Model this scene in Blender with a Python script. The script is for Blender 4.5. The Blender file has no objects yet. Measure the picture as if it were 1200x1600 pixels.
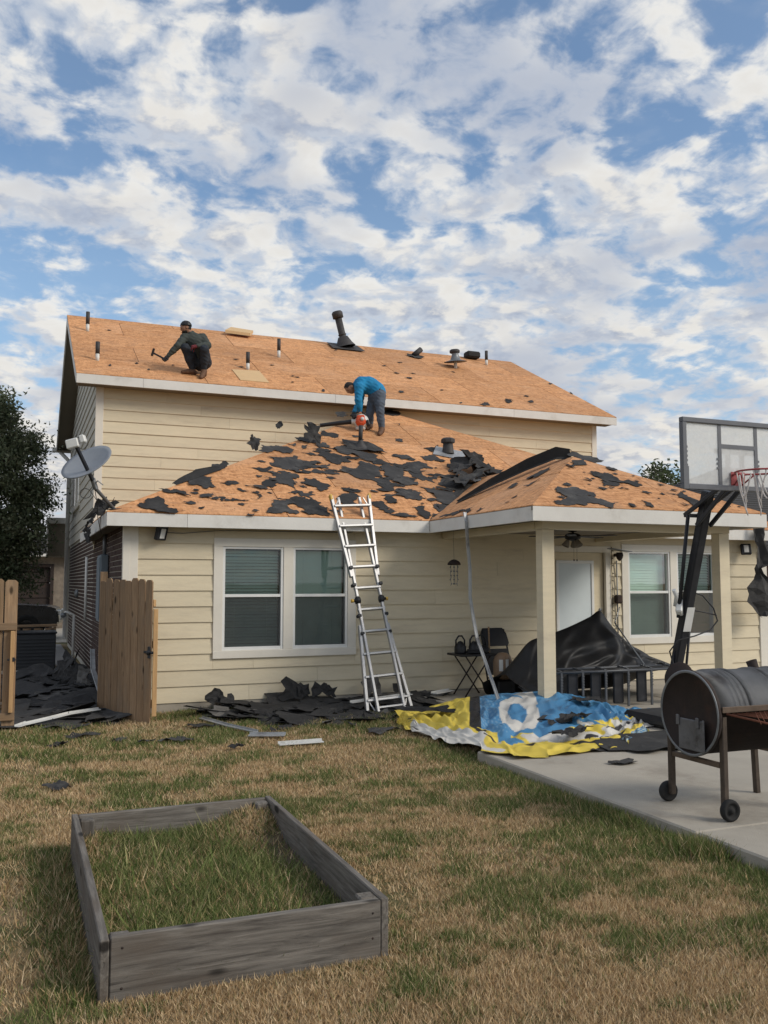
import bpy, bmesh, math, random
import numpy as np
from mathutils import Vector, Matrix, Euler, noise as mnoise

random.seed(11)
rng = np.random.default_rng(11)
sc = bpy.context.scene
COL = sc.collection

# ------------------------------------------------------------------ camera
YAW = math.radians(22.1)
PITCH = math.atan(110 / 1400)
cd = bpy.data.cameras.new('camera')
cam = bpy.data.objects.new('camera', cd)
COL.objects.link(cam)
cam.location = (0, 0, 1.7)
cam.rotation_euler = (math.pi / 2 + PITCH, 0, -YAW)
cd.sensor_fit = 'VERTICAL'
cd.sensor_height = 36
cd.lens = 31.5
cd.clip_start = 0.05
cd.clip_end = 3000
sc.camera = cam

# ------------------------------------------------------------------ light
SUN_DIR = Vector((0.66, -0.62, 0.62)).normalized()      # towards the sun
SUN_STRENGTH = 2.0
SKY_STRENGTH = 0.10
EXPOSURE = 0.22
sd = bpy.data.lights.new('sun', 'SUN')
sd.energy = SUN_STRENGTH
sd.angle = math.radians(22)
sd.color = (1.0, 0.92, 0.80)
sun = bpy.data.objects.new('sun', sd)
COL.objects.link(sun)
sun.rotation_euler = SUN_DIR.to_track_quat('Z', 'Y').to_euler()
sun.location = (0, 0, 30)

world = bpy.data.worlds.new('World')
sc.world = world
world.use_nodes = True
wt = world.node_tree
wt.nodes.clear()


def N(t, typ, **kw):
    n = t.nodes.new(typ)
    for k, v in kw.items():
        if k.startswith('i_'):
            n.inputs[k[2:].replace('_', ' ')].default_value = v
        else:
            setattr(n, k, v)
    return n


def math_node(t, op, a, b=None, c=None, clamp=False):
    n = t.nodes.new('ShaderNodeMath')
    n.operation = op
    n.use_clamp = clamp
    for i, v in enumerate((a, b, c)):
        if v is None:
            continue
        if isinstance(v, (int, float)):
            n.inputs[i].default_value = v
        else:
            t.links.new(v, n.inputs[i])
    return n.outputs[0]


def maprange(t, v, a, b, c, d, smooth=False):
    n = t.nodes.new('ShaderNodeMapRange')
    if smooth:
        n.interpolation_type = 'SMOOTHSTEP'
    t.links.new(v, n.inputs[0])
    for i, x in enumerate((a, b, c, d)):
        n.inputs[i + 1].default_value = x
    return n.outputs[0]


def mixcol(t, fac, a, b, mode='MIX'):
    n = t.nodes.new('ShaderNodeMix')
    n.data_type = 'RGBA'
    n.blend_type = mode
    for sock, v in ((n.inputs[0], fac), (n.inputs[6], a), (n.inputs[7], b)):
        if isinstance(v, (int, float)):
            sock.default_value = v
        elif isinstance(v, (tuple, list)):
            sock.default_value = (v[0], v[1], v[2], 1)
        else:
            t.links.new(v, sock)
    return n.outputs[2]


def build_world():
    t = wt
    out = N(t, 'ShaderNodeOutputWorld')
    bg = N(t, 'ShaderNodeBackground')
    bg.inputs['Strength'].default_value = SKY_STRENGTH
    t.links.new(bg.outputs[0], out.inputs[0])
    sky = N(t, 'ShaderNodeTexSky')
    sky.sky_type = 'NISHITA'
    sky.sun_disc = False
    sky.sun_elevation = math.asin(SUN_DIR.z)
    sky.sun_rotation = math.atan2(SUN_DIR.x, SUN_DIR.y)
    sky.altitude = 50
    sky.air_density = 1.0
    sky.dust_density = 0.6
    sky.ozone_density = 2.0
    # a broken layer of altocumulus: a flat sheet of cloud seen in perspective
    tc = N(t, 'ShaderNodeTexCoord')
    sep = N(t, 'ShaderNodeSeparateXYZ')
    t.links.new(tc.outputs['Generated'], sep.inputs[0])
    z = math_node(t, 'MAXIMUM', sep.outputs[2], 0.0)
    zz = math_node(t, 'ADD', z, 0.24)
    px = math_node(t, 'DIVIDE', sep.outputs[0], zz)
    py = math_node(t, 'DIVIDE', sep.outputs[1], zz)

    def vec(ox, oy, oz=0.0):
        c = N(t, 'ShaderNodeCombineXYZ')
        t.links.new(math_node(t, 'ADD', px, ox), c.inputs[0])
        t.links.new(math_node(t, 'ADD', py, oy), c.inputs[1])
        c.inputs[2].default_value = oz
        return c.outputs[0]

    def nz(v, scale, detail, rough, dist=0.0):
        n = N(t, 'ShaderNodeTexNoise')
        n.inputs['Scale'].default_value = scale
        n.inputs['Detail'].default_value = detail
        n.inputs['Roughness'].default_value = rough
        n.inputs['Distortion'].default_value = dist
        t.links.new(v, n.inputs['Vector'])
        return n.outputs[0]

    def density(ox, oy):
        big = nz(vec(ox, oy, 3.1), 2.4, 2, 0.5)
        mid = nz(vec(ox + 4.3, oy + 2.1, 1.7), 8.2, 8, 0.54, 0.35)
        fine = nz(vec(ox + 1.3, oy + 9.1, 5.7), 22.0, 5, 0.55, 0.4)
        a = math_node(t, 'MULTIPLY', big, 0.45)
        b = math_node(t, 'MULTIPLY', mid, 0.80)
        c = math_node(t, 'MULTIPLY', fine, 0.30)
        return math_node(t, 'ADD', math_node(t, 'ADD', a, b), c), big, mid
    d0, big, mid = density(0, 0)
    d1, _, _ = density(0.04, -0.04)      # the same sheet a little nearer to the sun
    low = maprange(t, sep.outputs[2], 0.02, 0.34, 0.055, 0.0)
    d0b = math_node(t, 'ADD', d0, low)
    cover = maprange(t, d0b, 0.65, 0.815, 0.0, 1.0, True)
    thick = maprange(t, d0b, 0.74, 0.95, 0.0, 1.0, True)
    lit = maprange(t, math_node(t, 'SUBTRACT', d0, d1), -0.075, 0.105, 0.0, 1.0, True)
    k = 0.90 / SKY_STRENGTH
    shade = mixcol(t, thick, (0.60 * k, 0.64 * k, 0.70 * k), (0.32 * k, 0.375 * k, 0.49 * k))
    bright = mixcol(t, thick, (0.84 * k, 0.83 * k, 0.80 * k), (0.78 * k, 0.755 * k, 0.71 * k))
    cl = mixcol(t, lit, shade, bright)
    veil = maprange(t, nz(vec(2.2, 5.1, 8.0), 2.1, 3, 0.5), 0.45, 0.64, 0.0, 0.80, True)
    cl = mixcol(t, veil, cl, (0.40 * k, 0.455 * k, 0.565 * k))
    warm = maprange(t, sep.outputs[2], 0.02, 0.30, 0.40, 0.0)
    cl = mixcol(t, warm, cl, (0.84 * k, 0.76 * k, 0.65 * k))
    # the clear sky between the clouds, hazier towards the horizon
    hz = maprange(t, sep.outputs[2], 0.0, 0.42, 0.8, 0.0)
    clear = mixcol(t, 1.0, sky.outputs[0], (1.0, 1.22, 1.30), 'MULTIPLY')
    clear = mixcol(t, hz, clear, (0.36 * k, 0.52 * k, 0.70 * k))
    cf = math_node(t, 'MULTIPLY_ADD', cover, 0.84, 0.12)
    col = mixcol(t, cf, clear, cl)
    below = maprange(t, sep.outputs[2], -0.01, 0.015, 1.0, 0.0)
    col = mixcol(t, below, col, (0.66 * k, 0.66 * k, 0.66 * k))
    t.links.new(col, bg.inputs['Color'])


build_world()
vs = sc.view_settings
vs.view_transform = 'Standard'
vs.look = 'None'
vs.exposure = EXPOSURE
vs.gamma = 1.0
vs.use_curve_mapping = False

# ------------------------------------------------------------------ helpers
ORG = {}


def origin(p):
    return ORG.get(p.name, Vector((0, 0, 0))) if p else Vector((0, 0, 0))


def link(o, parent=None):
    COL.objects.link(o)
    w = o.location.copy()
    if parent:
        o.parent = parent
        o.location = w - origin(parent)
    ORG[o.name] = w
    return o


def tag(o, label=None, cat=None, group=None, kind=None):
    if label:
        o['label'] = label
    if cat:
        o['category'] = cat
    if group:
        o['group'] = group
    if kind:
        o['kind'] = kind
    return o


def thing(name, loc, label=None, cat=None, group=None):
    o = bpy.data.objects.new(name, None)
    o.empty_display_size = 0.1
    o.location = loc
    link(o)
    return tag(o, label, cat, group)


def mesh_obj(name, me, mat, parent=None, loc=None, matrix=None):
    if mat is not None and not me.materials:
        for m in (mat if isinstance(mat, (list, tuple)) else [mat]):
            me.materials.append(m)
    o = bpy.data.objects.new(name, me)
    if matrix is not None:
        loc_, rot_, sc_ = matrix.decompose()
        o.location = loc_
        o.rotation_euler = rot_.to_euler()
    elif loc is not None:
        o.location = loc
    return link(o, parent)


class B:
    """collects shapes in world coordinates; build() makes one mesh object whose origin is that of its parent"""

    def __init__(self):
        self.bm = bmesh.new()

    def faces(self, vs, fs, smooth=False, mi=0):
        bv = [self.bm.verts.new(v) for v in vs]
        for f in fs:
            try:
                fc = self.bm.faces.new([bv[i] for i in f])
                fc.smooth = smooth
                fc.material_index = mi
            except ValueError:
                pass
        return bv

    def box(self, x0, x1, y0, y1, z0, z1, bev=0.0, mi=0, M=None):
        vs = [(x0, y0, z0), (x1, y0, z0), (x1, y1, z0), (x0, y1, z0), (x0, y0, z1), (x1, y0, z1), (x1, y1, z1), (x0, y1, z1)]
        if M is not None:
            vs = [M @ Vector(v) for v in vs]
        bv = self.faces(vs, [(3, 2, 1, 0), (4, 5, 6, 7), (0, 1, 5, 4), (1, 2, 6, 5), (2, 3, 7, 6), (3, 0, 4, 7)], mi=mi)
        if bev > 0:
            es = list({e for v in bv for e in v.link_edges})
            bmesh.ops.bevel(self.bm, geom=es, offset=bev, segments=1, affect='EDGES', profile=0.5)
        return self

    def bar(self, p0, p1, w, h, bev=0.0, up=(0, 0, 1), mi=0):
        """a square bar from p0 to p1, w across and h along up"""
        p0, p1 = Vector(p0), Vector(p1)
        d = p1 - p0
        L = d.length
        x = d.normalized()
        u = Vector(up)
        if abs(x.dot(u)) > 0.98:
            u = Vector((0, 1, 0))
        y = u.cross(x).normalized()
        z = x.cross(y)
        M = Matrix((x, y, z)).transposed().to_4x4()
        M.translation = p0
        return self.box(0, L, -w / 2, w / 2, -h / 2, h / 2, bev, mi, M)

    def tube(self, pts, r, n=8, smooth=True, caps=True, mi=0, closed=False):
        pts = [Vector(p) for p in pts]
        m = len(pts)
        rs = r if isinstance(r, (list, tuple)) else [r] * m
        rings = []
        prev = None
        for i, p in enumerate(pts):
            if closed:
                d = pts[(i + 1) % m] - pts[i - 1]
            else:
                d = pts[min(i + 1, m - 1)] - pts[max(i - 1, 0)]
            if d.length < 1e-9:
                d = Vector((0, 0, 1))
            d.normalize()
            if prev is None:
                a = Vector((0, 0, 1)) if abs(d.z) < 0.9 else Vector((1, 0, 0))
                x = d.cross(a).normalized()
            else:
                x = (prev - d * prev.dot(d))
                if x.length < 1e-6:
                    x = d.orthogonal()
                x.normalize()
            prev = x
            y = d.cross(x)
            rings.append([self.bm.verts.new(p + (x * math.cos(2 * math.pi * k / n) + y * math.sin(2 * math.pi * k / n)) * rs[i]) for k in range(n)])
        R = m if closed else m - 1
        for i in range(R):
            a, b = rings[i], rings[(i + 1) % m]
            for k in range(n):
                f = self.bm.faces.new((a[k], a[(k + 1) % n], b[(k + 1) % n], b[k]))
                f.smooth = smooth
                f.material_index = mi
        if caps and not closed:
            for rg in (list(reversed(rings[0])), rings[-1]):
                f = self.bm.faces.new(rg)
                f.material_index = mi
        return self

    def lathe(self, c, axis, prof, n=20, smooth=True, mi=0, xdir=None):
        """prof = [(distance along axis, radius)...]"""
        c = Vector(c)
        ax = Vector(axis).normalized()
        x = Vector(xdir) if xdir else ax.orthogonal()
        x = (x - ax * x.dot(ax)).normalized()
        y = ax.cross(x)
        rings = []
        for (d, r) in prof:
            if r < 1e-6:
                rings.append([self.bm.verts.new(c + ax * d)])
            else:
                rings.append([self.bm.verts.new(c + ax * d + (x * math.cos(2 * math.pi * k / n) + y * math.sin(2 * math.pi * k / n)) * r) for k in range(n)])
        for a, b in zip(rings, rings[1:]):
            for k in range(n):
                if len(a) == 1 and len(b) == 1:
                    continue
                if len(a) == 1:
                    vs = (a[0], b[(k + 1) % n], b[k])
                elif len(b) == 1:
                    vs = (a[k], a[(k + 1) % n], b[0])
                else:
                    vs = (a[k], a[(k + 1) % n], b[(k + 1) % n], b[k])
                f = self.bm.faces.new(vs)
                f.smooth = smooth
                f.material_index = mi
        return self

    def prism(self, poly, d, mi=0):
        """extrude a polygon (list of 3-D points) by vector d"""
        a = [self.bm.verts.new(p) for p in poly]
        d = Vector(d)
        b = [self.bm.verts.new(Vector(p) + d) for p in poly]
        n = len(a)
        fs = [self.bm.faces.new(a), self.bm.faces.new(list(reversed(b)))]
        for i in range(n):
            fs.append(self.bm.faces.new((a[i], b[i], b[(i + 1) % n], a[(i + 1) % n])))
        for f in fs:
            f.material_index = mi
        return self

    def build(self, name, mat, parent=None, kind=None, fix=True):
        if fix:
            bmesh.ops.recalc_face_normals(self.bm, faces=self.bm.faces)
        o = origin(parent)
        if o.length > 0:
            bmesh.ops.translate(self.bm, verts=self.bm.verts, vec=-o)
        me = bpy.data.meshes.new(name)
        self.bm.to_mesh(me)
        self.bm.free()
        ob = mesh_obj(name, me, mat, parent, loc=o)
        if kind:
            ob['kind'] = kind
        return ob


_beam_cache = {}


def board(name, p0, p1, w, h, mat, parent, up=(0, 0, 1), bev=0.004, off=(0, 0)):
    """a plank as an object with its own frame: local X along its length"""
    p0, p1 = Vector(p0), Vector(p1)
    d = p1 - p0
    L = d.length
    x = d.normalized()
    u = Vector(up)
    y = u.cross(x).normalized()
    z = x.cross(y)
    M = Matrix((x, y, z)).transposed().to_4x4()
    M.translation = p0
    key = (round(L, 3), w, h, bev, mat.name)
    me = _beam_cache.get(key)
    if me is None:
        b = B()
        b.box(0, L, -w / 2, w / 2, -h / 2, h / 2, bev)
        me = bpy.data.meshes.new(name)
        b.bm.to_mesh(me)
        b.bm.free()
        me.materials.append(mat)
        _beam_cache[key] = me
    return mesh_obj(name, me, None, parent, matrix=M)


def from_np(name, verts, tris, mat, col=None, parent=None, smooth=False, nper=3):
    me = bpy.data.meshes.new(name)
    nv, nf = len(verts), len(tris)
    me.vertices.add(nv)
    me.vertices.foreach_set('co', np.asarray(verts, np.float32).ravel())
    me.loops.add(nf * nper)
    me.loops.foreach_set('vertex_index', np.asarray(tris, np.int32).ravel())
    me.polygons.add(nf)
    me.polygons.foreach_set('loop_start', np.arange(0, nf * nper, nper, dtype=np.int32))
    if smooth:
        me.polygons.foreach_set('use_smooth', np.ones(nf, bool))
    me.update(calc_edges=True)
    if col is not None:
        a = me.color_attributes.new('tint', 'FLOAT_COLOR', 'POINT')
        c = np.ones((nv, 4), np.float32)
        c[:, :3] = col
        a.data.foreach_set('color', c.ravel())
    return mesh_obj(name, me, mat, parent)


_perm = rng.permutation(4096)


def vnoise(x, y, seed=0):
    xi, yi = np.floor(x).astype(int), np.floor(y).astype(int)
    fx, fy = x - xi, y - yi
    fx, fy = fx * fx * (3 - 2 * fx), fy * fy * (3 - 2 * fy)

    def h(a, b):
        return _perm[(_perm[(a + seed * 131) & 4095] + b) & 4095] / 4095.0
    return (h(xi, yi) * (1 - fx) + h(xi + 1, yi) * fx) * (1 - fy) + (h(xi, yi + 1) * (1 - fx) + h(xi + 1, yi + 1) * fx) * fy


def fbm(x, y, o=4, seed=0):
    s, a, t = 0, 1, 0
    for i in range(o):
        s = s + a * vnoise(x * 2 ** i + 17.3 * i, y * 2 ** i + 9.1 * i, seed + i)
        t += a
        a *= 0.5
    return s / t


# ------------------------------------------------------------------ materials
def new_mat(name):
    m = bpy.data.materials.new(name)
    m.use_nodes = True
    t = m.node_tree
    t.nodes.clear()
    out = N(t, 'ShaderNodeOutputMaterial')
    p = N(t, 'ShaderNodeBsdfPrincipled')
    t.links.new(p.outputs[0], out.inputs[0])
    return m, t, p, out


def noise_tex(t, vec, scale, detail=5, rough=0.6, dist=0):
    n = N(t, 'ShaderNodeTexNoise')
    n.inputs['Scale'].default_value = scale
    n.inputs['Detail'].default_value = detail
    n.inputs['Roughness'].default_value = rough
    n.inputs['Distortion'].default_value = dist
    if vec is not None:
        t.links.new(vec, n.inputs['Vector'])
    return n


def obj_vec(t, stretch=(1, 1, 1), rand=True):
    tc = N(t, 'ShaderNodeTexCoord')
    mp = N(t, 'ShaderNodeMapping')
    mp.inputs['Scale'].default_value = stretch
    if rand:
        oi = N(t, 'ShaderNodeObjectInfo')
        ad = N(t, 'ShaderNodeVectorMath', operation='MULTIPLY_ADD')
        cb = N(t, 'ShaderNodeCombineXYZ')
        for i in range(3):
            t.links.new(oi.outputs['Random'], cb.inputs[i])
        t.links.new(cb.outputs[0], ad.inputs[0])
        ad.inputs[1].default_value = (37, 53, 71)
        t.links.new(tc.outputs['Object'], ad.inputs[2])
        t.links.new(ad.outputs[0], mp.inputs['Vector'])
    else:
        t.links.new(tc.outputs['Object'], mp.inputs['Vector'])
    return mp.outputs[0]


def bump_to(t, p, h, strength, dist=0.01):
    b = N(t, 'ShaderNodeBump')
    b.inputs['Strength'].default_value = strength
    b.inputs['Distance'].default_value = dist
    t.links.new(h, b.inputs['Height'])
    t.links.new(b.outputs[0], p.inputs['Normal'])


def mat(name, col, rough=0.7, metal=0.0, var=0.15, vs=5.0, bump=0.0, bs=60.0, rand=0.0, stretch=(1, 1, 1), spec=0.35, dirt=None, dirt_amt=0.4, dirt_scale=3.0):
    m, t, p, out = new_mat(name)
    v = obj_vec(t, stretch, rand > 0)
    n1 = noise_tex(t, v, vs, 6, 0.65)
    val = maprange(t, n1.outputs[0], 0.25, 0.75, 1 - var, 1 + var)
    if rand > 0:
        oi = N(t, 'ShaderNodeObjectInfo')
        val = math_node(t, 'MULTIPLY', val, maprange(t, oi.outputs['Random'], 0, 1, 1 - rand, 1 + rand))
    base = col
    if dirt:
        n3 = noise_tex(t, v, dirt_scale, 8, 0.7)
        fac = maprange(t, n3.outputs[0], 0.50, 0.72, 0, dirt_amt, True)
        base = mixcol(t, fac, col, dirt)
    hs = N(t, 'ShaderNodeHueSaturation')
    if isinstance(base, tuple):
        hs.inputs['Color'].default_value = (*base, 1)
    else:
        t.links.new(base, hs.inputs['Color'])
    t.links.new(val, hs.inputs['Value'])
    t.links.new(hs.outputs[0], p.inputs['Base Color'])
    p.inputs['Roughness'].default_value = rough
    t.links.new(maprange(t, n1.outputs[0], 0.2, 0.8, max(0.05, rough - 0.12), min(1, rough + 0.12)), p.inputs['Roughness'])
    p.inputs['Metallic'].default_value = metal
    p.inputs['Specular IOR Level'].default_value = spec
    if bump > 0:
        n2 = noise_tex(t, v, bs, 4, 0.6)
        bump_to(t, p, n2.outputs[0], bump)
    return m


def wood(name, c0, c1, c2, scale=1.0, rough=0.85, knots=True, low=None):
    """weathered plank: grain runs along local X"""
    m, t, p, out = new_mat(name)
    v = obj_vec(t, (0.9 * scale, 14 * scale, 14 * scale))
    g = noise_tex(t, v, 3.0, 8, 0.7, 0.6)
    v2 = obj_vec(t, (2.0, 5.0, 5.0))
    big = noise_tex(t, v2, 1.3, 4, 0.6)
    c = mixcol(t, maprange(t, g.outputs[0], 0.32, 0.68, 0, 1), c0, c1)
    c = mixcol(t, maprange(t, big.outputs[0], 0.42, 0.72, 0, 0.75, True), c, c2)
    if knots:
        vo = N(t, 'ShaderNodeTexVoronoi')
        vo.inputs['Scale'].default_value = 1.0
        t.links.new(obj_vec(t, (2.3, 5.5, 5.5)), vo.inputs['Vector'])
        kf = maprange(t, vo.outputs['Distance'], 0.08, 0.17, 0.9, 0, True)
        c = mixcol(t, kf, c, tuple(x * 0.22 for x in c0))
    oi = N(t, 'ShaderNodeObjectInfo')
    hs = N(t, 'ShaderNodeHueSaturation')
    t.links.new(c, hs.inputs['Color'])
    t.links.new(maprange(t, oi.outputs['Random'], 0, 1, 0.82, 1.15), hs.inputs['Value'])
    t.links.new(hs.outputs[0], p.inputs['Base Color'])
    p.inputs['Roughness'].default_value = rough
    p.inputs['Specular IOR Level'].default_value = 0.2
    bump_to(t, p, g.outputs[0], 0.5, 0.006)
    return m


def osb_mat():
    m, t, p, out = new_mat('osb')
    v = obj_vec(t, (1, 1, 1.0))
    vo = N(t, 'ShaderNodeTexVoronoi')
    vo.inputs['Scale'].default_value = 9
    t.links.new(obj_vec(t, (1.0, 3.2, 3.2)), vo.inputs['Vector'])
    vo2 = N(t, 'ShaderNodeTexVoronoi')
    vo2.inputs['Scale'].default_value = 13
    t.links.new(obj_vec(t, (2.6, 1.0, 1.0)), vo2.inputs['Vector'])
    s1 = N(t, 'ShaderNodeSeparateColor')
    t.links.new(vo.outputs['Color'], s1.inputs[0])
    s2 = N(t, 'ShaderNodeSeparateColor')
    t.links.new(vo2.outputs['Color'], s2.inputs[0])
    f = math_node(t, 'MULTIPLY_ADD', s1.outputs[0], 0.6, math_node(t, 'MULTIPLY', s2.outputs[1], 0.4))
    c = mixcol(t, f, (0.36, 0.158, 0.062), (0.71, 0.365, 0.168))
    n = noise_tex(t, v, 0.9, 5, 0.6)
    c = mixcol(t, maprange(t, n.outputs[0], 0.45, 0.75, 0, 0.55, True), c, (0.60, 0.34, 0.19))
    n4 = noise_tex(t, v, 22, 4, 0.6)
    c = mixcol(t, maprange(t, n4.outputs[0], 0.58, 0.70, 0, 0.75, True), c, (0.15, 0.07, 0.035))
    n5 = noise_tex(t, v, 2.2, 7, 0.65, 0.5)
    c = mixcol(t, maprange(t, n5.outputs[0], 0.54, 0.70, 0, 0.40, True), c, (0.26, 0.15, 0.095))
    n6 = noise_tex(t, obj_vec(t, (0.5, 5, 5)), 3.0, 5, 0.6)
    c = mixcol(t, maprange(t, n6.outputs[0], 0.55, 0.70, 0, 0.30, True), c, (0.74, 0.50, 0.31))
    oi = N(t, 'ShaderNodeObjectInfo')
    hs = N(t, 'ShaderNodeHueSaturation')
    t.links.new(c, hs.inputs['Color'])
    t.links.new(maprange(t, oi.outputs['Random'], 0, 1, 0.84, 1.12), hs.inputs['Value'])
    t.links.new(hs.outputs[0], p.inputs['Base Color'])
    p.inputs['Roughness'].default_value = 0.8
    p.inputs['Specular IOR Level'].default_value = 0.25
    bump_to(t, p, f, 0.35, 0.004)
    return m


def tint_mat(name, rough=0.7, trans=0.0, spec=0.25, bump=None):
    m, t, p, out = new_mat(name)
    a = N(t, 'ShaderNodeVertexColor')
    a.layer_name = 'tint'
    t.links.new(a.outputs[0], p.inputs['Base Color'])
    p.inputs['Roughness'].default_value = rough
    p.inputs['Specular IOR Level'].default_value = spec
    if trans > 0:
        tr = N(t, 'ShaderNodeBsdfTranslucent')
        t.links.new(a.outputs[0], tr.inputs[0])
        mx = N(t, 'ShaderNodeMixShader')
        mx.inputs[0].default_value = trans
        t.links.new(p.outputs[0], mx.inputs[1])
        t.links.new(tr.outputs[0], mx.inputs[2])
        t.links.new(mx.outputs[0], out.inputs[0])
    if bump:
        n = noise_tex(t, obj_vec(t), bump[0], 6, 0.6)
        bump_to(t, p, n.outputs[0], bump[1], 0.01)
    return m


def glass_mat(name, tint, gloss, rough=0.02):
    m, t, p, out = new_mat(name)
    t.nodes.remove(p)
    tr = N(t, 'ShaderNodeBsdfTransparent')
    tr.inputs[0].default_value = (*tint, 1)
    gl = N(t, 'ShaderNodeBsdfGlossy')
    gl.inputs['Roughness'].default_value = rough
    n = noise_tex(t, obj_vec(t), 1.3, 2, 0.5)
    bm_ = N(t, 'ShaderNodeBump')
    bm_.inputs['Strength'].default_value = 0.02
    bm_.inputs['Distance'].default_value = 0.05
    t.links.new(n.outputs[0], bm_.inputs['Height'])
    t.links.new(bm_.outputs[0], gl.inputs['Normal'])
    lw = N(t, 'ShaderNodeLayerWeight')
    lw.inputs[0].default_value = 0.35
    f = maprange(t, lw.outputs['Fresnel'], 0, 1, gloss, 1.0)
    mx = N(t, 'ShaderNodeMixShader')
    t.links.new(f, mx.inputs[0])
    t.links.new(tr.outputs[0], mx.inputs[1])
    t.links.new(gl.outputs[0], mx.inputs[2])
    t.links.new(mx.outputs[0], out.inputs[0])
    return m


def screen_mat(name, col, opacity):
    m, t, p, out = new_mat(name)
    tr = N(t, 'ShaderNodeBsdfTransparent')
    p.inputs['Base Color'].default_value = (*col, 1)
    p.inputs['Roughness'].default_value = 0.8
    n = noise_tex(t, obj_vec(t), 2.2, 5, 0.6)
    f = maprange(t, n.outputs[0], 0.3, 0.7, opacity - 0.07, opacity + 0.07)
    mx = N(t, 'ShaderNodeMixShader')
    t.links.new(f, mx.inputs[0])
    t.links.new(tr.outputs[0], mx.inputs[1])
    t.links.new(p.outputs[0], mx.inputs[2])
    t.links.new(mx.outputs[0], out.inputs[0])
    return m


M_ = {}
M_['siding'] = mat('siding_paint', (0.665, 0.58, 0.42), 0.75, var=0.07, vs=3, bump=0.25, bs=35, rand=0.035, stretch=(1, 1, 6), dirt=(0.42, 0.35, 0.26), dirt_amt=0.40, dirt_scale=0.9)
M_['siding_shaded'] = mat('siding_paint_in_shade', (0.55, 0.52, 0.45), 0.75, var=0.07, vs=3, bump=0.2, bs=35, rand=0.03, stretch=(1, 1, 6), dirt=(0.36, 0.33, 0.28), dirt_amt=0.25, dirt_scale=1.2)  # same siding, greyer and darker: shade of the gable side put into its colour
M_['trim'] = mat('trim_paint', (0.70, 0.66, 0.58), 0.6, var=0.06, vs=4, bump=0.1, bs=40, dirt=(0.42, 0.38, 0.32), dirt_amt=0.3, dirt_scale=2.0)
M_['fascia'] = mat('fascia_paint', (0.68, 0.66, 0.62), 0.65, var=0.07, vs=3, bump=0.15, bs=40, rand=0.03, dirt=(0.38, 0.33, 0.27), dirt_amt=0.35, dirt_scale=1.6)
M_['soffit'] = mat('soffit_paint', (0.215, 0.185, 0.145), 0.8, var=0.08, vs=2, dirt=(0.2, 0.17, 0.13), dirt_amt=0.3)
M_['vinyl'] = mat('white_vinyl', (0.72, 0.72, 0.70), 0.4, var=0.04, vs=4, dirt=(0.5, 0.48, 0.44), dirt_amt=0.25)
M_['brick'] = mat('dark_brick', (0.062, 0.035, 0.028), 0.85, var=0.4, vs=8, bump=0.4, bs=50, dirt=(0.12, 0.08, 0.07), dirt_amt=0.5, dirt_scale=5)
M_['mortar'] = mat('mortar', (0.50, 0.45, 0.40), 0.95, var=0.15, vs=10, bump=0.4, bs=80)
M_['concrete'] = mat('concrete', (0.37, 0.335, 0.28), 0.9, var=0.14, vs=1.5, bump=0.45, bs=90, dirt=(0.21, 0.18, 0.145), dirt_amt=0.6, dirt_scale=1.1)
M_['osb'] = osb_mat()
M_['ply'] = mat('new_plywood', (0.62, 0.42, 0.22), 0.75, var=0.12, vs=6, stretch=(1, 6, 1))
M_['felt'] = mat('roofing_felt', (0.036, 0.035, 0.035), 0.9, var=0.35, vs=4, bump=0.35, bs=45, rand=0.35, spec=0.3, dirt=(0.085, 0.082, 0.078), dirt_amt=0.75, dirt_scale=3)
M_['shingle'] = mat('asphalt_shingle', (0.045, 0.043, 0.042), 0.95, var=0.35, vs=25, bump=0.6, bs=150, rand=0.3)
M_['oldfelt'] = mat('grey_shingle_back', (0.115, 0.108, 0.10), 0.9, var=0.35, vs=7, bump=0.4, bs=60, dirt=(0.04, 0.04, 0.04), dirt_amt=0.7, dirt_scale=5)
M_['bedwood'] = wood('weathered_bed_wood', (0.062, 0.055, 0.049), (0.225, 0.205, 0.180), (0.115, 0.093, 0.074), 1.0)
M_['cedar'] = wood('cedar_picket', (0.19, 0.12, 0.068), (0.37, 0.245, 0.145), (0.23, 0.165, 0.11), 1.0)
M_['cedar_new'] = wood('cedar_rail', (0.38, 0.22, 0.10), (0.52, 0.33, 0.16), (0.40, 0.25, 0.13), 1.0, knots=False)
M_['alu'] = mat('aluminium', (0.46, 0.455, 0.45), 0.45, 0.8, var=0.12, vs=12, dirt=(0.3, 0.29, 0.28), dirt_amt=0.45, dirt_scale=7)
M_['galv'] = mat('galvanised_steel', (0.40, 0.41, 0.42), 0.5, 0.55, var=0.2, vs=9, bump=0.1, bs=30, dirt=(0.17, 0.15, 0.14), dirt_amt=0.7, dirt_scale=4)
M_['rustdark'] = mat('smoked_rusty_steel', (0.034, 0.025, 0.022), 0.75, 0.2, var=0.35, vs=6, bump=0.2, bs=40, dirt=(0.075, 0.040, 0.028), dirt_amt=0.6, dirt_scale=3.5)
M_['rust'] = mat('rusty_grate', (0.16, 0.06, 0.035), 0.85, 0.1, var=0.3, vs=20)
M_['legsteel'] = mat('brown_leg_steel', (0.13, 0.095, 0.07), 0.6, 0.4, var=0.3, vs=10, dirt=(0.06, 0.04, 0.03), dirt_amt=0.7, dirt_scale=9)
M_['rustleg'] = mat('dark_leg_steel', (0.085, 0.066, 0.052), 0.6, 0.4, var=0.3, vs=10, dirt=(0.045, 0.034, 0.028), dirt_amt=0.7, dirt_scale=9)
M_['black'] = mat('black_plastic', (0.018, 0.018, 0.020), 0.5, var=0.3, vs=8)
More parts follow.
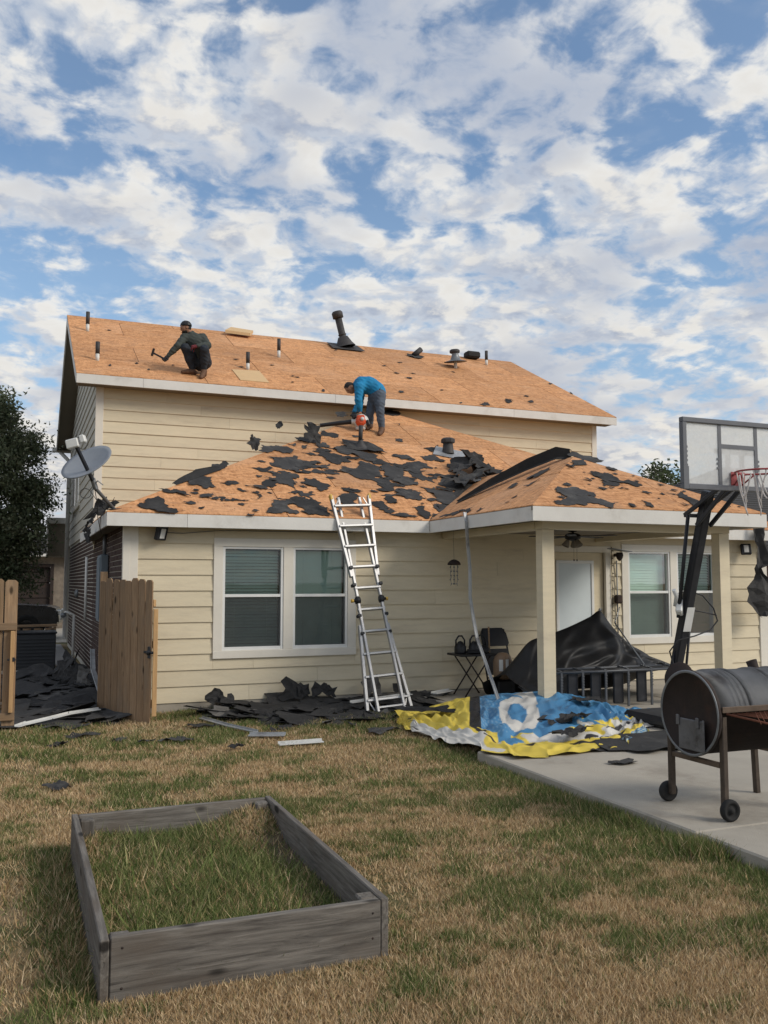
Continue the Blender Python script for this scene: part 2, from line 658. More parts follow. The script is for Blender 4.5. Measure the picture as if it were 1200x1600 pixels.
M_['blackmetal'] = mat('black_painted_metal', (0.016, 0.017, 0.021), 0.45, 0.0, var=0.3, vs=6, dirt=(0.05, 0.05, 0.055), dirt_amt=0.4, dirt_scale=6)
M_['rubber'] = mat('rubber', (0.016, 0.016, 0.016), 0.85, var=0.3, vs=12, dirt=(0.05, 0.045, 0.04), dirt_amt=0.5)
M_['lid'] = mat('dull_drum_steel', (0.20, 0.205, 0.215), 0.62, 0.35, var=0.3, vs=5, bump=0.15, bs=25, dirt=(0.075, 0.062, 0.055), dirt_amt=0.75, dirt_scale=3)
M_['greymetal'] = mat('grey_metal', (0.20, 0.21, 0.22), 0.5, 0.5, var=0.15, vs=9)
M_['darkrail'] = mat('dark_rail_metal', (0.085, 0.09, 0.10), 0.5, 0.3, var=0.2, vs=9)
M_['ventmetal'] = mat('dark_painted_vent', (0.055, 0.052, 0.052), 0.65, 0.2, var=0.25, vs=10, dirt=(0.12, 0.11, 0.1), dirt_amt=0.4)
M_['pvc'] = mat('white_pvc', (0.68, 0.67, 0.63), 0.5, var=0.08, vs=6)
M_['pane'] = glass_mat('window_glass', (0.78, 0.92, 0.88), 0.05)
M_['screen'] = screen_mat('insect_screen', (0.060, 0.065, 0.068), 0.50)
M_['slat'] = mat('blind_slat', (0.66, 0.70, 0.65), 0.6, var=0.05, vs=3)
M_['dark'] = mat('dark_interior', (0.02, 0.02, 0.02), 0.9, var=0.2)
M_['yellow'] = mat('yellow_plastic', (0.62, 0.40, 0.09), 0.5, var=0.1)
M_['soil'] = mat('dry_soil', (0.115, 0.085, 0.055), 0.95, var=0.35, vs=8, bump=0.8, bs=40, dirt=(0.23, 0.165, 0.095), dirt_amt=0.7, dirt_scale=3)
M_['skin'] = mat('skin', (0.30, 0.155, 0.095), 0.55, var=0.08, vs=12)
M_['hair'] = mat('black_hair', (0.012, 0.010, 0.009), 0.6, var=0.3, vs=40, bump=0.5, bs=120)
M_['bluecloth'] = mat('blue_shirt', (0.012, 0.20, 0.40), 0.8, var=0.22, vs=9, bump=0.3, bs=28)
M_['jeans'] = mat('grey_jeans', (0.085, 0.105, 0.135), 0.85, var=0.35, vs=8, bump=0.3, bs=30)
M_['darkjeans'] = mat('dark_jeans', (0.024, 0.030, 0.040), 0.85, var=0.3, vs=8, bump=0.3, bs=30)
M_['olive'] = mat('charcoal_green_jacket', (0.050, 0.058, 0.052), 0.85, var=0.25, vs=9, bump=0.3, bs=30)
M_['boot'] = mat('brown_boot', (0.12, 0.062, 0.035), 0.7, var=0.3, vs=14)
M_['maroon'] = mat('maroon_glove', (0.13, 0.022, 0.028), 0.8, var=0.2, vs=14)
M_['orange'] = mat('orange_plastic', (0.62, 0.09, 0.03), 0.4, var=0.12, vs=14)
M_['whiteplastic'] = mat('white_plastic', (0.62, 0.62, 0.60), 0.45, var=0.1, vs=10)
M_['dish'] = mat('dish_grey', (0.235, 0.255, 0.285), 0.5, var=0.08, vs=4, dirt=(0.17, 0.18, 0.19), dirt_amt=0.4)
M_['bark'] = mat('bark', (0.10, 0.08, 0.06), 0.95, var=0.35, vs=6, bump=0.8, bs=25, stretch=(1, 1, 0.3))

# ================================================================== THE SETTING
def ground_mat():
    m, t, p, out = new_mat('lawn_soil')
    v = obj_vec(t, rand=False)
    n = noise_tex(t, v, 0.8, 6, 0.65)
    n2 = noise_tex(t, v, 26, 6, 0.7)
    c = mixcol(t, maprange(t, n2.outputs[0], 0.35, 0.65, 0, 1), (0.16, 0.12, 0.07), (0.32, 0.24, 0.135))
    c = mixcol(t, maprange(t, n.outputs[0], 0.46, 0.60, 0, 0.8, True), c, (0.07, 0.085, 0.03))
    t.links.new(c, p.inputs['Base Color'])
    p.inputs['Roughness'].default_value = 0.95
    p.inputs['Specular IOR Level'].default_value = 0.1
    bump_to(t, p, n2.outputs[0], 0.8, 0.03)
    return m


b = B()
G = 900
b.faces([(-G, -G, 0), (G, -G, 0), (G, G, 0), (-G, G, 0)], [(0, 1, 2, 3)])
tag(b.build('ground', ground_mat()), kind='structure')

SLAB_X, SLAB_Z = 4.08, 0.10
for (xa, xb, ya, yb) in ((5.30, 8.35, 7.71, 12.06), (8.36, 13.0, 7.71, 12.06), (SLAB_X, 8.35, 4.72, 7.70), (8.36, 13.0, 4.72, 7.70), (SLAB_X, 8.35, 1.5, 4.71), (8.36, 13.0, 1.5, 4.71)):
    b = B()
    b.box(xa, xb, ya, yb, -0.06, SLAB_Z, 0.012)
    tag(b.build('patio_slab', M_['concrete']), kind='structure')
# side path of paving beyond the gate
b = B()
b.box(-0.4, 1.1, 13.2, 26, -0.05, 0.03, 0.01)
tag(b.build('side_path', mat('side_path_concrete', (0.30, 0.29, 0.28), 0.9, var=0.25, vs=3, bump=0.4, bs=40, dirt=(0.1, 0.1, 0.1), dirt_amt=0.6)), kind='structure')
b = B()
b.box(-12, 3, 27, 40, -0.05, 0.025, 0.01)
tag(b.build('driveway', M_['concrete']), kind='structure')

# ================================================================== THE HOUSE
HX0, HX1 = 1.26, 12.10        # the two side walls
WY = 12.08                    # one-storey wall that faces the lawn
UY = 17.10                    # two-storey wall
FY = 25.70                    # street side
ROW = 0.2095
house = thing('house', (HX0, WY, 0), 'cream clapboard house with roof stripped to bare orange decking', 'house')

WIN = [(2.42, 4.46, 0.68, 2.30), (9.06, 11.10, 0.70, 2.32)]
DOOR = (7.64, 8.84, 0.10, 2.28)


def wall_boxes(b, x0, x1, y0, y1, z0, z1, holes):
    xs = sorted({x0, x1, *[h[0] for h in holes], *[h[1] for h in holes]})
    for a, c in zip(xs, xs[1:]):
        hs = [h for h in holes if h[0] <= a + 1e-6 and h[1] >= c - 1e-6]
        z = z0
        for h in sorted(hs, key=lambda q: q[2]):
            if h[2] > z:
                b.box(a, c, y0, y1, z, h[2])
            z = h[3]
        if z < z1:
            b.box(a, c, y0, y1, z, z1)


b = B()
shr = [(w[0] + 0.06, w[1] - 0.06, w[2] + 0.06, w[3] - 0.06) for w in WIN] + [(DOOR[0] + 0.06, DOOR[1] - 0.06, DOOR[2], DOOR[3] - 0.06)]
wall_boxes(b, HX0 + 0.02, HX1 - 0.02, WY + 0.012, WY + 0.14, 0.0, 2.56, shr)
wall_back = b.build('wall', M_['siding'], house)
b = B()
b.box(HX0 + 0.12, HX1 - 0.02, WY + 0.30, WY + 0.32, 0.1, 2.5)
b.build('interior_backing', M_['dark'], house)
b = B()
b.box(HX0, HX1, WY - 0.012, WY + 0.02, -0.05, 0.125, 0.006)
b.build('foundation', M_['concrete'], house)


def plank_y(x0, x1, z0, z1, Y, parent, proud=0.026, mat_=None, zfull=None):
    """lap siding board facing -Y; the lower edge stands proud"""
    zt = z1 + 0.006
    zf = zfull or (z0, z0 + ROW)
    b = B()

    def out(z):
        return 0.008 + (proud - 0.008) * max(0.0, min(1.0, 1 - (z - zf[0]) / (zf[1] - zf[0])))
    j = random.uniform(-0.0012, 0.0012)
    sec = [(Y - out(z0) + j, z0), (Y + 0.010, z0), (Y + 0.010, zt), (Y - out(zt) + j, zt)]
    b.prism([(x0, y, z) for y, z in sec], (x1 - x0, 0, 0))
    return b.build('plank', mat_ or M_['siding'], parent)


def side_rows(x0, x1, zbase, ztop, Y, parent, holes, seed):
    r = random.Random(seed)
    z = zbase
    while z < ztop - 0.02:
        z1 = min(z + ROW, ztop)
        cuts = {x0, x1}
        for h in holes:
            if h[2] < z1 and h[3] > z:
                cuts |= {h[0], h[1]}
        x = x0 + r.uniform(0.9, 3.4)
        while x < x1 - 0.7:
            if all(abs(x - c) > 0.35 for c in cuts):
                cuts.add(x)
            x += r.uniform(2.6, 3.66)
        cs = sorted(c for c in cuts if x0 <= c <= x1)
        for a, c in zip(cs, cs[1:]):
            za, zb = z, z1
            skip = False
            for h in holes:
                if h[0] <= a + 1e-4 and h[1] >= c - 1e-4 and h[2] < zb and h[3] > za:
                    if h[2] <= za and h[3] >= zb:
                        skip = True
                    elif h[2] > za:
                        zb = h[2]
                    else:
                        za = h[3]
            if skip or zb - za < 0.015:
                continue
            plank_y(a + 0.0012, c - 0.0012, za, zb - 0.0005, Y, parent, zfull=(z, z + ROW))
        z += ROW


holes = [(w[0] + 0.01, w[1] - 0.01, w[2] + 0.01, w[3] - 0.01) for w in WIN] + [(DOOR[0] + 0.01, DOOR[1] - 0.01, 0, DOOR[3] - 0.01)]
side_rows(HX0 + 0.17, HX1 - 0.17, 0.125, 2.45, WY, wall_back, holes, 3)
for xa, xb in ((HX0 - 0.028, HX0 + 0.17), (HX1 - 0.17, HX1 + 0.028)):
    b = B()
    b.box(xa, xb, WY - 0.034, WY + 0.02, 0.11, 2.45, 0.004)
    b.box(xa + 0.004, xb - 0.105, WY - 0.040, WY - 0.033, 0.115, 2.44, 0.002)
    b.build('corner_trim', M_['trim'], house)

# upper wall
b = B()
b.box(HX0 - 0.02, HX1 + 0.08, UY + 0.012, UY + 0.14, 2.3, 5.36)
wall_up = b.build('wall', M_['siding'], house)
side_rows(HX0 + 0.09, HX1 - 0.02, 2.58, 5.34, UY, wall_up, [], 8)
for xa, xb in ((HX0 - 0.05, HX0 + 0.09), (HX1 - 0.02, HX1 + 0.11)):
    b = B()
    b.box(xa, xb, UY - 0.034, UY + 0.02, 2.4, 5.34, 0.004)
    b.build('corner_trim', M_['trim'], house)

# gable side wall (faces -X) with lap boards, brick below
RY, RZ, EZ, EY = 21.4, 7.82, 5.45, 16.70
KU = (RZ - EZ) / (RY - EY)


def gable_z(y):
    return (EZ + KU * (y - EY)) if y < RY else (RZ - KU * (y - RY))


GX = HX0 - 0.02
b = B()
for gx, d in ((GX + 0.012, 0.12), (HX1 - 0.06, 0.12)):
    b.prism([(gx, UY + 0.15, 0.0), (gx, FY, 0.0), (gx, FY, gable_z(FY) - 0.1), (gx, RY, RZ - 0.1), (gx, UY + 0.15, gable_z(UY + 0.15) - 0.1)], (d, 0, 0))
b.box(HX0 + 0.1, HX1 - 0.1, FY - 0.12, FY, 0, 5.3)
b.box(HX1 - 0.12, HX1 - 0.002, WY + 0.15, UY + 0.1, 0, 2.5)
wall_side = b.build('wall', M_['siding_shaded'], house)
z = 2.66
GW = (21.4, 24.2, 3.45, 4.75)     # little window in the gable wall
while z < RZ - 0.15:
    z1 = z + ROW
    zm = z1
    ya = UY - 0.02 if zm < gable_z(UY) - 0.12 else EY + (zm + 0.12 - EZ) / KU
    yb = FY if zm < gable_z(FY) - 0.12 else RY + (RZ - zm - 0.12) / KU
    ya = max(ya, UY - 0.02)
    yb = min(yb, FY)
    segs = [(ya, yb)]
    if z < GW[3] and z1 > GW[2]:
        segs = [(ya, GW[0]), (GW[1], yb)]
    for (s0, s1) in segs:
        if s1 - s0 > 0.1:
            b = B()
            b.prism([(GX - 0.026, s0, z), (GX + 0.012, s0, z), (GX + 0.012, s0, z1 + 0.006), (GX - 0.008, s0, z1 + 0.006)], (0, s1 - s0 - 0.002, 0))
            b.build('plank', M_['siding_shaded'], wall_side)
    z += ROW
b = B()
b.box(GX - 0.035, GX + 0.02, FY - 0.02, FY + 0.12, 0.1, 5.3, 0.004)
b.build('corner_trim', M_['trim'], house)
b = B()
for (ya, yb, za, zb) in ((GW[0], GW[1], GW[2], GW[2] + 0.12), (GW[0], GW[1], GW[3] - 0.12, GW[3]), (GW[0], GW[0] + 0.1, GW[2] + 0.12, GW[3] - 0.12), (GW[1] - 0.1, GW[1], GW[2] + 0.12, GW[3] - 0.12), (22.7, 22.86, GW[2] + 0.12, GW[3] - 0.12)):
    b.box(GX - 0.04, GX + 0.02, ya, yb, za, zb, 0.003)
gw = b.build('window', M_['trim'], house)
b = B()
b.box(GX - 0.012, GX - 0.006, GW[0] + 0.09, GW[1] - 0.09, GW[2] + 0.11, GW[3] - 0.11)
b.build('pane', mat('far_pane', (0.03, 0.035, 0.045), 0.15, spec=0.6), gw)

# brick side of the one-storey part and under the gable: real bricks, far too small to pick apart singly
b = B()
b.box(HX0 + 0.006, HX0 + 0.11, WY + 0.03, FY - 0.05, 0, 2.655)
brick_wall = b.build('brick_wall', M_['mortar'], house)
BV, BF = [], []
bi = 0
zr = 0.10
rowi = 0
while zr + 0.060 < 2.66:
    y = WY + 0.035 - (0.1065 if rowi % 2 else 0)
    while y < FY - 0.2:
        y0 = max(y, WY + 0.035)
        y1 = y + 0.203
        dx = random.uniform(-0.0015, 0.0025)
        x0 = HX0 - 0.010 - dx
        o = len(BV)
        BV += [(x0, y0, zr), (x0, y1, zr), (x0, y1, zr + 0.060), (x0, y0, zr + 0.060), (HX0 + 0.01, y0, zr), (HX0 + 0.01, y1, zr), (HX0 + 0.01, y1, zr + 0.060), (HX0 + 0.01, y0, zr + 0.060)]
        BF += [(o, o + 3, o + 2, o + 1), (o + 3, o + 7, o + 6, o + 2), (o, o + 1, o + 5, o + 4), (o, o + 4, o + 7, o + 3), (o + 1, o + 2, o + 6, o + 5)]
        y += 0.2135
    zr += 0.0765
    rowi += 1
me = bpy.data.meshes.new('brick_courses')
org = origin(house)
me.from_pydata([tuple(Vector(v) - org) for v in BV], [], BF)
ob = mesh_obj('brick_courses', me, M_['brick'], brick_wall, loc=org)
ob['kind'] = 'stuff'


b = B()
b.box(0.70, GX - 0.05, FY + 0.35, FY + 2.0, 2.42, 3.42)
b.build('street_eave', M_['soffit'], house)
b = B()
b.box(0.64, GX - 0.05, FY + 0.22, FY + 0.345, 3.30, 3.46, 0.01)
b.build('fascia', M_['fascia'], house)

# ---------------------------------------------------------------- roofs
def clip_poly(poly, edge_a, edge_b):
    """keep the part of poly left of a->b"""
    (ax, ay), (bx, by) = edge_a, edge_b
    out = []

    def side(p):
        return (bx - ax) * (p[1] - ay) - (by - ay) * (p[0] - ax)
    n = len(poly)
    for i in range(n):
        p, q = poly[i], poly[(i + 1) % n]
        sp, sq = side(p), side(q)
        if sp >= 0:
            out.append(p)
        if (sp >= 0) != (sq >= 0):
            f = sp / (sp - sq)
            out.append((p[0] + (q[0] - p[0]) * f, p[1] + (q[1] - p[1]) * f))
    return out


def area2(p):
    return sum(p[i][0] * p[(i + 1) % len(p)][1] - p[(i + 1) % len(p)][0] * p[i][1] for i in range(len(p))) / 2


def roof_face(poly, zf, k, along='x', seed=1, panels=True, flip=1):
    """poly in plan (x, y); zf(x, y) gives the height; one deck slab with decking sheets laid on it"""
    if area2(poly) < 0:
        poly = poly[::-1]
    b = B()
    b.prism([(x, y, zf(x, y) - 0.014) for x, y in poly], (0, 0, -0.05))
    deck = b.build('roof', M_['soffit'], house)
    if not panels:
        return deck
    r = random.Random(seed)
    sl = 1.22 / math.sqrt(1 + k * k)
    if along == 'x':
        a0, a1 = min(p[0] for p in poly), max(p[0] for p in poly)
        t0, t1 = min(p[1] for p in poly), max(p[1] for p in poly)
    else:
        a0, a1 = min(p[1] for p in poly), max(p[1] for p in poly)
        t0, t1 = min(p[0] for p in poly), max(p[0] for p in poly)
    nrow = int((t1 - t0) / sl) + 2
    for i in range(nrow):
        s0 = t0 + i * sl if flip > 0 else t1 - (i + 1) * sl
        a = a0 - (1.22 if i % 2 else 0) - r.uniform(0, 0.25)
        while a < a1:
            rect = [(a, s0), (a + 2.44, s0), (a + 2.44, s0 + sl), (a, s0 + sl)]
            g = 0.006
            rect = [(a + g, s0 + g), (a + 2.44 - g, s0 + g), (a + 2.44 - g, s0 + sl - g), (a + g, s0 + sl - g)]
            if along != 'x':
                rect = [(q[1], q[0]) for q in rect]
                rect = rect[::-1]
            pl = rect
            for e in range(len(poly)):
                pl = clip_poly(pl, poly[e], poly[(e + 1) % len(poly)])
                if len(pl) < 3:
                    break
            if len(pl) >= 3 and abs(area2(pl)) > 0.01:
                dz = r.uniform(-0.002, 0.003)
                bb = B()
                bb.prism([(x, y, zf(x, y) + dz) for x, y in pl], (0, 0, -0.012))
                bb.build('decking_panel', M_['osb'], deck)
            a += 2.44
    return deck


LX0, LX1, LY0, LZ, AX, AZ = 1.0, 12.66, 11.78, 2.60, 6.86, 5.286
KL = (AZ - LZ) / (UY - LY0)
z_main = lambda x, y: LZ + KL * (y - LY0)
z_left = lambda x, y: LZ + (AZ - LZ) * (x - LX0) / (AX - LX0)
z_right = lambda x, y: LZ + (AZ - LZ) * (LX1 - x) / (LX1 - AX)
roof_main = roof_face([(LX0, LY0), (LX1, LY0), (AX, UY)], z_main, KL, 'x', 4)
roof_face([(LX0, LY0), (AX, UY - 0.01), (LX0, UY - 0.01)], z_left, KL, 'y', 5)
roof_face([(LX1, LY0), (LX1, UY - 0.01), (AX, UY - 0.01)], z_right, KL, 'y', 6, flip=-1)
UX0, UX1 = 0.84, 12.5
z_up = lambda x, y: EZ + KU * (y - EY)
roof_up = roof_face([(UX0, EY), (UX1, EY), (UX1, RY), (UX0, RY)], z_up, KU, 'x', 7)
roof_face([(UX0, RY), (UX1, RY), (UX1, 2 * RY - EY), (UX0, 2 * RY - EY)], lambda x, y: RZ - KU * (y - RY), KU, 'x', 8, flip=-1)
PX0, PX1, PY0, PZ = 5.50, 9.05, 8.96, 2.60
PH = (PX1 - PX0) / 2
PAX, PAY, PAZ = PX0 + PH, PY0 + PH, PZ + 0.5 * PH
VY = LY0 + (PAZ - LZ) / KL
z_pf = lambda x, y: PZ + 0.5 * (y - PY0)
z_pl = lambda x, y: PZ + 0.5 * (x - PX0)
z_pr = lambda x, y: PZ + 0.5 * (PX1 - x)
roof_pf = roof_face([(PX0, PY0), (PX1, PY0), (PAX, PAY)], z_pf, 0.5, 'x', 9)
roof_pl = roof_face([(PX0, PY0), (PAX, PAY), (PAX, VY), (PX0, LY0)], z_pl, 0.5, 'y', 10)
roof_face([(PX1, PY0), (PX1, LY0), (PAX, VY), (PAX, PAY)], z_pr, 0.5, 'y', 11, flip=-1)


def fascia(p0, p1, h=0.17, t=0.025, cuts=(), zt=None):
    p0, p1 = Vector(p0), Vector(p1)
    fs = [0, *cuts, 1]
    for a, c in zip(fs, fs[1:]):
        q0, q1 = p0.lerp(p1, a), p0.lerp(p1, c)
        d = (q1 - q0).normalized()
        bb = B()
        bb.bar(q0 + d * 0.0015, q1 - d * 0.0015, t, h, 0.003)
        bb.build('fascia', M_['fascia'], house)


fz = 2.585 - 0.085
fascia((LX0 + 0.0, LY0 + 0.010, fz), (PX0 - 0.0, LY0 + 0.010, fz), cuts=(0.225,))
fascia((PX1, LY0 + 0.010, fz), (LX1, LY0 + 0.010, fz))
fascia((LX0 + 0.012, LY0 + 0.024, fz), (LX0 + 0.012, UY, fz))
fascia((PX0 + 0.012, LY0 - 0.004, fz), (PX0 + 0.012, PY0 + 0.024, fz))
fascia((PX0, PY0 + 0.010, fz), (PX1, PY0 + 0.010, fz), cuts=(0.7,))
fascia((PX1 - 0.012, PY0 + 0.024, fz), (PX1 - 0.012, LY0 - 0.004, fz))
fuz = EZ - 0.015 - 0.085
fascia((UX0, EY + 0.010, fuz), (UX1, EY + 0.010, fuz), cuts=(0.10, 0.42, 0.77))
fascia((UX0, 2 * RY - EY - 0.01, fuz), (UX1, 2 * RY - EY - 0.01, fuz))
for xr in (UX0 + 0.012, UX1 - 0.012):
    for (ya, yb) in ((EY + 0.03, RY), (2 * RY - EY - 0.03, RY)):
        fascia((xr, ya, EZ - 0.10), (xr, yb - (0.0 if ya < RY else 0.002), RZ - 0.10 - 0.012))


def soffit(x0, x1, y0, y1, z):
    bb = B()
    bb.box(x0, x1, y0, y1, z, z + 0.015)
    bb.build('soffit', M_['soffit'], house)


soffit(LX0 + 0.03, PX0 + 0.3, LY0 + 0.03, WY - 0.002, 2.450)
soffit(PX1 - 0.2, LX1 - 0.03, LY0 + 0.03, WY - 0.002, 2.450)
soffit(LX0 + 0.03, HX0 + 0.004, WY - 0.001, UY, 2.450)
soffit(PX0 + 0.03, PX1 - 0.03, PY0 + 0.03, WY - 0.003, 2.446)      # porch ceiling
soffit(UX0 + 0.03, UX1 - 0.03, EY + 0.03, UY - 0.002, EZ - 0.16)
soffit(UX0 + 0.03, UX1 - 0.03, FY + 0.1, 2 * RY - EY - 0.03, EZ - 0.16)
for x0, x1 in ((UX0 + 0.03, GX - 0.0), (HX1 + 0.06, UX1 - 0.03)):
    for ya, yb in ((EY + 0.03, RY), (2 * RY - EY - 0.03, RY)):
        bb = B()
        bb.prism([(x0, ya, EZ - 0.15), (x1, ya, EZ - 0.15), (x1, yb, RZ - 0.15), (x0, yb, RZ - 0.15)], (0, 0, 0.012))
        bb.build('soffit', M_['soffit'], house)

# porch beams and posts
bb = B()
bb.box(PX0 + 0.33, PX0 + 0.50, PY0 + 0.50, WY - 0.03, 2.345, 2.444, 0.004)
bb.build('porch_beam', M_['siding'], house)
bb = B()
bb.box(PX0 + 0.33, PX1 - 0.33, PY0 + 0.32, PY0 + 0.49, 2.345, 2.443, 0.004)
bb.build('porch_beam', M_['siding'], house)
bb = B()
bb.box(PX1 - 0.50, PX1 - 0.33, PY0 + 0.50, WY - 0.03, 2.345, 2.444, 0.004)
bb.build('porch_beam', M_['siding'], house)
for px in (PX0 + 0.335, PX1 - 0.50):
    bb = B()
    bb.box(px, px + 0.165, PY0 + 0.325, PY0 + 0.485, SLAB_Z, 2.343, 0.006)
    bb.box(px - 0.012, px + 0.055, PY0 + 0.318, PY0 + 0.324, SLAB_Z, 2.34, 0.002)
    bb.build('porch_post', M_['siding'], house)


# ---------------------------------------------------------------- windows and door
_slat = {}


def slat_mesh(w, tilt):
    key = (round(w, 3), tilt)
    if key not in _slat:
        s, c = math.sin(tilt) * 0.025, math.cos(tilt) * 0.025
        me = bpy.data.meshes.new('slat')
        n = 0.0018
        me.from_pydata([(0, -c, -s), (w, -c, -s), (w, 0, 0.002), (0, 0, 0.002), (w, c, s), (0, c, s), (0, -c, -s - n), (w, -c, -s - n), (w, 0, 0.002 - n), (0, 0, 0.002 - n), (w, c, s - n), (0, c, s - n)], [],
                       [(0, 1, 2, 3), (3, 2, 4, 5), (9, 8, 7, 6), (11, 10, 8, 9), (0, 6, 7, 1), (5, 4, 10, 11)])
        me.materials.append(M_['slat'])
        _slat[key] = me
    return _slat[key]


def window(x0, x1, z0, z1, tilts):
    Y = WY
    W = x1 - x0
    u = [(x0 + 0.125, x0 + 0.125 + 0.845), (x1 - 0.125 - 0.805, x1 - 0.125)]
    zb, zt = z0 + 0.105, z1 - 0.115
    bb = B()
    bb.box(x0, x1, Y - 0.040, Y + 0.02, zt, z1, 0.004)
    bb.box(x0, x1, Y - 0.046, Y + 0.02, z0, zb, 0.004)
    bb.box(x0, u[0][0], Y - 0.038, Y + 0.02, zb, zt, 0.004)
    bb.box(u[0][1], u[1][0], Y - 0.038, Y + 0.02, zb, zt, 0.004)
    bb.box(u[1][1], x1, Y - 0.038, Y + 0.02, zb, zt, 0.004)
    win = bb.build('window', M_['trim'], house)
    for (a, c), tilt in zip(u, tilts):
        zm = zb + (zt - zb) * 0.525
        fw = 0.034
        bb = B()
        bb.box(a, a + fw, Y - 0.026, Y + 0.05, zb, zt, 0.003)
        bb.box(c - fw, c, Y - 0.026, Y + 0.05, zb, zt, 0.003)
        bb.box(a + fw, c - fw, Y - 0.024, Y + 0.05, zb, zb + 0.045, 0.003)
        bb.box(a + fw, c - fw, Y - 0.024, Y + 0.05, zt - 0.03, zt, 0.003)
        bb.box(a + fw, c - fw, Y - 0.020, Y + 0.05, zm - 0.02, zm + 0.02, 0.003)
        bb.build('frame', M_['vinyl'], win)
        bb = B()
        bb.faces([(a + fw, Y + 0.022, zm + 0.02), (c - fw, Y + 0.022, zm + 0.02), (c - fw, Y + 0.022, zt - 0.03), (a + fw, Y + 0.022, zt - 0.03)], [(0, 1, 2, 3)])
        bb.build('pane', M_['pane'], win)
        bb = B()
        bb.faces([(a + fw, Y + 0.036, zb + 0.045), (c - fw, Y + 0.036, zb + 0.045), (c - fw, Y + 0.036, zm - 0.02), (a + fw, Y + 0.036, zm - 0.02)], [(0, 1, 2, 3)])
        bb.build('pane', M_['pane'], win)
        bb = B()
        bb.faces([(a + fw, Y - 0.006, zb + 0.045), (c - fw, Y - 0.006, zb + 0.045), (c - fw, Y - 0.006, zm - 0.02), (a + fw, Y - 0.006, zm - 0.02)], [(0, 1, 2, 3)])
        bb.build('insect_screen', M_['screen'], win)
        w = c - a - 2 * fw - 0.02
        me = slat_mesh(w, tilt)
        zz = zb + 0.06
        while zz < zt - 0.035:
            mesh_obj('slat', me, None, win, loc=(a + fw + 0.01, Y + 0.105, zz + random.uniform(-0.003, 0.003)))
            zz += 0.044
        bb = B()
        for f in (0.2, 0.8):
            bb.tube([(a + fw + w * f, Y + 0.078, zb + 0.05), (a + fw + w * f, Y + 0.078, zt - 0.03)], 0.0016, 4)
        bb.build('blind_cord', M_['slat'], win)
    return win


window(*WIN[0], (0.86, 1.36))
window(*WIN[1], (1.36, 0.86))
bb = B()
a, c, _, zt = DOOR
bb.box(a, a + 0.10, WY - 0.04, WY + 0.02, SLAB_Z, zt - 0.10, 0.004)
bb.box(c - 0.10, c, WY - 0.04, WY + 0.02, SLAB_Z, zt - 0.10, 0.004)
bb.box(a, c, WY - 0.042, WY + 0.02, zt - 0.10, zt, 0.004)
bb.box(a + 0.1, c - 0.1, WY - 0.03, WY + 0.06, SLAB_Z, SLAB_Z + 0.04, 0.004)
dframe = bb.build('door', M_['trim'], house)
bb = B()
bb.box(a + 0.10, c - 0.10, WY + 0.035, WY + 0.075, SLAB_Z + 0.04, zt - 0.10, 0.003)
bb.build('door_leaf', M_['siding'], dframe)
gx0, gx1, gz0, gz1 = a + 0.20, c - 0.29, 0.32, zt - 0.23
bb = B()
for (xa, xb, za, zb) in ((gx0, gx1, gz1 - 0.05, gz1), (gx0, gx1, gz0, gz0 + 0.05), (gx0, gx0 + 0.05, gz0 + 0.05, gz1 - 0.05), (gx1 - 0.05, gx1, gz0 + 0.05, gz1 - 0.05)):
    bb.box(xa, xb, WY + 0.012, WY + 0.036, za, zb, 0.004)
bb.build('glazing_frame', M_['vinyl'], dframe)
bb = B()
bb.box(gx0 + 0.05, gx1 - 0.05, WY + 0.027, WY + 0.033, gz0 + 0.05, gz1 - 0.05)
bb.build('blind_panel', mat('door_blind', (0.60, 0.66, 0.68), 0.35, var=0.05, vs=2), dframe)
bb = B()
bb.lathe((c - 0.17, WY + 0.036, 1.12), (0, -1, 0), [(0, 0.03), (0.01, 0.03), (0.015, 0.012), (0.035, 0.012), (0.045, 0.027), (0.065, 0.027), (0.075, 0)], 14)
bb.lathe((c - 0.17, WY + 0.036, 1.26), (0, -1, 0), [(0, 0.028), (0.018, 0.026), (0.018, 0)], 14)
bb.build('door_knob', M_['greymetal'], dframe)


# ---------------------------------------------------------------- felt still stapled to the decking
def jag(poly, step, amp, r):
    """a torn outline: every edge broken again and again at its middle"""
    out = []

    def cut(p, q, depth):
        d = q - p
        if d.length < step or depth > 5:
            out.append((p.x, p.y))
            return
        m = p + d * r.uniform(0.35, 0.65) + Vector((-d.y, d.x)) * max(-0.30, min(0.30, r.gauss(0, amp)))
        cut(p, m, depth + 1)
        cut(m, q, depth + 1)
    n = len(poly)
    for i in range(n):
        cut(Vector(poly[i]), Vector(poly[(i + 1) % n]), 0)
    return out


felt_n = [0]


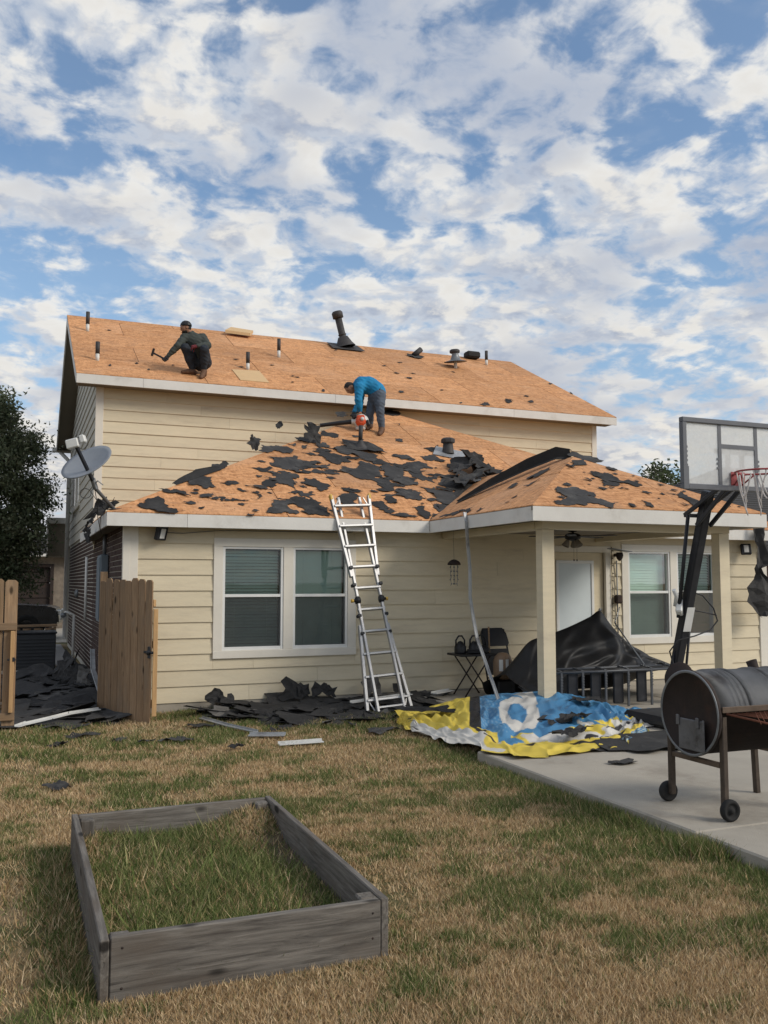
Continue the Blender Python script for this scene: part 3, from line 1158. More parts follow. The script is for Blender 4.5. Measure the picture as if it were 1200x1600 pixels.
def felt_patch(poly, zf, parent, r, clip=None):
    pl = jag(poly, 0.04, 0.19, r)
    if clip:
        pl = [(min(max(x, clip[0]), clip[1]), min(max(y, clip[2]), clip[3])) for x, y in pl]
    felt_n[0] += 1
    lift = 0.006 + (felt_n[0] % 12) * 0.0009
    bm = bmesh.new()
    vs_ = [bm.verts.new((x, y, zf(x, y) + lift)) for x, y in pl]
    try:
        f = bm.faces.new(vs_)
    except ValueError:
        bm.free()
        return
    bmesh.ops.triangulate(bm, faces=[f])
    bmesh.ops.subdivide_edges(bm, edges=[e for e in bm.edges if e.calc_length() > 0.12], cuts=1, use_grid_fill=False)
    bmesh.ops.triangulate(bm, faces=bm.faces)
    s = r.uniform(0, 99)
    for v in bm.verts:
        w = mnoise.noise(Vector((v.co.x * 5 + s, v.co.y * 5, 0)))
        v.co.z += max(0, w) * 0.035
    ex = bmesh.ops.extrude_face_region(bm, geom=bm.faces[:])
    for g in ex['geom']:
        if isinstance(g, bmesh.types.BMVert):
            g.co.z += 0.003
    bmesh.ops.recalc_face_normals(bm, faces=bm.faces)
    o = origin(parent)
    bmesh.ops.translate(bm, verts=bm.verts, vec=-o)
    me = bpy.data.meshes.new('felt_patch')
    bm.to_mesh(me)
    bm.free()
    mesh_obj('felt_patch', me, M_['felt'], parent, loc=o)


FELT_MAIN=[[(3.61,13.73),(3.85,13.99),(4.13,14.1),(4.28,13.87),(4.66,13.78),(4.56,13.6),(4.2,13.58),(4.01,13.43),(3.84,13.45),(3.73,13.53)],
[(3.35,13.44),(3.56,13.55),(3.61,13.47),(3.4,13.32)],
[(3.53,13.29),(3.82,13.37),(3.96,13.25),(3.8,13.07),(3.76,12.83),(3.85,12.56),(4.01,12.54),(3.91,12.34),(3.75,12.44),(3.72,12.78),(3.55,12.88),(3.57,13.09)],
[(3.27,12.85),(3.47,13.08),(3.54,12.96),(3.43,12.75),(3.28,12.72)],
[(3.3,12.29),(3.57,12.39),(3.6,12.24),(3.45,12.06),(3.5,11.82),(3.3,11.84),(3.11,11.83),(3.25,12.04)],
[(3.68,12.44),(3.82,12.45),(3.93,12.09),(4.04,12.03),(3.97,11.78),(3.72,11.83),(3.61,12.07),(3.59,12.21)],
[(4.66,14.35),(4.9,14.29),(5.04,13.92),(4.85,13.8),(4.69,13.87)],
[(4.99,14.6),(5.32,14.7),(5.54,14.43),(5.63,14.05),(5.34,14.1),(5.23,14.33),(4.98,14.4)],
[(4.81,13.71),(5.05,13.65),(5.26,14),(5.46,13.84),(5.41,13.51),(5.24,13.27),(4.96,13.2),(4.85,13.4),(4.73,13.47)],
[(5.59,13.85),(5.83,13.88),(5.93,13.66),(5.79,13.42),(5.93,13.3),(5.88,13.04),(5.65,13.01),(5.49,13.17),(5.45,13.42)],
[(6.01,14.4),(6.27,14.43),(6.26,14.23),(6.08,14.18)],
[(6.06,13.96),(6.3,14.14),(6.51,14.07),(6.55,13.88),(6.27,13.8),(6.18,13.51),(6.42,13.44),(6.27,13.21),(6.07,13.27),(5.97,13.57)],
[(6.53,14.42),(6.84,14.49),(6.93,14.32),(6.59,14.22)],
[(5.23,13.14),(5.38,13.07),(5.4,12.87),(5.26,12.77),(5.21,12.93)],
[(5.37,12.78),(5.59,12.88),(5.77,12.78),(5.8,12.54),(5.56,12.48),(5.43,12.59)],
[(5.9,13),(6.14,13.02),(6.31,12.83),(6.49,12.8),(6.34,12.58),(5.99,12.32),(5.95,12.47),(6,12.72)],
[(5.4,12.2),(5.64,12.25),(5.6,12.06),(5.46,11.8),(5.39,11.94)],
[(3.9,12.96),(4.16,13.13),(4.23,13.03),(4.32,12.84),(4.13,12.63),(4.1,12.82)],
[(4.34,12.49),(4.59,12.67),(4.71,12.52),(4.56,12.14),(4.32,12.12),(4.29,12.3)],
[(4.79,12.27),(4.99,12.28),(5.05,12.1),(4.86,12.05)],
[(3.62,14.34),(3.93,14.53),(4.2,14.33),(4.12,14.17),(3.72,14.16),(3.55,14.18)],
[(4.39,14.97),(4.66,15.23),(4.87,15),(4.59,14.74)],
[(4.67,14.75),(4.92,14.79),(4.93,14.59),(4.72,14.56)],
[(5.02,15.41),(5.33,15.3),(5.27,15.17),(5.01,15.18)],
[(5.34,14.97),(5.64,15.02),(5.83,14.6),(5.49,14.63),(5.34,14.76)],
[(6.83,14.88),(7.19,15.05),(7.33,14.53),(7.12,14.45),(6.93,14.69)],
[(6.85,13.96),(7.15,14.1),(7.04,13.79),(6.89,13.82)],
[(6.59,13.55),(6.85,13.58),(6.96,13.41),(6.74,13.21),(6.83,13.09),(6.51,12.84),(6.36,13.08),(6.29,13.16),(6.46,13.36)],
[(5.52,11.79),(5.84,12.23),(6.41,12.79),(6.97,13.28),(7.73,13.97),(7.84,13.79),(7.39,13.37),(6.9,12.92),(6.32,12.46),(5.76,11.93)],
[(5.8,12.3),(6.01,12.36),(6.03,12.24),(5.69,11.92),(5.6,11.92)],
[(6.7,13.29),(7.05,13.42),(7.62,13.86),(7.64,13.67),(7.03,13.15),(6.55,12.85)],
[(4.5,12.82),(4.66,12.87),(4.66,12.77),(4.52,12.76)],
[(6.41,15.26),(6.57,15.23),(6.53,15.13),(6.38,15.14)],
[(6.78,16.2),(6.9,16.16),(6.85,16.08)],
[(3.09,12.46),(3.2,12.47),(3.16,12.35),(3.05,12.27)],
[(6.78,16.81),(7.06,17.14),(7.26,17.05),(7.19,16.83),(6.98,16.71)],
[(5.66,16.37),(5.85,16.67),(6.33,17.11),(6.31,17),(5.92,16.62)],
[(4.4,14.56),(4.52,14.65),(4.45,14.46),(4.36,14.4)],
[(4.17,14.62),(4.32,14.67),(4.26,14.54)],
[(5.59,15.32),(5.73,15.32),(5.68,15.22),(5.57,15.23)],
[(4.99,13.37),(5.19,13.14),(5.42,12.99),(5.63,12.97),(5.65,13.1),(5.38,13.24),(5.14,13.39)],
[(5.07,12.48),(5.23,12.53),(5.23,12.38),(5.07,12.32)],
[(3.27,13.18),(3.36,13.14),(3.27,13.08)],
[(1.39,11.97),(1.55,12.18),(1.7,12.26),(1.75,12.06),(1.89,11.84),(1.75,11.67),(1.63,11.73),(1.51,11.85)],
[(2.14,12.89),(2.33,13.15),(2.5,13.21),(2.44,13.04),(2.56,13.02),(2.53,12.78),(2.56,12.63),(2.38,12.58),(2.32,12.72),(2.19,12.67)],
[(1.74,12.52),(1.89,12.46),(2.07,12.47),(2.14,12.27),(1.99,12.36),(1.8,12.41)],
[(2.26,12.28),(2.48,12.44),(2.4,12.25)],
[(2.53,12.34),(2.63,12.31),(2.56,12.16)],
[(2.65,13.48),(2.92,13.68),(2.92,13.55),(2.66,13.39)],
[(2.87,12.66),(3.02,12.56),(2.9,12.55)],
[(2.19,11.96),(2.27,11.96),(2.22,11.89)],
[(2.77,12.14),(2.9,12.12),(2.82,12.06)],
[(2.82,11.81),(2.92,11.81),(2.88,11.69),(2.81,11.71)]]
FELT_PORCH=[[(6.14,9.46),(6.35,9.51),(6.51,9.56),(6.67,9.38),(6.48,9.29),(6.58,9.21),(6.79,9.06),(6.53,9.01),(6.32,9.06),(5.85,8.99),(6.03,9.13)],
[(7.26,10.15),(7.42,10.13),(7.42,9.9),(7.67,9.86),(7.59,9.67),(7.38,9.75),(7.14,9.8)],
[(7.09,9.87),(7.28,9.85),(7.25,9.67),(6.99,9.64)],
[(7.88,9.52),(8.15,9.55),(8.14,9.14),(7.93,9.06),(8.02,9.43)],
[(7.23,9.2),(7.33,9.14),(7.26,8.98),(7.17,9.06)],
[(6.86,10.36),(7.37,10.63),(6.97,10.22),(6.95,10.38)],
[(7.99,9.82),(8.09,9.77),(7.99,9.73)],
[(6.94,9.08),(7.02,9.05),(6.92,8.99)],
[(7.87,9.18),(7.96,9.12),(7.84,9.07)],
[(8.56,9.17),(8.6,9.11),(8.51,9.08)],
[(8.37,9.28),(8.41,9.23),(8.32,9.18)]]
FELT_SIDE=[[(6.27,10.88),(6.51,10.91),(6.4,10.8),(6.27,10.76)],
[(6.53,10.78),(6.86,10.92),(6.76,10.62),(6.53,10.6)],
[(5.69,9.95),(5.75,9.94),(5.66,9.86)],
[(5.54,10.41),(5.69,10.5),(5.64,10.36),(5.51,10.33)],
[(5.51,10.76),(5.72,11.19),(5.71,10.85),(5.6,10.69)],
[(5.84,10.03),(5.95,10.05),(5.89,9.97)],
[(6.22,10.36),(6.47,10.34),(6.41,10.27),(6.24,10.27)],
[(5.49,11.44),(5.59,11.3),(5.62,11.05),(5.5,11.06)]]
FELT_UPPER=[[(8.91,16.77),(9.19,17.02),(9.4,17),(9.36,16.81),(9.04,16.63)],
[(9.84,17.17),(10.1,17.47),(10.19,17.4),(10.08,17.14),(9.84,16.95)],
[(7.28,17.2),(7.42,17.38),(7.52,17.35),(7.48,17.2),(7.33,17.08)],
[(5.46,16.81),(5.55,16.96),(5.59,16.92),(5.56,16.79),(5.48,16.69)],
[(7.92,18.43),(8.09,18.56),(8.26,18.58),(8.28,18.51),(8.07,18.4)],
[(12.66,21.14),(12.91,21.35),(13.08,21.35),(13.04,21.21),(12.77,21.04)],
[(12.38,18.44),(12.58,18.6),(12.71,18.59),(12.67,18.48),(12.46,18.36)],
[(12.63,17.85),(12.81,17.99),(12.91,17.98),(12.87,17.87),(12.68,17.76)],
[(4.81,18.46),(4.9,18.57),(4.99,18.57),(4.99,18.49),(4.89,18.41)],
[(1.42,17.34),(1.47,17.48),(1.51,17.45),(1.51,17.31),(1.46,17.22)],
[(1.93,17.64),(1.98,17.75),(2.02,17.73),(2.03,17.64),(1.97,17.56)],
[(2.12,17.26),(2.16,17.36),(2.21,17.34),(2.21,17.25),(2.16,17.18)],
[(2.65,17.7),(2.69,17.8),(2.72,17.78),(2.72,17.68),(2.67,17.61)],
[(8.39,19.88),(8.52,20.01),(8.63,20.01),(8.62,19.92),(8.47,19.82)],
[(5.1,17.69),(5.16,17.77),(5.19,17.75),(5.19,17.68),(5.13,17.62)],
[(4.96,17.24),(5.01,17.32),(5.05,17.3),(5.04,17.23),(4.98,17.18)],
[(10.49,17.33),(10.7,17.52),(10.82,17.5),(10.76,17.34),(10.55,17.21)],
[(12.43,17),(12.63,17.13),(12.77,17.13),(12.74,17.03),(12.52,16.93)],
[(8.5,16.76),(8.6,16.87),(8.65,16.85),(8.62,16.76),(8.52,16.68)],
[(12.28,19.22),(12.45,19.38),(12.53,19.36),(12.47,19.23),(12.3,19.12)],
[(7.79,19.4),(7.9,19.52),(7.98,19.51),(7.97,19.42),(7.85,19.33)],
[(8.47,17.66),(8.57,17.76),(8.65,17.75),(8.63,17.67),(8.52,17.6)]]

rf = random.Random(21)
for pl in FELT_MAIN:
    felt_patch(pl, z_main, roof_main, rf, (LX0, LX1, LY0 - 0.03, 17.06))
for i in range(64):                 # torn strips left between the big patches
    x, y = rf.gauss(4.9, 1.5), rf.uniform(LY0 + 0.1, 14.7)
    hip = LX0 + (y - LY0) * (AX - LX0) / (UY - LY0)
    if x < max(hip + 0.3, 2.0) or x > 7.6 or (y - LY0 < (x - PX0) + 0.2 and x > PX0):
        continue
    a_, b_ = rf.uniform(0.06, 0.24), rf.uniform(0.02, 0.08)
    sk = rf.uniform(-0.35, 0.1)
    felt_patch([(x - a_, y - a_ * sk), (x - a_ * 0.2, y - b_), (x + a_ * 0.5, y - b_ * 0.6 + a_ * sk * 0.5), (x + a_, y + a_ * sk), (x + a_ * 0.3, y + b_), (x - a_ * 0.5, y + b_ * 0.7)], z_main, roof_main, rf)
for i in range(70):                 # small torn scraps around the big ones
    x, y = rf.uniform(2.0, 9.0), LY0 + 0.05 + abs(rf.gauss(0, 1.5))
    hip = LX0 + (y - LY0) * (AX - LX0) / (UY - LY0)
    hipr = LX1 - (y - LY0) * (LX1 - AX) / (UY - LY0)
    if x < hip + 0.2 or x > hipr - 0.2 or y > 16.6 or (y - LY0 < (x - PX0) + 0.2 and x > PX0):
        continue
    s = rf.uniform(0.02, 0.07)
    felt_patch([(x - s * 1.6, y), (x, y - s), (x + s * 1.5, y - s * 0.2), (x + s * 0.4, y + s)], z_main, roof_main, rf)
for pl in FELT_PORCH:
    felt_patch(pl, z_pf, roof_pf, rf, (PX0, PX1, PY0 - 0.02, PAY))
for i in range(34):
    y = PY0 + 0.04 + rf.random() ** 1.6 * 1.5
    x = rf.uniform(PX0 + (y - PY0) + 0.08, PX1 - (y - PY0) - 0.08) if y - PY0 < 1.6 else PAX
    s = rf.uniform(0.012, 0.05)
    felt_patch([(x - s * 1.6, y), (x, y - s), (x + s * 1.5, y - s * 0.2), (x + s * 0.4, y + s)], z_pf, roof_pf, rf)
for pl in FELT_SIDE:
    felt_patch(pl, z_pl, roof_pl, rf, (PX0 - 0.02, PAX, PY0, VY))
for pl in FELT_UPPER:
    cx_, cy_ = sum(q[0] for q in pl) / 5, sum(q[1] for q in pl) / 5
    pl = [(cx_ + (q[0] - cx_) * 0.62, cy_ + (q[1] - cy_) * 0.62) for q in pl]
    felt_patch(pl, z_up, roof_up, rf, (UX0, UX1, EY - 0.02, RY))
for i in range(9):
    x, y = rf.uniform(1.2, 12.2), rf.uniform(EY + 0.1, RY - 0.3)
    s = rf.uniform(0.02, 0.06)
    felt_patch([(x - s * 1.6, y), (x, y - s), (x + s * 1.5, y - s * 0.2), (x + s * 0.4, y + s)], z_up, roof_up, rf)
bb = B()      # a bright new sheet let into the old decking
bb.prism([(3.89, 17.82, z_up(0, 17.82) + 0.006), (4.48, 17.90, z_up(0, 17.90) + 0.006), (4.48, 17.08, z_up(0, 17.08) + 0.006), (3.90, 17.08, z_up(0, 17.08) + 0.006)], (0, 0, 0.01))
bb.build('new_decking_panel', M_['ply'], roof_up)

# ================================================================== THINGS ON THE ROOFS
def ragged(c, size, seed, mat_, name='felt_scrap', parent=None, curl=0.05, nrm=(0, 0, 1), aspect=1.0, rot=0.0, rings=4, n=26, rough=0.32, thick=0.004, bend=0.0, kind=None):
    """a torn sheet with an uneven outline, wavy and curled at the edge"""
    r = random.Random(seed)
    nz_ = Vector(nrm).normalized()
    x = Vector((1, 0, 0))
    x = (x - nz_ * x.dot(nz_)).normalized()
    y = nz_.cross(x)
    R = Matrix.Rotation(rot, 3, nz_)
    x, y = R @ x, R @ y
    rad = []
    for k in range(n):
        a = 2 * math.pi * k / n
        v = 1 + rough * 1.6 * mnoise.noise(Vector((math.cos(a) * 1.3 + seed * 3.1, math.sin(a) * 1.3, seed))) + rough * r.uniform(-0.5, 0.5)
        rad.append(max(0.25, v))
    b = B()
    c = Vector(c)
    pts = []

    def P(f, k):
        a = 2 * math.pi * k / n
        u, v = math.cos(a) * rad[k] * f * size * aspect, math.sin(a) * rad[k] * f * size
        h = curl * (0.55 * mnoise.noise(Vector((u * 4 / size * 0.4 + seed, v * 4 / size * 0.4, 1.7))) + 0.45 * mnoise.noise(Vector((u * 3 + seed, v * 3, 4.2)))) * (0.4 + f) + bend * (u / size) ** 2 * size
        return c + x * u + y * v + nz_ * (h + curl * 0.35)
    bm = b.bm
    top = [[bm.verts.new(P(0, 0))]]
    for i in range(1, rings + 1):
        top.append([bm.verts.new(P(i / rings, k)) for k in range(n)])
    for k in range(n):
        bm.faces.new((top[0][0], top[1][k], top[1][(k + 1) % n]))
    for i in range(1, rings):
        for k in range(n):
            bm.faces.new((top[i][k], top[i + 1][k], top[i + 1][(k + 1) % n], top[i][(k + 1) % n]))
    ex = bmesh.ops.extrude_face_region(bm, geom=bm.faces[:])
    for g in ex['geom']:
        if isinstance(g, bmesh.types.BMVert):
            g.co += nz_ * thick
    return b.build(name, mat_, parent, kind=kind)


def vent_pipe(x, y, zf, h, label, lean=(0, 0)):
    z = zf(x, y)
    t = thing('vent_pipe', (x, y, z), label, 'vent pipe', 'thin plumbing pipes on the upper roof')
    b = B()
    b.tube([(x, y, z - 0.03), (x, y, z + h * 0.36)], 0.036, 12)
    b.build('pipe_base', M_['pvc'], t)
    b = B()
    q = Vector((x + lean[0] * h, y + lean[1] * h, z + h))
    b.tube([(x, y, z + h * 0.355), q], [0.041, 0.041], 12)
    b.build('pipe_sleeve', M_['ventmetal'], t)


vent_pipe(1.21, 20.0, z_up, 0.42, 'thin two-tone pipe near the ridge at the gable end, uppermost at left')
vent_pipe(1.26, 17.64, z_up, 0.36, 'thin two-tone pipe close to eave at the gable corner of upper roof')
vent_pipe(4.26, 17.99, z_up, 0.36, 'thin two-tone pipe just above the pale new decking sheet')
vent_pipe(5.28, 19.31, z_up, 0.42, 'thin two-tone pipe halfway up the upper roof, right of the pale sheet')
vent_pipe(11.34, 20.69, z_up, 0.38, 'thin two-tone pipe beside the black bundle at the ridge')

# tall flue, leaning
fx_, fy_ = 7.45, 21.0
fz_ = z_up(fx_, fy_)
t = thing('flue', (fx_, fy_, fz_), 'tall leaning dark metal flue with round cap at the ridge', 'flue')
d = Vector((-0.26, 0.0, 1)).normalized()
base = Vector((fx_, fy_ - 0.05, fz_))
b = B()
b.lathe(base, d, [(0.0, 0.27), (0.10, 0.20), (0.26, 0.125), (0.27, 0.10)], 20)
b.build('flashing_cone', M_['ventmetal'], t)
b = B()
sl = Vector((0, 1, KU)).normalized()
for s in (1,):
    c0 = base + Vector((0, 0, 0.012))
    b.prism([c0 + Vector((-0.42, 0, 0)) - sl * 0.32, c0 + Vector((0.42, 0, 0)) - sl * 0.34, c0 + Vector((0.40, 0, 0)) + sl * 0.26, c0 + Vector((-0.40, 0, 0)) + sl * 0.28], (0, 0, 0.012))
b.build('base_plate', M_['ventmetal'], t)
b = B()
b.lathe(base, d, [(0.2, 0.088), (0.78, 0.088), (0.78, 0.0)], 18)
b.lathe(base, d, [(0.30, 0.088), (0.31, 0.104), (0.33, 0.104), (0.34, 0.088)], 18)
b.build('pipe', M_['ventmetal'], t)
b = B()
b.lathe(base, d, [(0.74, 0.09), (0.75, 0.135), (0.88, 0.14), (0.92, 0.11), (0.93, 0.0)], 18)
b.build('cap', M_['ventmetal'], t)

# mushroom vent standing loose on a pipe
x, y = 10.06, 19.97
z = z_up(x, y)
t = thing('roof_vent', (x, y, z), 'mushroom vent on white stub with its flashing lifted, upper roof', 'vent')
b = B()
b.tube([(x, y, z - 0.03), (x, y, z + 0.2)], 0.042, 12)
b.build('pipe_stub', M_['pvc'], t)
b = B()
b.lathe((x, y, z + 0.16), (-0.1, -0.1, 1), [(0, 0.30), (0.02, 0.24), (0.05, 0.13), (0.18, 0.085), (0.24, 0.085)], 18)
b.build('flashing', M_['greymetal'], t)
b = B()
b.lathe((x - 0.02, y, z + 0.37), (-0.1, -0.1, 1), [(0, 0.09), (0.02, 0.13), (0.08, 0.13), (0.11, 0.09), (0.12, 0)], 18)
b.build('cap', M_['ventmetal'], t)
x, y = 9.3, 20.75
z = z_up(x, y)
t = thing('pipe_boot', (x, y, z), 'tipped-over pipe boot with torn felt near the ridge', 'pipe boot')
b = B()
b.tube([(x - 0.05, y, z + 0.04), (x + 0.16, y, z + 0.22)], 0.07, 12)
b.build('pipe', M_['ventmetal'], t)
ragged((x - 0.02, y, z + 0.02), 0.22, 4, M_['felt'], 'flashing', t, 0.05, (0, -KU, 1))
# black bundle and pale board at the ridge
x, y = 11.2, 21.2
z = z_up(x, y)
b = B()
b.box(x - 0.22, x + 0.18, y - 0.14, y + 0.14, z + 0.02, z + 0.20, 0.04)
t = b.build('roofing_bundle', M_['felt'])
tag(t, 'black bundle sitting on the ridge of the upper roof', 'bundle')
x, y = 4.73, 21.25
z = z_up(x, y)
b = B()
b.prism([(x - 0.33, y - 0.30, z - 0.08), (x + 0.25, y - 0.42, z - 0.13), (x + 0.42, y - 0.02, z + 0.06), (x - 0.1, y + 0.12, z + 0.13)], (0, 0, 0.07))
tag(b.build('ridge_board', M_['ply']), 'pale tan board lying across the ridge behind the crouching worker', 'board')

# vents on the lower roof
x, y = 5.51, 14.68
z = z_main(x, y)
t = thing('roof_vent', (x, y, z), 'dark pipe vent with wide cone flashing below the leaf blower', 'vent')
b = B()
b.lathe((x, y, z - 0.02), (0, -0.1, 1), [(0, 0.17), (0.03, 0.12), (0.12, 0.055), (0.16, 0.042)], 18)
b.build('flashing_cone', M_['ventmetal'], t)
b = B()
b.tube([(x, y, z + 0.1), (x, y - 0.03, z + 0.40)], 0.038, 14)
b.build('pipe', M_['ventmetal'], t)
ragged((x + 0.05, y - 0.02, z + 0.012), 0.26, 12, M_['felt'], 'flashing_sheet', t, 0.05, (0, -KL, 1), 1.5, -0.5)
x, y = 7.22, 14.66
z = z_main(x, y)
t = thing('roof_vent', (x, y, z), 'squat dark capped vent on pale square flashing, lower roof', 'vent')
b = B()
c0 = Vector((x, y, z + 0.016))
b.prism([c0 + Vector((-0.36, -0.12, -0.12 * KL)), c0 + Vector((0.12, -0.33, -0.33 * KL)), c0 + Vector((0.44, 0.06, 0.06 * KL)), c0 + Vector((-0.1, 0.30, 0.30 * KL))], (0, 0, 0.01))
b.build('flashing', M_['galv'], t)
b = B()
b.lathe((x, y, z), (0, 0, 1), [(0, 0.115), (0.05, 0.105), (0.22, 0.085), (0.22, 0.0)], 16)
b.build('pipe', M_['ventmetal'], t)
b = B()
b.lathe((x, y, z + 0.19), (0, 0, 1), [(0, 0.095), (0.015, 0.135), (0.07, 0.135), (0.10, 0.09), (0.11, 0)], 8, smooth=False)
b.build('cap', M_['ventmetal'], t)

# felt that has come loose and stands up
NM = (0, -KL, 1)
ragged((4.67, 14.80, z_main(0, 14.80) + 0.16), 0.19, 31, M_['felt'], curl=0.10, nrm=(0.25, -1, 0.35), aspect=1.0, rough=0.55, n=22)['label'] = 'jagged black felt scrap standing upright by the blower nozzle'
bpy.context.view_layer.update()


def scrap(c, size, seed, label, **kw):
    o = ragged(c, size, seed, kw.pop('mat_', M_['felt']), **kw)
    return tag(o, label, 'felt scrap', kw.get('group'))


for o in list(sc.objects):
    if o.name.startswith('felt_scrap') and 'category' not in o:
        o['category'] = 'felt scrap'
scrap((3.50, 14.30, z_main(0, 14.30) + 0.10), 0.12, 33, 'small black felt scrap curled up on edge against upper wall siding', curl=0.10, nrm=(0.2, -1, 0.5), aspect=0.8, rough=0.7)
scrap((4.25, 15.42, z_main(0, 15.42) + 0.06), 0.10, 35, 'tiny grey flashing scrap beside the wall above blower tube', curl=0.05, nrm=(-0.6, -0.6, 0.6), aspect=0.6)
for i, (x, y, h, s, sd_, nn, asp, lab) in enumerate((
        (7.28, 13.85, 0.14, 0.24, 41, (0.5, -0.8, 0.5), 1.3, 'largest curled black felt sheet in the valley heap'),
        (7.02, 13.72, 0.08, 0.22, 42, (-0.3, -0.6, 0.9), 1.2, 'black felt sheet folded over at upper left of valley heap'),
        (7.45, 14.12, 0.10, 0.16, 43, (-0.5, -0.5, 0.6), 1.2, 'small horned felt scrap on top of valley heap under squat vent'),
        (7.56, 13.72, 0.08, 0.20, 44, (0.2, -0.5, 0.9), 1.5, 'felt sheet at the right end of the valley heap'),
        (6.98, 13.40, 0.05, 0.22, 45, (0.0, -0.45, 1), 1.7, 'flat felt sheet at the foot of the valley heap'),
        (6.72, 13.10, 0.04, 0.20, 46, (0.1, -0.5, 1), 1.8, 'felt sheet sliding down the valley below the heap'))):
    scrap((x, y, max(z_main(x, y), z_pl(x, y) if x > PX0 and y < VY else 0) + h), s, sd_, lab, curl=0.16, nrm=nn, aspect=asp, rough=0.4, rot=0.5)
scrap((7.0, 13.26, z_main(0, 13.26) + 0.07), 0.13, 47, 'grey shingle face up in the valley heap', curl=0.03, nrm=(0, -KL, 1), aspect=1.5, mat_=M_['greymetal'], name='shingle_scrap')

# long lifted strip of felt along the porch ridge
b = B()
pts0 = [Vector((6.10, 12.05, z_pl(6.10, 0) + 0.02)), Vector((6.5, 11.70, z_pl(6.5, 0) + 0.06)), Vector((6.9, 11.33, z_pl(6.9, 0) + 0.08)), Vector((7.2, 11.02, z_pl(7.2, 0) + 0.07)), Vector((7.34, 10.88, PAZ + 0.02))]
up_ = [0.01, 0.09, 0.14, 0.15, 0.12]
n = len(pts0)
A = []
for i, p in enumerate(pts0):
    A.append([p + Vector((-0.06, -0.05, -0.04)), p, p + Vector((-0.02, 0.02, up_[i])), p + Vector((0.05, 0.06, up_[i] * 0.9))])
for i in range(n - 1):
    for k in range(3):
        b.faces([A[i][k], A[i + 1][k], A[i + 1][k + 1], A[i][k + 1]], [(0, 1, 2, 3)])
bmesh.ops.remove_doubles(b.bm, verts=b.bm.verts, dist=0.0005)
bmesh.ops.solidify(b.bm, geom=b.bm.faces[:], thickness=0.005)
tag(b.build('ridge_felt', M_['felt']), 'long black felt strip lifted along the porch ridge', 'felt strip')
scrap((7.50, 10.78, PAZ - 0.02), 0.20, 51, 'felt scrap draped over the peak of the porch roof', curl=0.05, nrm=(0, -0.5, 1), aspect=1.2)
# felt curling off the left hip
b = B()
P0 = Vector((1.95, 12.72, z_main(0, 12.72) + 0.01))
P1 = Vector((2.75, 13.38, z_main(0, 13.38) + 0.02))
A = []
for i in range(9):
    f = i / 8
    p = P0.lerp(P1, f)
    h = 0.07 * math.sin(math.pi * f) ** 0.7 + 0.005
    A.append([p + Vector((0.05, -0.06, -0.02)), p + Vector((0.02, -0.02, h * 0.5)), p + Vector((0, 0, h)), p + Vector((0.03, 0.02, h * 1.15))])
for i in range(8):
    for k in range(3):
        b.faces([A[i][k], A[i + 1][k], A[i + 1][k + 1], A[i][k + 1]], [(0, 1, 2, 3)])
bmesh.ops.remove_doubles(b.bm, verts=b.bm.verts, dist=0.0005)
bmesh.ops.solidify(b.bm, geom=b.bm.faces[:], thickness=0.005)
tag(b.build('hip_felt', M_['felt']), 'black felt roll peeling off the hip near the satellite dish', 'felt strip')
# felt and wires torn over the corner by the dish
for i, (c, s, nn, asp, lab) in enumerate((
        ((1.02, 12.25, 2.64), 0.13, (-0.5, -0.5, 0.6), 1.6, 'black felt flap at the eave corner under the dish mast'),
        ((0.98, 12.75, 2.60), 0.12, (-0.8, -0.2, 0.5), 1.8, 'black felt flap hanging over the side eave behind the dish mast'),
        ((0.95, 13.4, 2.36), 0.20, (-1, -0.1, 0.2), 0.55, 'narrow felt rag hanging from the side eave over the bricks'))):
    scrap(c, s, 60 + i, lab, curl=0.12, nrm=nn, aspect=asp, rough=0.6)

# ---------------------------------------------------------------- satellite dish
rt = Vector((math.cos(YAW), -math.sin(YAW), 0))
fw = Vector((math.sin(YAW), math.cos(YAW), 0))
UPV = Vector((0, 0, 1))
dc = Vector((0.73, 11.66, 3.20))
t = thing('satellite_dish', (1.10, 11.86, 2.62), 'grey satellite dish on a bent mast at the roof corner', 'satellite dish')
nrm = (rt * -0.28 + fw * -0.66 + UPV * 0.66).normalized()
major = (rt * 0.93 + UPV * 0.36 + fw * 0.1)
major = (major - nrm * major.dot(nrm)).normalized()
minor = nrm.cross(major)
b = B()
rings = []
NR, NS = 7, 40
for side, off in ((0, 0.0), (1, -0.012)):
    rg = []
    for i in range(NR + 1):
        f = i / NR
        rg.append([b.bm.verts.new(dc + (major * math.cos(2 * math.pi * k / NS) * 0.335 + minor * math.sin(2 * math.pi * k / NS) * 0.30) * f + nrm * (0.055 * f * f - 0.055 + off)) for k in range(NS)] if i else [b.bm.verts.new(dc + nrm * (-0.055 + off))])
    rings.append(rg)
for rg in rings:
    for k in range(NS):
        f = b.bm.faces.new((rg[0][0], rg[1][k], rg[1][(k + 1) % NS]))
        f.smooth = True
    for i in range(1, NR):
        for k in range(NS):
            f = b.bm.faces.new((rg[i][k], rg[i + 1][k], rg[i + 1][(k + 1) % NS], rg[i][(k + 1) % NS]))
            f.smooth = True
for k in range(NS):
    b.bm.faces.new((rings[0][NR][k], rings[1][NR][k], rings[1][NR][(k + 1) % NS], rings[0][NR][(k + 1) % NS]))
b.build('reflector', M_['dish'], t)
low = Vector((0.815, 11.66, 2.965))
lnb = Vector((0.60, 11.40, 3.34))
b = B()
b.bar(low, lnb, 0.035, 0.045, 0.006)
b.build('feed_arm', M_['blackmetal'], t)
b = B()
ax = (rt * 0.95 + UPV * 0.25)
b.bar(lnb + ax * -0.125 + UPV * 0.05, lnb + ax * 0.03 + UPV * 0.05, 0.10, 0.115, 0.012)
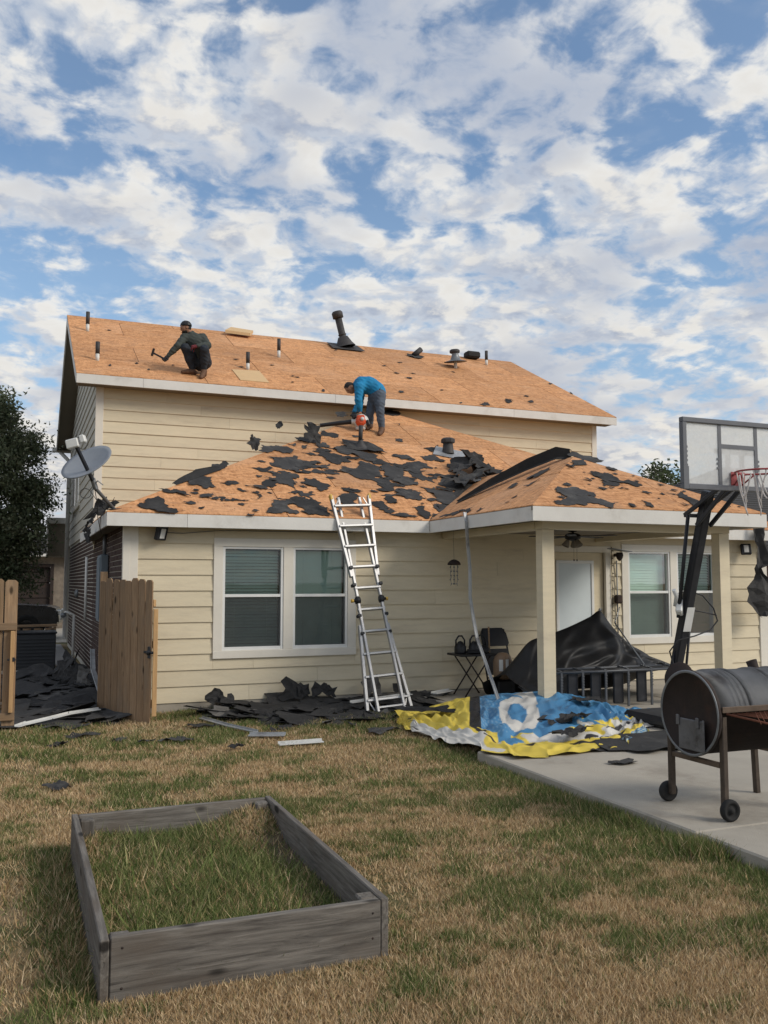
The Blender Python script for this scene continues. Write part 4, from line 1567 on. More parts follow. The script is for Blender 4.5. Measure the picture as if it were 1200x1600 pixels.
b.bar(lnb + ax * 0.045 + UPV * 0.075, lnb + ax * 0.11 + UPV * 0.08, 0.085, 0.10, 0.012)
b.build('feed_head', M_['whiteplastic'], t)
mp = Vector((0.84, 11.70, 2.90))
b = B()
b.tube([mp, Vector((0.85, 11.72, 2.88)), Vector((1.10, 11.86, 2.63))], 0.022, 10)
b.bar(mp + Vector((-0.03, -0.02, 0.10)), mp + Vector((0.02, 0.01, -0.04)), 0.06, 0.05, 0.01)
b.build('mast', M_['greymetal'], t)
b = B()
b.bar((1.03, 11.83, 2.625), (1.17, 11.92, 2.645), 0.10, 0.012, 0.003)
b.build('mast_foot', M_['blackmetal'], t)
b = B()
b.tube([lnb + UPV * 0.0, lnb + rt * 0.08 + UPV * -0.03, lnb + rt * 0.14 + UPV * 0.03, lnb + rt * 0.13 + UPV * 0.07], 0.004, 6)
loop = [Vector((0.73, 11.64, 2.80)) + rt * (0.07 * math.cos(a)) + UPV * (0.06 * math.sin(a)) for a in np.linspace(0.3, 13.2, 34)]
b.tube([mp] + loop + [Vector((0.86, 11.7, 2.74)), Vector((0.98, 11.75, 2.60))], 0.004, 6)
b.tube([mp + Vector((0, 0, -0.02)), Vector((0.88, 11.8, 2.72)), Vector((0.92, 12.1, 2.52)), Vector((0.99, 12.4, 2.35))], 0.005, 6)
b.build('cable', M_['black'], t)
b = B()
for sgn in (-1, 1):
    b.bar(low + rt * 0.06, low + rt * 0.06 + rt * 0.055 * sgn + UPV * -0.05 + fw * 0.05, 0.01, 0.01)
b.build('bracket', M_['greymetal'], t)


# ================================================================== PEOPLE
def surface_nets(F, lo, h):
    """smooth closed surface of the field F < 0 on a regular grid"""
    S = F < 0
    nx, ny, nz = F.shape
    acc = np.zeros((nx - 1, ny - 1, nz - 1, 3))
    cnt = np.zeros((nx - 1, ny - 1, nz - 1))
    gi = np.stack(np.meshgrid(np.arange(nx), np.arange(ny), np.arange(nz), indexing='ij'), -1).astype(float)
    quads = []
    eds = []
    for ax in range(3):
        sl0 = [slice(None)] * 3
        sl1 = [slice(None)] * 3
        sl0[ax] = slice(0, -1)
        sl1[ax] = slice(1, None)
        f0, f1 = F[tuple(sl0)], F[tuple(sl1)]
        cr = (f0 < 0) != (f1 < 0)
        idx = np.argwhere(cr)
        if len(idx) == 0:
            continue
        a0, a1 = f0[cr], f1[cr]
        tt = a0 / (a0 - a1)
        pos = idx.astype(float)
        pos[:, ax] += tt
        o1, o2 = (ax + 1) % 3, (ax + 2) % 3
        cells = []
        for d1, d2 in ((-1, -1), (0, -1), (0, 0), (-1, 0)):
            c = idx.copy()
            c[:, o1] += d1
            c[:, o2] += d2
            cells.append(c)
            np.add.at(acc, (c[:, 0], c[:, 1], c[:, 2]), pos)
            np.add.at(cnt, (c[:, 0], c[:, 1], c[:, 2]), 1)
        eds.append((cells, a0 < 0))
    vid = -np.ones(cnt.shape, int)
    m = cnt > 0
    vid[m] = np.arange(m.sum())
    V = acc[m] / cnt[m][:, None] * h + np.array(lo)
    Q = []
    for cells, flip in eds:
        q = np.stack([vid[c[:, 0], c[:, 1], c[:, 2]] for c in cells], 1)
        q[~flip] = q[~flip][:, ::-1]
        Q.append(q)
    return V, np.concatenate(Q)


def skin(name, pts, edges, mat_, parent, sub=2, root=0, k=0.028, h=0.013, noise_amp=0.0):
    """one continuous figure: tapered limbs between the joints, blended where they meet"""
    o0 = np.array(origin(parent))
    P = np.array([tuple(p) for p, r in pts]) - o0
    R = np.array([(r[0] + r[1]) / 2 if isinstance(r, tuple) else r for p, r in pts])
    pad = R.max() + 0.05
    lo, hi = P.min(0) - pad, P.max(0) + pad
    n = np.ceil((hi - lo) / h).astype(int) + 1
    g = np.stack(np.meshgrid(*[lo[i] + h * np.arange(n[i]) for i in range(3)], indexing='ij'), -1)
    acc = np.zeros(g.shape[:3])
    for a, c in edges:
        d = P[c] - P[a]
        L2 = max(1e-9, d @ d)
        t_ = np.clip(((g - P[a]) @ d) / L2, 0, 1)
        dist = np.linalg.norm(g - (P[a] + t_[..., None] * d), axis=-1) - (R[a] + (R[c] - R[a]) * t_)
        acc += np.exp(-np.clip(dist / k * 2.2, -30, 30))
    F = -np.log(acc + 1e-12) * k / 2.2
    if noise_amp:
        F = F + noise_amp * (np.sin(g[..., 0] * 61 + g[..., 2] * 37) * np.sin(g[..., 1] * 53 - g[..., 2] * 45) + 0.6 * np.sin(g[..., 2] * 95 + g[..., 0] * 33))
    V, Q = surface_nets(F, lo, h)
    me = bpy.data.meshes.new(name)
    me.from_pydata(V.tolist(), [], Q.tolist())
    for p in me.polygons:
        p.use_smooth = True
    me.update()
    return mesh_obj(name, me, mat_, parent, loc=Vector(o0))


def chain(pts):
    return pts, [(i, i + 1) for i in range(len(pts) - 1)]


def merge(*chains):
    P, E = [], []
    for pts, ed, att in chains:
        o = len(P)
        P += pts
        E += [(a + o, c + o) for a, c in ed]
        if att is not None:
            E.append((att, o))
    return P, E


def frame(org_):
    def L(r, f, z):
        return Vector(org_) + rt * r + fw * f + UPV * z
    return L


def blob(name, c, rx, ry, rz, mat_, parent, seed=0, amp=0.0, rotm=None, cut=None, n=2):
    bm = bmesh.new()
    bmesh.ops.create_icosphere(bm, subdivisions=n + 1, radius=1)
    for v in bm.verts:
        k = 1 + amp * mnoise.noise(v.co * 3.1 + Vector((seed, 0, 0)))
        v.co = Vector((v.co.x * rx * k, v.co.y * ry * k, v.co.z * rz * k))
    if cut:
        dl = [v for v in bm.verts if cut(v.co)]
        bmesh.ops.delete(bm, geom=dl, context='VERTS')
    M = rotm.to_4x4() if rotm else Matrix.Identity(4)
    M.translation = Vector(c)
    bmesh.ops.transform(bm, matrix=M, verts=bm.verts)
    for f in bm.faces:
        f.smooth = True
    b = B()
    b.bm.free()
    b.bm = bm
    return b.build(name, mat_, parent)


def head(name, c, face, up, parent, hairmat, beard=None, back_len=0.0):
    """face, up: unit vectors"""
    c = Vector(c)
    face = Vector(face).normalized()
    up = Vector(up)
    side = up.cross(face).normalized()
    up = face.cross(side).normalized()
    R = Matrix((face, side, up)).transposed()
    bm = bmesh.new()
    bmesh.ops.create_icosphere(bm, subdivisions=4, radius=1)
    for v in bm.verts:
        x, y, z = v.co
        X, Y, Z = x * 0.096, y * 0.076, z * 0.115
        if z < -0.1 and x > -0.2:
            Y *= 1 + 0.28 * (z + 0.1)          # narrow jaw
            X *= 1 + 0.06 * (z + 0.1)
        # nose, brow, eye sockets, mouth, chin
        if x > 0.4:
            g = lambda yy, zz, s, s2: math.exp(-((y - yy) / s) ** 2 - ((z - zz) / s2) ** 2)
            X += 0.020 * g(0, -0.20, 0.16, 0.18) + 0.006 * g(0, 0.15, 0.5, 0.09)
            X -= 0.008 * (g(0.36, -0.02, 0.16, 0.1) + g(-0.36, -0.02, 0.16, 0.1))
            X += 0.007 * g(0, -0.52, 0.25, 0.06) - 0.005 * g(0, -0.44, 0.25, 0.04)
            X += 0.010 * g(0, -0.82, 0.3, 0.14)
        v.co = (X, Y, Z)
    M = R.to_4x4()
    M.translation = c
    bmesh.ops.transform(bm, matrix=M, verts=bm.verts)
    for f in bm.faces:
        f.smooth = True
    b = B()
    b.bm.free()
    b.bm = bm
    hd = b.build('head', M_['skin'], parent)
    for s in (-1, 1):
        b = B()
        b.lathe(c + side * s * 0.076 - face * 0.01 - up * 0.01, side * s + face * 0.2, [(-0.005, 0.022), (0.008, 0.030), (0.012, 0.022), (0.006, 0.0)], 12)
        b.build('ear', M_['skin'], hd)
        b = B()
        b.lathe(c + face * 0.084 + side * s * 0.030 - up * 0.002, face, [(-0.01, 0.012), (0.0, 0.010), (0.004, 0.0)], 10)
        b.build('eye', M_['hair'], hd)
    blob('hair', c + up * 0.018 - face * 0.012, 0.104, 0.086, 0.118, hairmat, hd, 3, 0.06, R, cut=lambda q: (q.z < 0.012 and q.x > -0.01) or (q.x > 0.080 and q.z < 0.05) or q.z < -0.075, n=3)
    if beard:
        blob('beard', c + face * 0.012 - up * 0.045, 0.092, 0.071, 0.078, hairmat, hd, 5, 0.04, R, cut=lambda q: q.z > -0.018 or q.x < -0.01, n=3)
    return hd


def hand(name, wrist, tip_dir, palm_n, mat_, parent, grip=None, curl=0.9, s=1.0):
    """palm with four fingers and a thumb, the fingers curled round grip direction"""
    w = Vector(wrist)
    d = Vector(tip_dir).normalized()
    pn = Vector(palm_n)
    pn = (pn - d * pn.dot(d)).normalized()
    sd_ = d.cross(pn)
    P = [(w, 0.026 * s), (w + d * 0.045 * s, (0.038 * s, 0.020 * s)), (w + d * 0.085 * s, (0.040 * s, 0.018 * s))]
    E = [(0, 1), (1, 2)]
    for i, ln in enumerate((0.060, 0.070, 0.066, 0.052)):
        off = (i - 1.5) * 0.021 * s
        p = w + d * 0.088 * s + sd_ * off
        o = len(P)
        a1 = curl * 0.7
        q1 = p + (d * math.cos(a1) + pn * math.sin(a1)) * ln * 0.5 * s
        a2 = curl * 1.7
        q2 = q1 + (d * math.cos(a2) + pn * math.sin(a2)) * ln * 0.4 * s
        P += [(p, 0.0095 * s), (q1, 0.009 * s), (q2, 0.0075 * s)]
        E += [(2, o), (o, o + 1), (o + 1, o + 2)]
    o = len(P)
    p = w + d * 0.035 * s + sd_ * -0.035 * s
    P += [(p, 0.011 * s), (p + (d * 0.6 - sd_ * 0.35 + pn * 0.6) * 0.035 * s, 0.010 * s), (p + (d * 0.9 - sd_ * 0.2 + pn * 1.3) * 0.055 * s, 0.008 * s)]
    E += [(1, o), (o, o + 1), (o + 1, o + 2)]
    return skin(name, P, E, mat_, parent, k=0.007, h=0.006)


# --- the crouching worker with the hammer
fl = Vector((2.97, 17.20, z_up(0, 17.20)))
fr = Vector((3.18, 17.09, z_up(0, 17.09)))
o_ = (fl + fr) / 2
t1 = thing('person', o_, 'worker in dark jacket crouching near the upper eave with a hammer', 'person')
L = frame(o_)
hipc = L(0.03, 0.16, 0.30)
hl, hr = L(-0.07, 0.13, 0.30), L(0.12, 0.14, 0.30)
kl, kr = L(-0.20, -0.20, 0.50), L(0.165, -0.20, 0.47)
al, ar = L(-0.105, 0.03, 0.115), L(0.125, -0.02, 0.10)
waist, chest, neck = L(0.02, 0.15, 0.42), L(-0.04, 0.04, 0.66), L(-0.13, -0.02, 0.81)
sl_, sr_ = L(-0.245, -0.07, 0.735), L(0.075, 0.06, 0.765)
el, wl = L(-0.34, -0.22, 0.53), L(-0.515, -0.24, 0.335)
er, wr = L(0.20, -0.06, 0.58), L(0.045, -0.24, 0.525)
headc = L(-0.235, -0.06, 0.925)
P = [(hipc, 0.13), (waist, 0.125), (chest, 0.135), (neck, 0.055), (headc, 0.05), (sl_, 0.055), (el, 0.040), (wl, 0.028), (sr_, 0.055), (er, 0.040), (wr, 0.028), (hl, 0.085), (kl, 0.058), (al, 0.038), (hr, 0.085), (kr, 0.058), (ar, 0.038)]
E = [(0, 1), (1, 2), (2, 3), (3, 4), (2, 5), (5, 6), (6, 7), (2, 8), (8, 9), (9, 10), (0, 11), (11, 12), (12, 13), (0, 14), (14, 15), (15, 16)]
skin('body', P, E, M_['skin'], t1)
P = [(hipc + UPV * 0.06, (0.16, 0.16)), (waist, 0.155), (chest, (0.175, 0.145)), (L(-0.11, 0.0, 0.77), 0.085), (L(-0.135, -0.02, 0.815), 0.068), (sl_, 0.075), ((sl_ + el) / 2, 0.066), (el, 0.060), ((el + wl) / 2, 0.050), (wl, 0.041), (sr_, 0.080), ((sr_ + er) / 2, 0.070), (er, 0.062), ((er + wr) / 2, 0.052), (wr, 0.042)]
E = [(0, 1), (1, 2), (2, 3), (3, 4), (2, 5), (5, 6), (6, 7), (7, 8), (8, 9), (2, 10), (10, 11), (11, 12), (12, 13), (13, 14)]
skin('jacket', P, E, M_['olive'], t1, root=1, k=0.04, noise_amp=0.004)
P = [(hipc, (0.17, 0.16)), (hl, 0.115), ((hl + kl) / 2, 0.098), (kl, 0.078), ((kl + al) / 2 + fw * 0.015, 0.072), (al + UPV * 0.02, 0.056), (hr, 0.115), ((hr + kr) / 2, 0.098), (kr, 0.082), ((kr + ar) / 2 + fw * 0.015, 0.074), (ar + UPV * 0.02, 0.056)]
E = [(0, 1), (1, 2), (2, 3), (3, 4), (4, 5), (0, 6), (6, 7), (7, 8), (8, 9), (9, 10)]
skin('trousers', P, E, M_['darkjeans'], t1, noise_amp=0.004)


def boot(parent, ankle, toe_dir, zf, ln=0.20):
    a = Vector(ankle)
    td = Vector(toe_dir)
    g = zf(a.x, a.y)
    toe = a + td * ln
    tg = zf(toe.x, toe.y)
    heel = a - td * 0.05
    P = [(a + UPV * 0.03, 0.050), (a - UPV * 0.02, 0.052), (Vector((heel.x, heel.y, zf(heel.x, heel.y) + 0.040)), 0.042), (a + td * 0.09 + UPV * (zf(*(a + td * 0.09)[:2]) + 0.050 - a.z), 0.046), (Vector((toe.x, toe.y, tg + 0.036)), 0.036)]
    return skin('boot', P, [(0, 1), (1, 2), (1, 3), (3, 4)], M_['boot'], parent, k=0.02, h=0.01)


boot(t1, al, (rt * -0.9 - fw * 0.4).normalized(), z_up, 0.19)
boot(t1, ar, (rt * -0.12 - fw * 0.99).normalized(), z_up, 0.17)
hd1 = head('head', headc, rt * -0.85 - fw * 0.45 - UPV * 0.28, UPV + rt * -0.2, t1, M_['hair'], beard=True)
blob('beanie', headc + UPV * 0.040 + rt * 0.01, 0.112, 0.100, 0.105, M_['black'], hd1, 7, 0.05, Matrix((rt, fw, UPV)).transposed(), cut=lambda q: q.z < -0.01, n=3)
hdir = (rt * -0.80 + UPV * 0.42 + fw * -0.05).normalized()
hand('glove', wl, (wl - el).normalized(), hdir.cross(wl - el), M_['black'], t1, curl=1.1, s=1.15)
hand('glove', wr, (rt * -0.8 + fw * -0.4 + UPV * -0.3), UPV * -1, M_['maroon'], t1, curl=0.8, s=1.15)
hp = wl + (wl - el).normalized() * 0.09
t = thing('hammer', hp, 'short hammer raised in the gloved hand of the crouching worker', 'hammer')
b = B()
b.bar(hp - hdir * 0.05, hp + hdir * 0.27, 0.026, 0.032, 0.006)
b.build('handle', M_['blackmetal'], t)
hx = (UPV * 0.9 + rt * 0.25).normalized()
hc = hp + hdir * 0.26
b = B()
b.bar(hc - hx * 0.065, hc + hx * 0.085, 0.036, 0.042, 0.008)
b.build('hammer_head', M_['rustdark'], t)

# --- the bent worker with the leaf blower
fr = Vector((6.24, 15.54, z_main(0, 15.54)))
t2 = thing('person', fr, 'worker in blue shirt and grey jeans bending over a leaf blower on lower roof', 'person')
L = frame(fr)
hipc = L(-0.07, 0.10, 0.78)
hl, hr = L(-0.13, 0.18, 0.74), L(-0.02, 0.03, 0.74)
kl, kr = L(-0.205, 0.13, 0.43), L(-0.01, -0.02, 0.42)
al, ar = L(-0.205, 0.20, 0.20), L(0.02, 0.0, 0.11)
waist, mid, chest = L(-0.10, 0.10, 0.87), L(-0.22, 0.10, 0.955), L(-0.36, 0.09, 0.94)
neck = L(-0.47, 0.07, 0.905)
headc = L(-0.575, 0.05, 0.875)
sa, sb = L(-0.40, -0.09, 0.87), L(-0.38, 0.26, 0.88)
ea, wa = L(-0.415, -0.14, 0.61), L(-0.385, -0.10, 0.415)
eb, wb = L(-0.40, 0.28, 0.64), L(-0.50, 0.12, 0.45)
P = [(hipc, 0.125), (waist, 0.115), (mid, 0.115), (chest, 0.12), (neck, 0.055), (headc, 0.05), (sa, 0.055), (ea, 0.040), (wa, 0.028), (sb, 0.055), (eb, 0.040), (wb, 0.028), (hl, 0.085), (kl, 0.058), (al, 0.038), (hr, 0.085), (kr, 0.058), (ar, 0.038)]
E = [(0, 1), (1, 2), (2, 3), (3, 4), (4, 5), (3, 6), (6, 7), (7, 8), (3, 9), (9, 10), (10, 11), (0, 12), (12, 13), (13, 14), (0, 15), (15, 16), (16, 17)]
skin('body', P, E, M_['skin'], t2)
P = [(L(-0.045, 0.10, 0.815), (0.145, 0.15)), (waist, (0.15, 0.15)), (mid, (0.155, 0.14)), (chest, (0.16, 0.14)), (L(-0.455, 0.08, 0.905), 0.07), (sa, 0.080), ((sa + ea) / 2, 0.070), (ea, 0.062), ((ea + wa) / 2, 0.052), (wa + UPV * 0.01, 0.042), (sb, 0.080), ((sb + eb) / 2, 0.068), (eb, 0.060), ((eb + wb) / 2, 0.050), (wb, 0.042)]
E = [(0, 1), (1, 2), (2, 3), (3, 4), (3, 5), (5, 6), (6, 7), (7, 8), (8, 9), (3, 10), (10, 11), (11, 12), (12, 13), (13, 14)]
skin('shirt', P, E, M_['bluecloth'], t2, root=1, k=0.04, noise_amp=0.004)
P = [(L(-0.05, 0.10, 0.80), (0.14, 0.14)), (L(-0.06, 0.10, 0.72), (0.15, 0.15)), (hl, 0.105), ((hl + kl) / 2, 0.090), (kl, 0.074), ((kl + al) / 2, 0.068), (al + UPV * 0.03, 0.062), (hr, 0.110), ((hr + kr) / 2, 0.094), (kr, 0.076), ((kr + ar) / 2, 0.068), (ar + UPV * 0.03, 0.062)]
E = [(0, 1), (1, 2), (2, 3), (3, 4), (4, 5), (5, 6), (1, 7), (7, 8), (8, 9), (9, 10), (10, 11)]
skin('jeans', P, E, M_['jeans'], t2, root=1, noise_amp=0.004)
b = B()
b.tube([L(-0.03 + 0.135 * math.cos(a) * 0.35, 0.10 + 0.15 * math.sin(a), 0.80 + 0.13 * math.cos(a)) for a in np.linspace(0, 2 * math.pi, 20, endpoint=False)], 0.014, 6, closed=True)
b.build('belt', M_['black'], t2)
boot(t2, al, (rt * -0.3 - fw * 0.9).normalized(), z_main, 0.17)
boot(t2, ar, (rt * -0.25 - fw * 0.97).normalized(), z_main, 0.17)
head('head', headc, rt * -0.62 - UPV * 0.70 - fw * 0.36, rt * -0.75 + UPV * 0.65, t2, M_['hair'])
hand('hand', wa, (UPV * -1 + rt * 0.05), rt * -1, M_['skin'], t2, curl=1.2)
hand('glove', wb, (UPV * -0.9 + rt * -0.4), fw * -1, M_['black'], t2, curl=1.2)
bc = L(-0.375, -0.10, 0.215)
t = thing('leaf_blower', bc - UPV * 0.15, 'orange and white leaf blower with long black tube in the hands of worker', 'leaf blower')
b = B()
b.lathe(bc + fw * 0.10, -fw + rt * 0.15, [(0, 0.0), (0.0, 0.11), (0.05, 0.14), (0.12, 0.14), (0.17, 0.10), (0.175, 0)], 20)
b.build('fan_housing', M_['whiteplastic'], t)
b = B()
b.lathe(bc - fw * 0.05 - UPV * 0.01, -fw + rt * 0.15, [(0, 0.10), (0.05, 0.10), (0.10, 0.08), (0.12, 0.05), (0.12, 0)], 10, smooth=False)
b.bar(bc + rt * -0.07 + UPV * 0.06 - fw * 0.05, bc + rt * 0.08 + UPV * 0.07 - fw * 0.05, 0.14, 0.08, 0.02)
b.build('engine_cover', M_['orange'], t)
b = B()
b.lathe(bc - fw * 0.155 + rt * 0.035 + UPV * 0.02, -fw + rt * 0.15, [(0, 0.035), (0.03, 0.035), (0.04, 0.0)], 14)
b.build('starter', M_['whiteplastic'], t)
b = B()
b.tube([bc + rt * -0.11 + UPV * 0.06, bc + rt * -0.08 + UPV * 0.17, bc + UPV * 0.19, bc + rt * 0.08 + UPV * 0.15, bc + rt * 0.11 + UPV * 0.05], 0.018, 8)
b.build('handle', M_['black'], t)
b = B()
b.bar(bc + rt * -0.16 + UPV * 0.075 - fw * 0.02, bc + rt * -0.06 + UPV * 0.10 - fw * 0.02, 0.12, 0.09, 0.02)
b.build('air_filter', M_['black'], t)
b = B()
b.bar(bc + rt * 0.10 - UPV * 0.05 - fw * 0.02, bc + rt * 0.17 - UPV * 0.02 - fw * 0.02, 0.10, 0.12, 0.02)
b.build('muffler', M_['black'], t)
b = B()
b.tube([bc + rt * -0.05 + UPV * 0.0, bc + rt * -0.17 + UPV * -0.005], [0.055, 0.05], 14)
b.build('tube_collar', M_['whiteplastic'], t)
b = B()
b.tube([bc + rt * -0.15 + UPV * -0.003, bc + rt * -0.45 + UPV * -0.035, bc + rt * -0.76 + UPV * -0.075], [0.043, 0.040, 0.036], 14, caps=False)
b.tube([bc + rt * -0.15 + UPV * -0.003, bc + rt * -0.45 + UPV * -0.035, bc + rt * -0.755 + UPV * -0.074], [0.036, 0.034, 0.030], 14)
b.build('blower_tube', M_['black'], t)
b = B()
b.box(-0.09, 0.09, -0.05, 0.09, -0.16, -0.10, 0.02, M=Matrix.Translation(bc) @ Matrix((rt, fw, UPV)).transposed().to_4x4())
b.build('fuel_tank', M_['whiteplastic'], t)

# ================================================================== ON THE WALLS AND UNDER THE PORCH
def flood(c, aim, label):
    c = Vector(c)
    aim = Vector(aim).normalized()
    t = thing('floodlight', c, label, 'floodlight', 'floodlights under the eaves')
    x = Vector((0, 0, 1)).cross(aim).normalized()
    y = aim.cross(x)
    M = Matrix((x, y, aim)).transposed().to_4x4()
    M.translation = c
    b = B()
    b.box(-0.085, 0.085, -0.095, 0.095, -0.045, 0.02, 0.012, M=M)
    b.build('housing', M_['blackmetal'], t)
    b = B()
    b.box(-0.038, 0.038, -0.066, 0.066, 0.0205, 0.026, 0.002, M=M)
    b.build('lens', M_['whiteplastic'], t)
    b = B()
    b.tube([c - aim * 0.03, c - aim * 0.06 + Vector((0, 0.06, 0.04)), Vector((c.x, WY - 0.03, c.z + 0.06))], 0.016, 8)
    b.build('arm', M_['blackmetal'], t)


flood((1.71, 11.93, 2.34), (0.55, -0.85, -0.30), 'black floodlight under the eave at the brick corner')
flood((11.55, 11.92, 2.27), (-0.45, -0.80, 0.30), 'black floodlight right of the covered porch')
b = B()
b.tube([(1.74, WY - 0.045, 2.36), (2.0, WY - 0.042, 2.352), (2.5, WY - 0.050, 2.40), (4.4, WY - 0.05, 2.41)], 0.006, 6)
tag(b.build('lamp_cable', M_['greymetal']), 'thin cable running along the top of cream siding', 'cable')

# wind chime: a dome with dangling strings
c = Vector((5.80, 11.60, 1.95))
t = thing('wind_chime', c, 'jellyfish-shaped dark wind chime hanging by the porch', 'wind chime')
b = B()
b.lathe(c, (0, 0, 1), [(0.0, 0.0), (0.005, 0.085), (0.0, 0.095), (0.02, 0.094), (0.05, 0.075), (0.075, 0.035), (0.082, 0)], 20)
b.build('dome', M_['rustdark'], t)
for k in range(6):
    a = k * 1.05
    b = B()
    pts = [c + Vector((0.055 * math.cos(a) + 0.008 * math.sin(i * 2.1 + k), 0.055 * math.sin(a), -0.03 * i)) for i in range(9 + (k % 3))]
    b.tube(pts, 0.003, 5)
    for i in range(1, len(pts), 2):
        b.lathe(pts[i], (0, 0, 1), [(-0.012, 0), (-0.006, 0.009), (0.006, 0.009), (0.012, 0)], 8)
    b.build('string', M_['greymetal'], t)
b = B()
b.tube([c + Vector((0, 0, 0.08)), (5.80, 11.62, 2.44)], 0.002, 4)
b.build('hanger', M_['black'], t)

# ceiling fan
c = Vector((7.22, 10.7, 2.446))
t = thing('ceiling_fan', c, 'dark ceiling fan with hanging lamp cups under the porch', 'ceiling fan')
b = B()
b.lathe(c, (0, 0, -1), [(0, 0.07), (0.03, 0.06), (0.04, 0.018), (0.05, 0.018), (0.055, 0.06), (0.08, 0.11), (0.13, 0.11), (0.15, 0.07), (0.17, 0)], 20)
b.build('motor', M_['black'], t)
for k in range(5):
    a = k * 2 * math.pi / 5 + 0.3
    d = Vector((math.cos(a), math.sin(a), 0))
    b = B()
    b.bar(c + d * 0.10 + UPV * -0.10, c + d * 0.62 + UPV * -0.10, 0.13, 0.010, 0.004)
    b.build('blade', M_['black'], t)
for k in range(3):
    a = k * 2.09 + 0.8
    d = Vector((math.cos(a), math.sin(a), 0))
    b = B()
    b.lathe(c + d * 0.07 + UPV * -0.15, UPV * -1 + d * 0.5, [(0, 0.02), (0.02, 0.03), (0.09, 0.055), (0.10, 0.05), (0.03, 0.02)], 14)
    b.build('lamp_cup', M_['soffit'], t)
for dx in (-0.02, 0.03):
    b = B()
    b.tube([c + Vector((dx, -0.05, -0.16)), c + Vector((dx, -0.05, -0.42))], 0.0018, 4)
    b.lathe(c + Vector((dx, -0.05, -0.42)), (0, 0, -1), [(0, 0), (0.005, 0.008), (0.025, 0.008), (0.03, 0)], 8)
    b.build('pull_chain', M_['black'], t)

# conduit, outlet and a rusty porch lamp beside the door
t = thing('porch_lamp', (8.98, WY, 2.1), 'rusty porch lamp with bent shade right of the back door', 'lamp')
b = B()
b.bar((8.72, 11.90, 2.24), (9.06, 11.84, 2.19), 0.20, 0.012, 0.003)
b.build('shade', M_['greymetal'], t)
b = B()
b.lathe((8.93, 11.93, 2.18), (0, 0, -1), [(0, 0.05), (0.05, 0.06), (0.10, 0.045), (0.13, 0.02), (0.14, 0)], 12)
b.bar((8.93, 11.93, 2.14), (8.93, WY - 0.02, 2.14), 0.05, 0.05, 0.01)
b.build('socket', M_['rustdark'], t)
t = thing('outlet_box', (8.95, WY, 1.4), 'weathered outlet box with conduit between door and window', 'outlet')
b = B()
b.box(8.89, 9.01, WY - 0.11, WY - 0.028, 1.36, 1.50, 0.02)
b.build('box', M_['rustdark'], t)
b = B()
b.tube([(8.95, WY - 0.045, 2.05), (8.95, WY - 0.045, 0.75)], 0.011, 8)
b.build('conduit', M_['greymetal'], t)
b = B()
pts = [Vector((8.845 + 0.004 * math.sin(i * 1.9), WY - 0.055, 2.27 - i * 0.06)) for i in range(22)]
b.tube(pts, 0.006, 5)
for i, p in enumerate(pts):
    if i % 2:
        b.lathe(p + Vector((0.006, -0.008, 0)), (0.3, -1, -0.4), [(0, 0.007), (0.02, 0.008), (0.03, 0)], 6)
tag(b.build('string_light', M_['black']), 'black string of small bulbs hanging along the door trim', 'string light')

# folding table with tools
t = thing('folding_table', (6.03, 11.55, SLAB_Z), 'small dark folding table with crossed legs against the wall', 'table')
b = B()
b.box(5.75, 6.33, 11.30, 11.75, 0.66, 0.69, 0.008)
b.build('table_top', M_['black'], t)
for y in (11.34, 11.70):
    for sgn in (-1, 1):
        b = B()
        b.tube([(6.04 - sgn * 0.20, y + sgn * 0.01, SLAB_Z), (6.04 + sgn * 0.20, y + sgn * 0.01, 0.66)], 0.011, 8)
        b.build('leg', M_['rustdark'], t)
for (cx, cy, s, lab, nm) in ((5.84, 11.5, 0.085, 'black jug with loop handle at the left end of the folding table', 'jug'), (6.03, 11.45, 0.075, 'small black canister in the middle of the folding table', 'canister'), (6.20, 11.55, 0.09, 'black tool case with arched handle on the folding table', 'tool_case')):
    t = thing(nm, (cx, cy, 0.69), lab, nm.replace('_', ' '))
    b = B()
    if nm == 'tool_case':
        b.box(cx - 0.13, cx + 0.10, cy - 0.08, cy + 0.08, 0.692, 0.80, 0.03)
    else:
        b.lathe((cx, cy, 0.691), (0, 0, 1), [(0, 0), (0, s * 0.95), (0.02, s), (0.10, s), (0.14, s * 0.6), (0.17, s * 0.35), (0.18, 0)], 16)
    b.build('case', M_['black'], t)
    b = B()
    b.tube([(cx - s * 0.8, cy, 0.79), (cx - s * 0.8, cy, 0.88), (cx - s * 0.3, cy, 0.94), (cx + s * 0.3, cy, 0.94), (cx + s * 0.8, cy, 0.88), (cx + s * 0.8, cy, 0.79)], 0.013, 8)
    b.build('handle', M_['black'], t)
b = B()
pts = [Vector((6.08 + 0.17 * math.cos(a) * (1 + 0.1 * math.sin(a * 0.7)), 11.42 + 0.10 * math.sin(a), 0.70 + 0.006 * a / 2)) for a in np.linspace(0, 19, 90)]
b.tube(pts, 0.010, 6)
tag(b.build('cable_coil', M_['black']), 'coiled black cable lying on the folding table', 'cable')
b = B()
b.bar((6.31, 11.5, 0.692), (6.31, 11.52, 1.06), 0.018, 0.022, 0.003)
tag(b.build('wood_stick', M_['cedar']), 'thin wooden stick standing upright at the right end of table', 'stick')

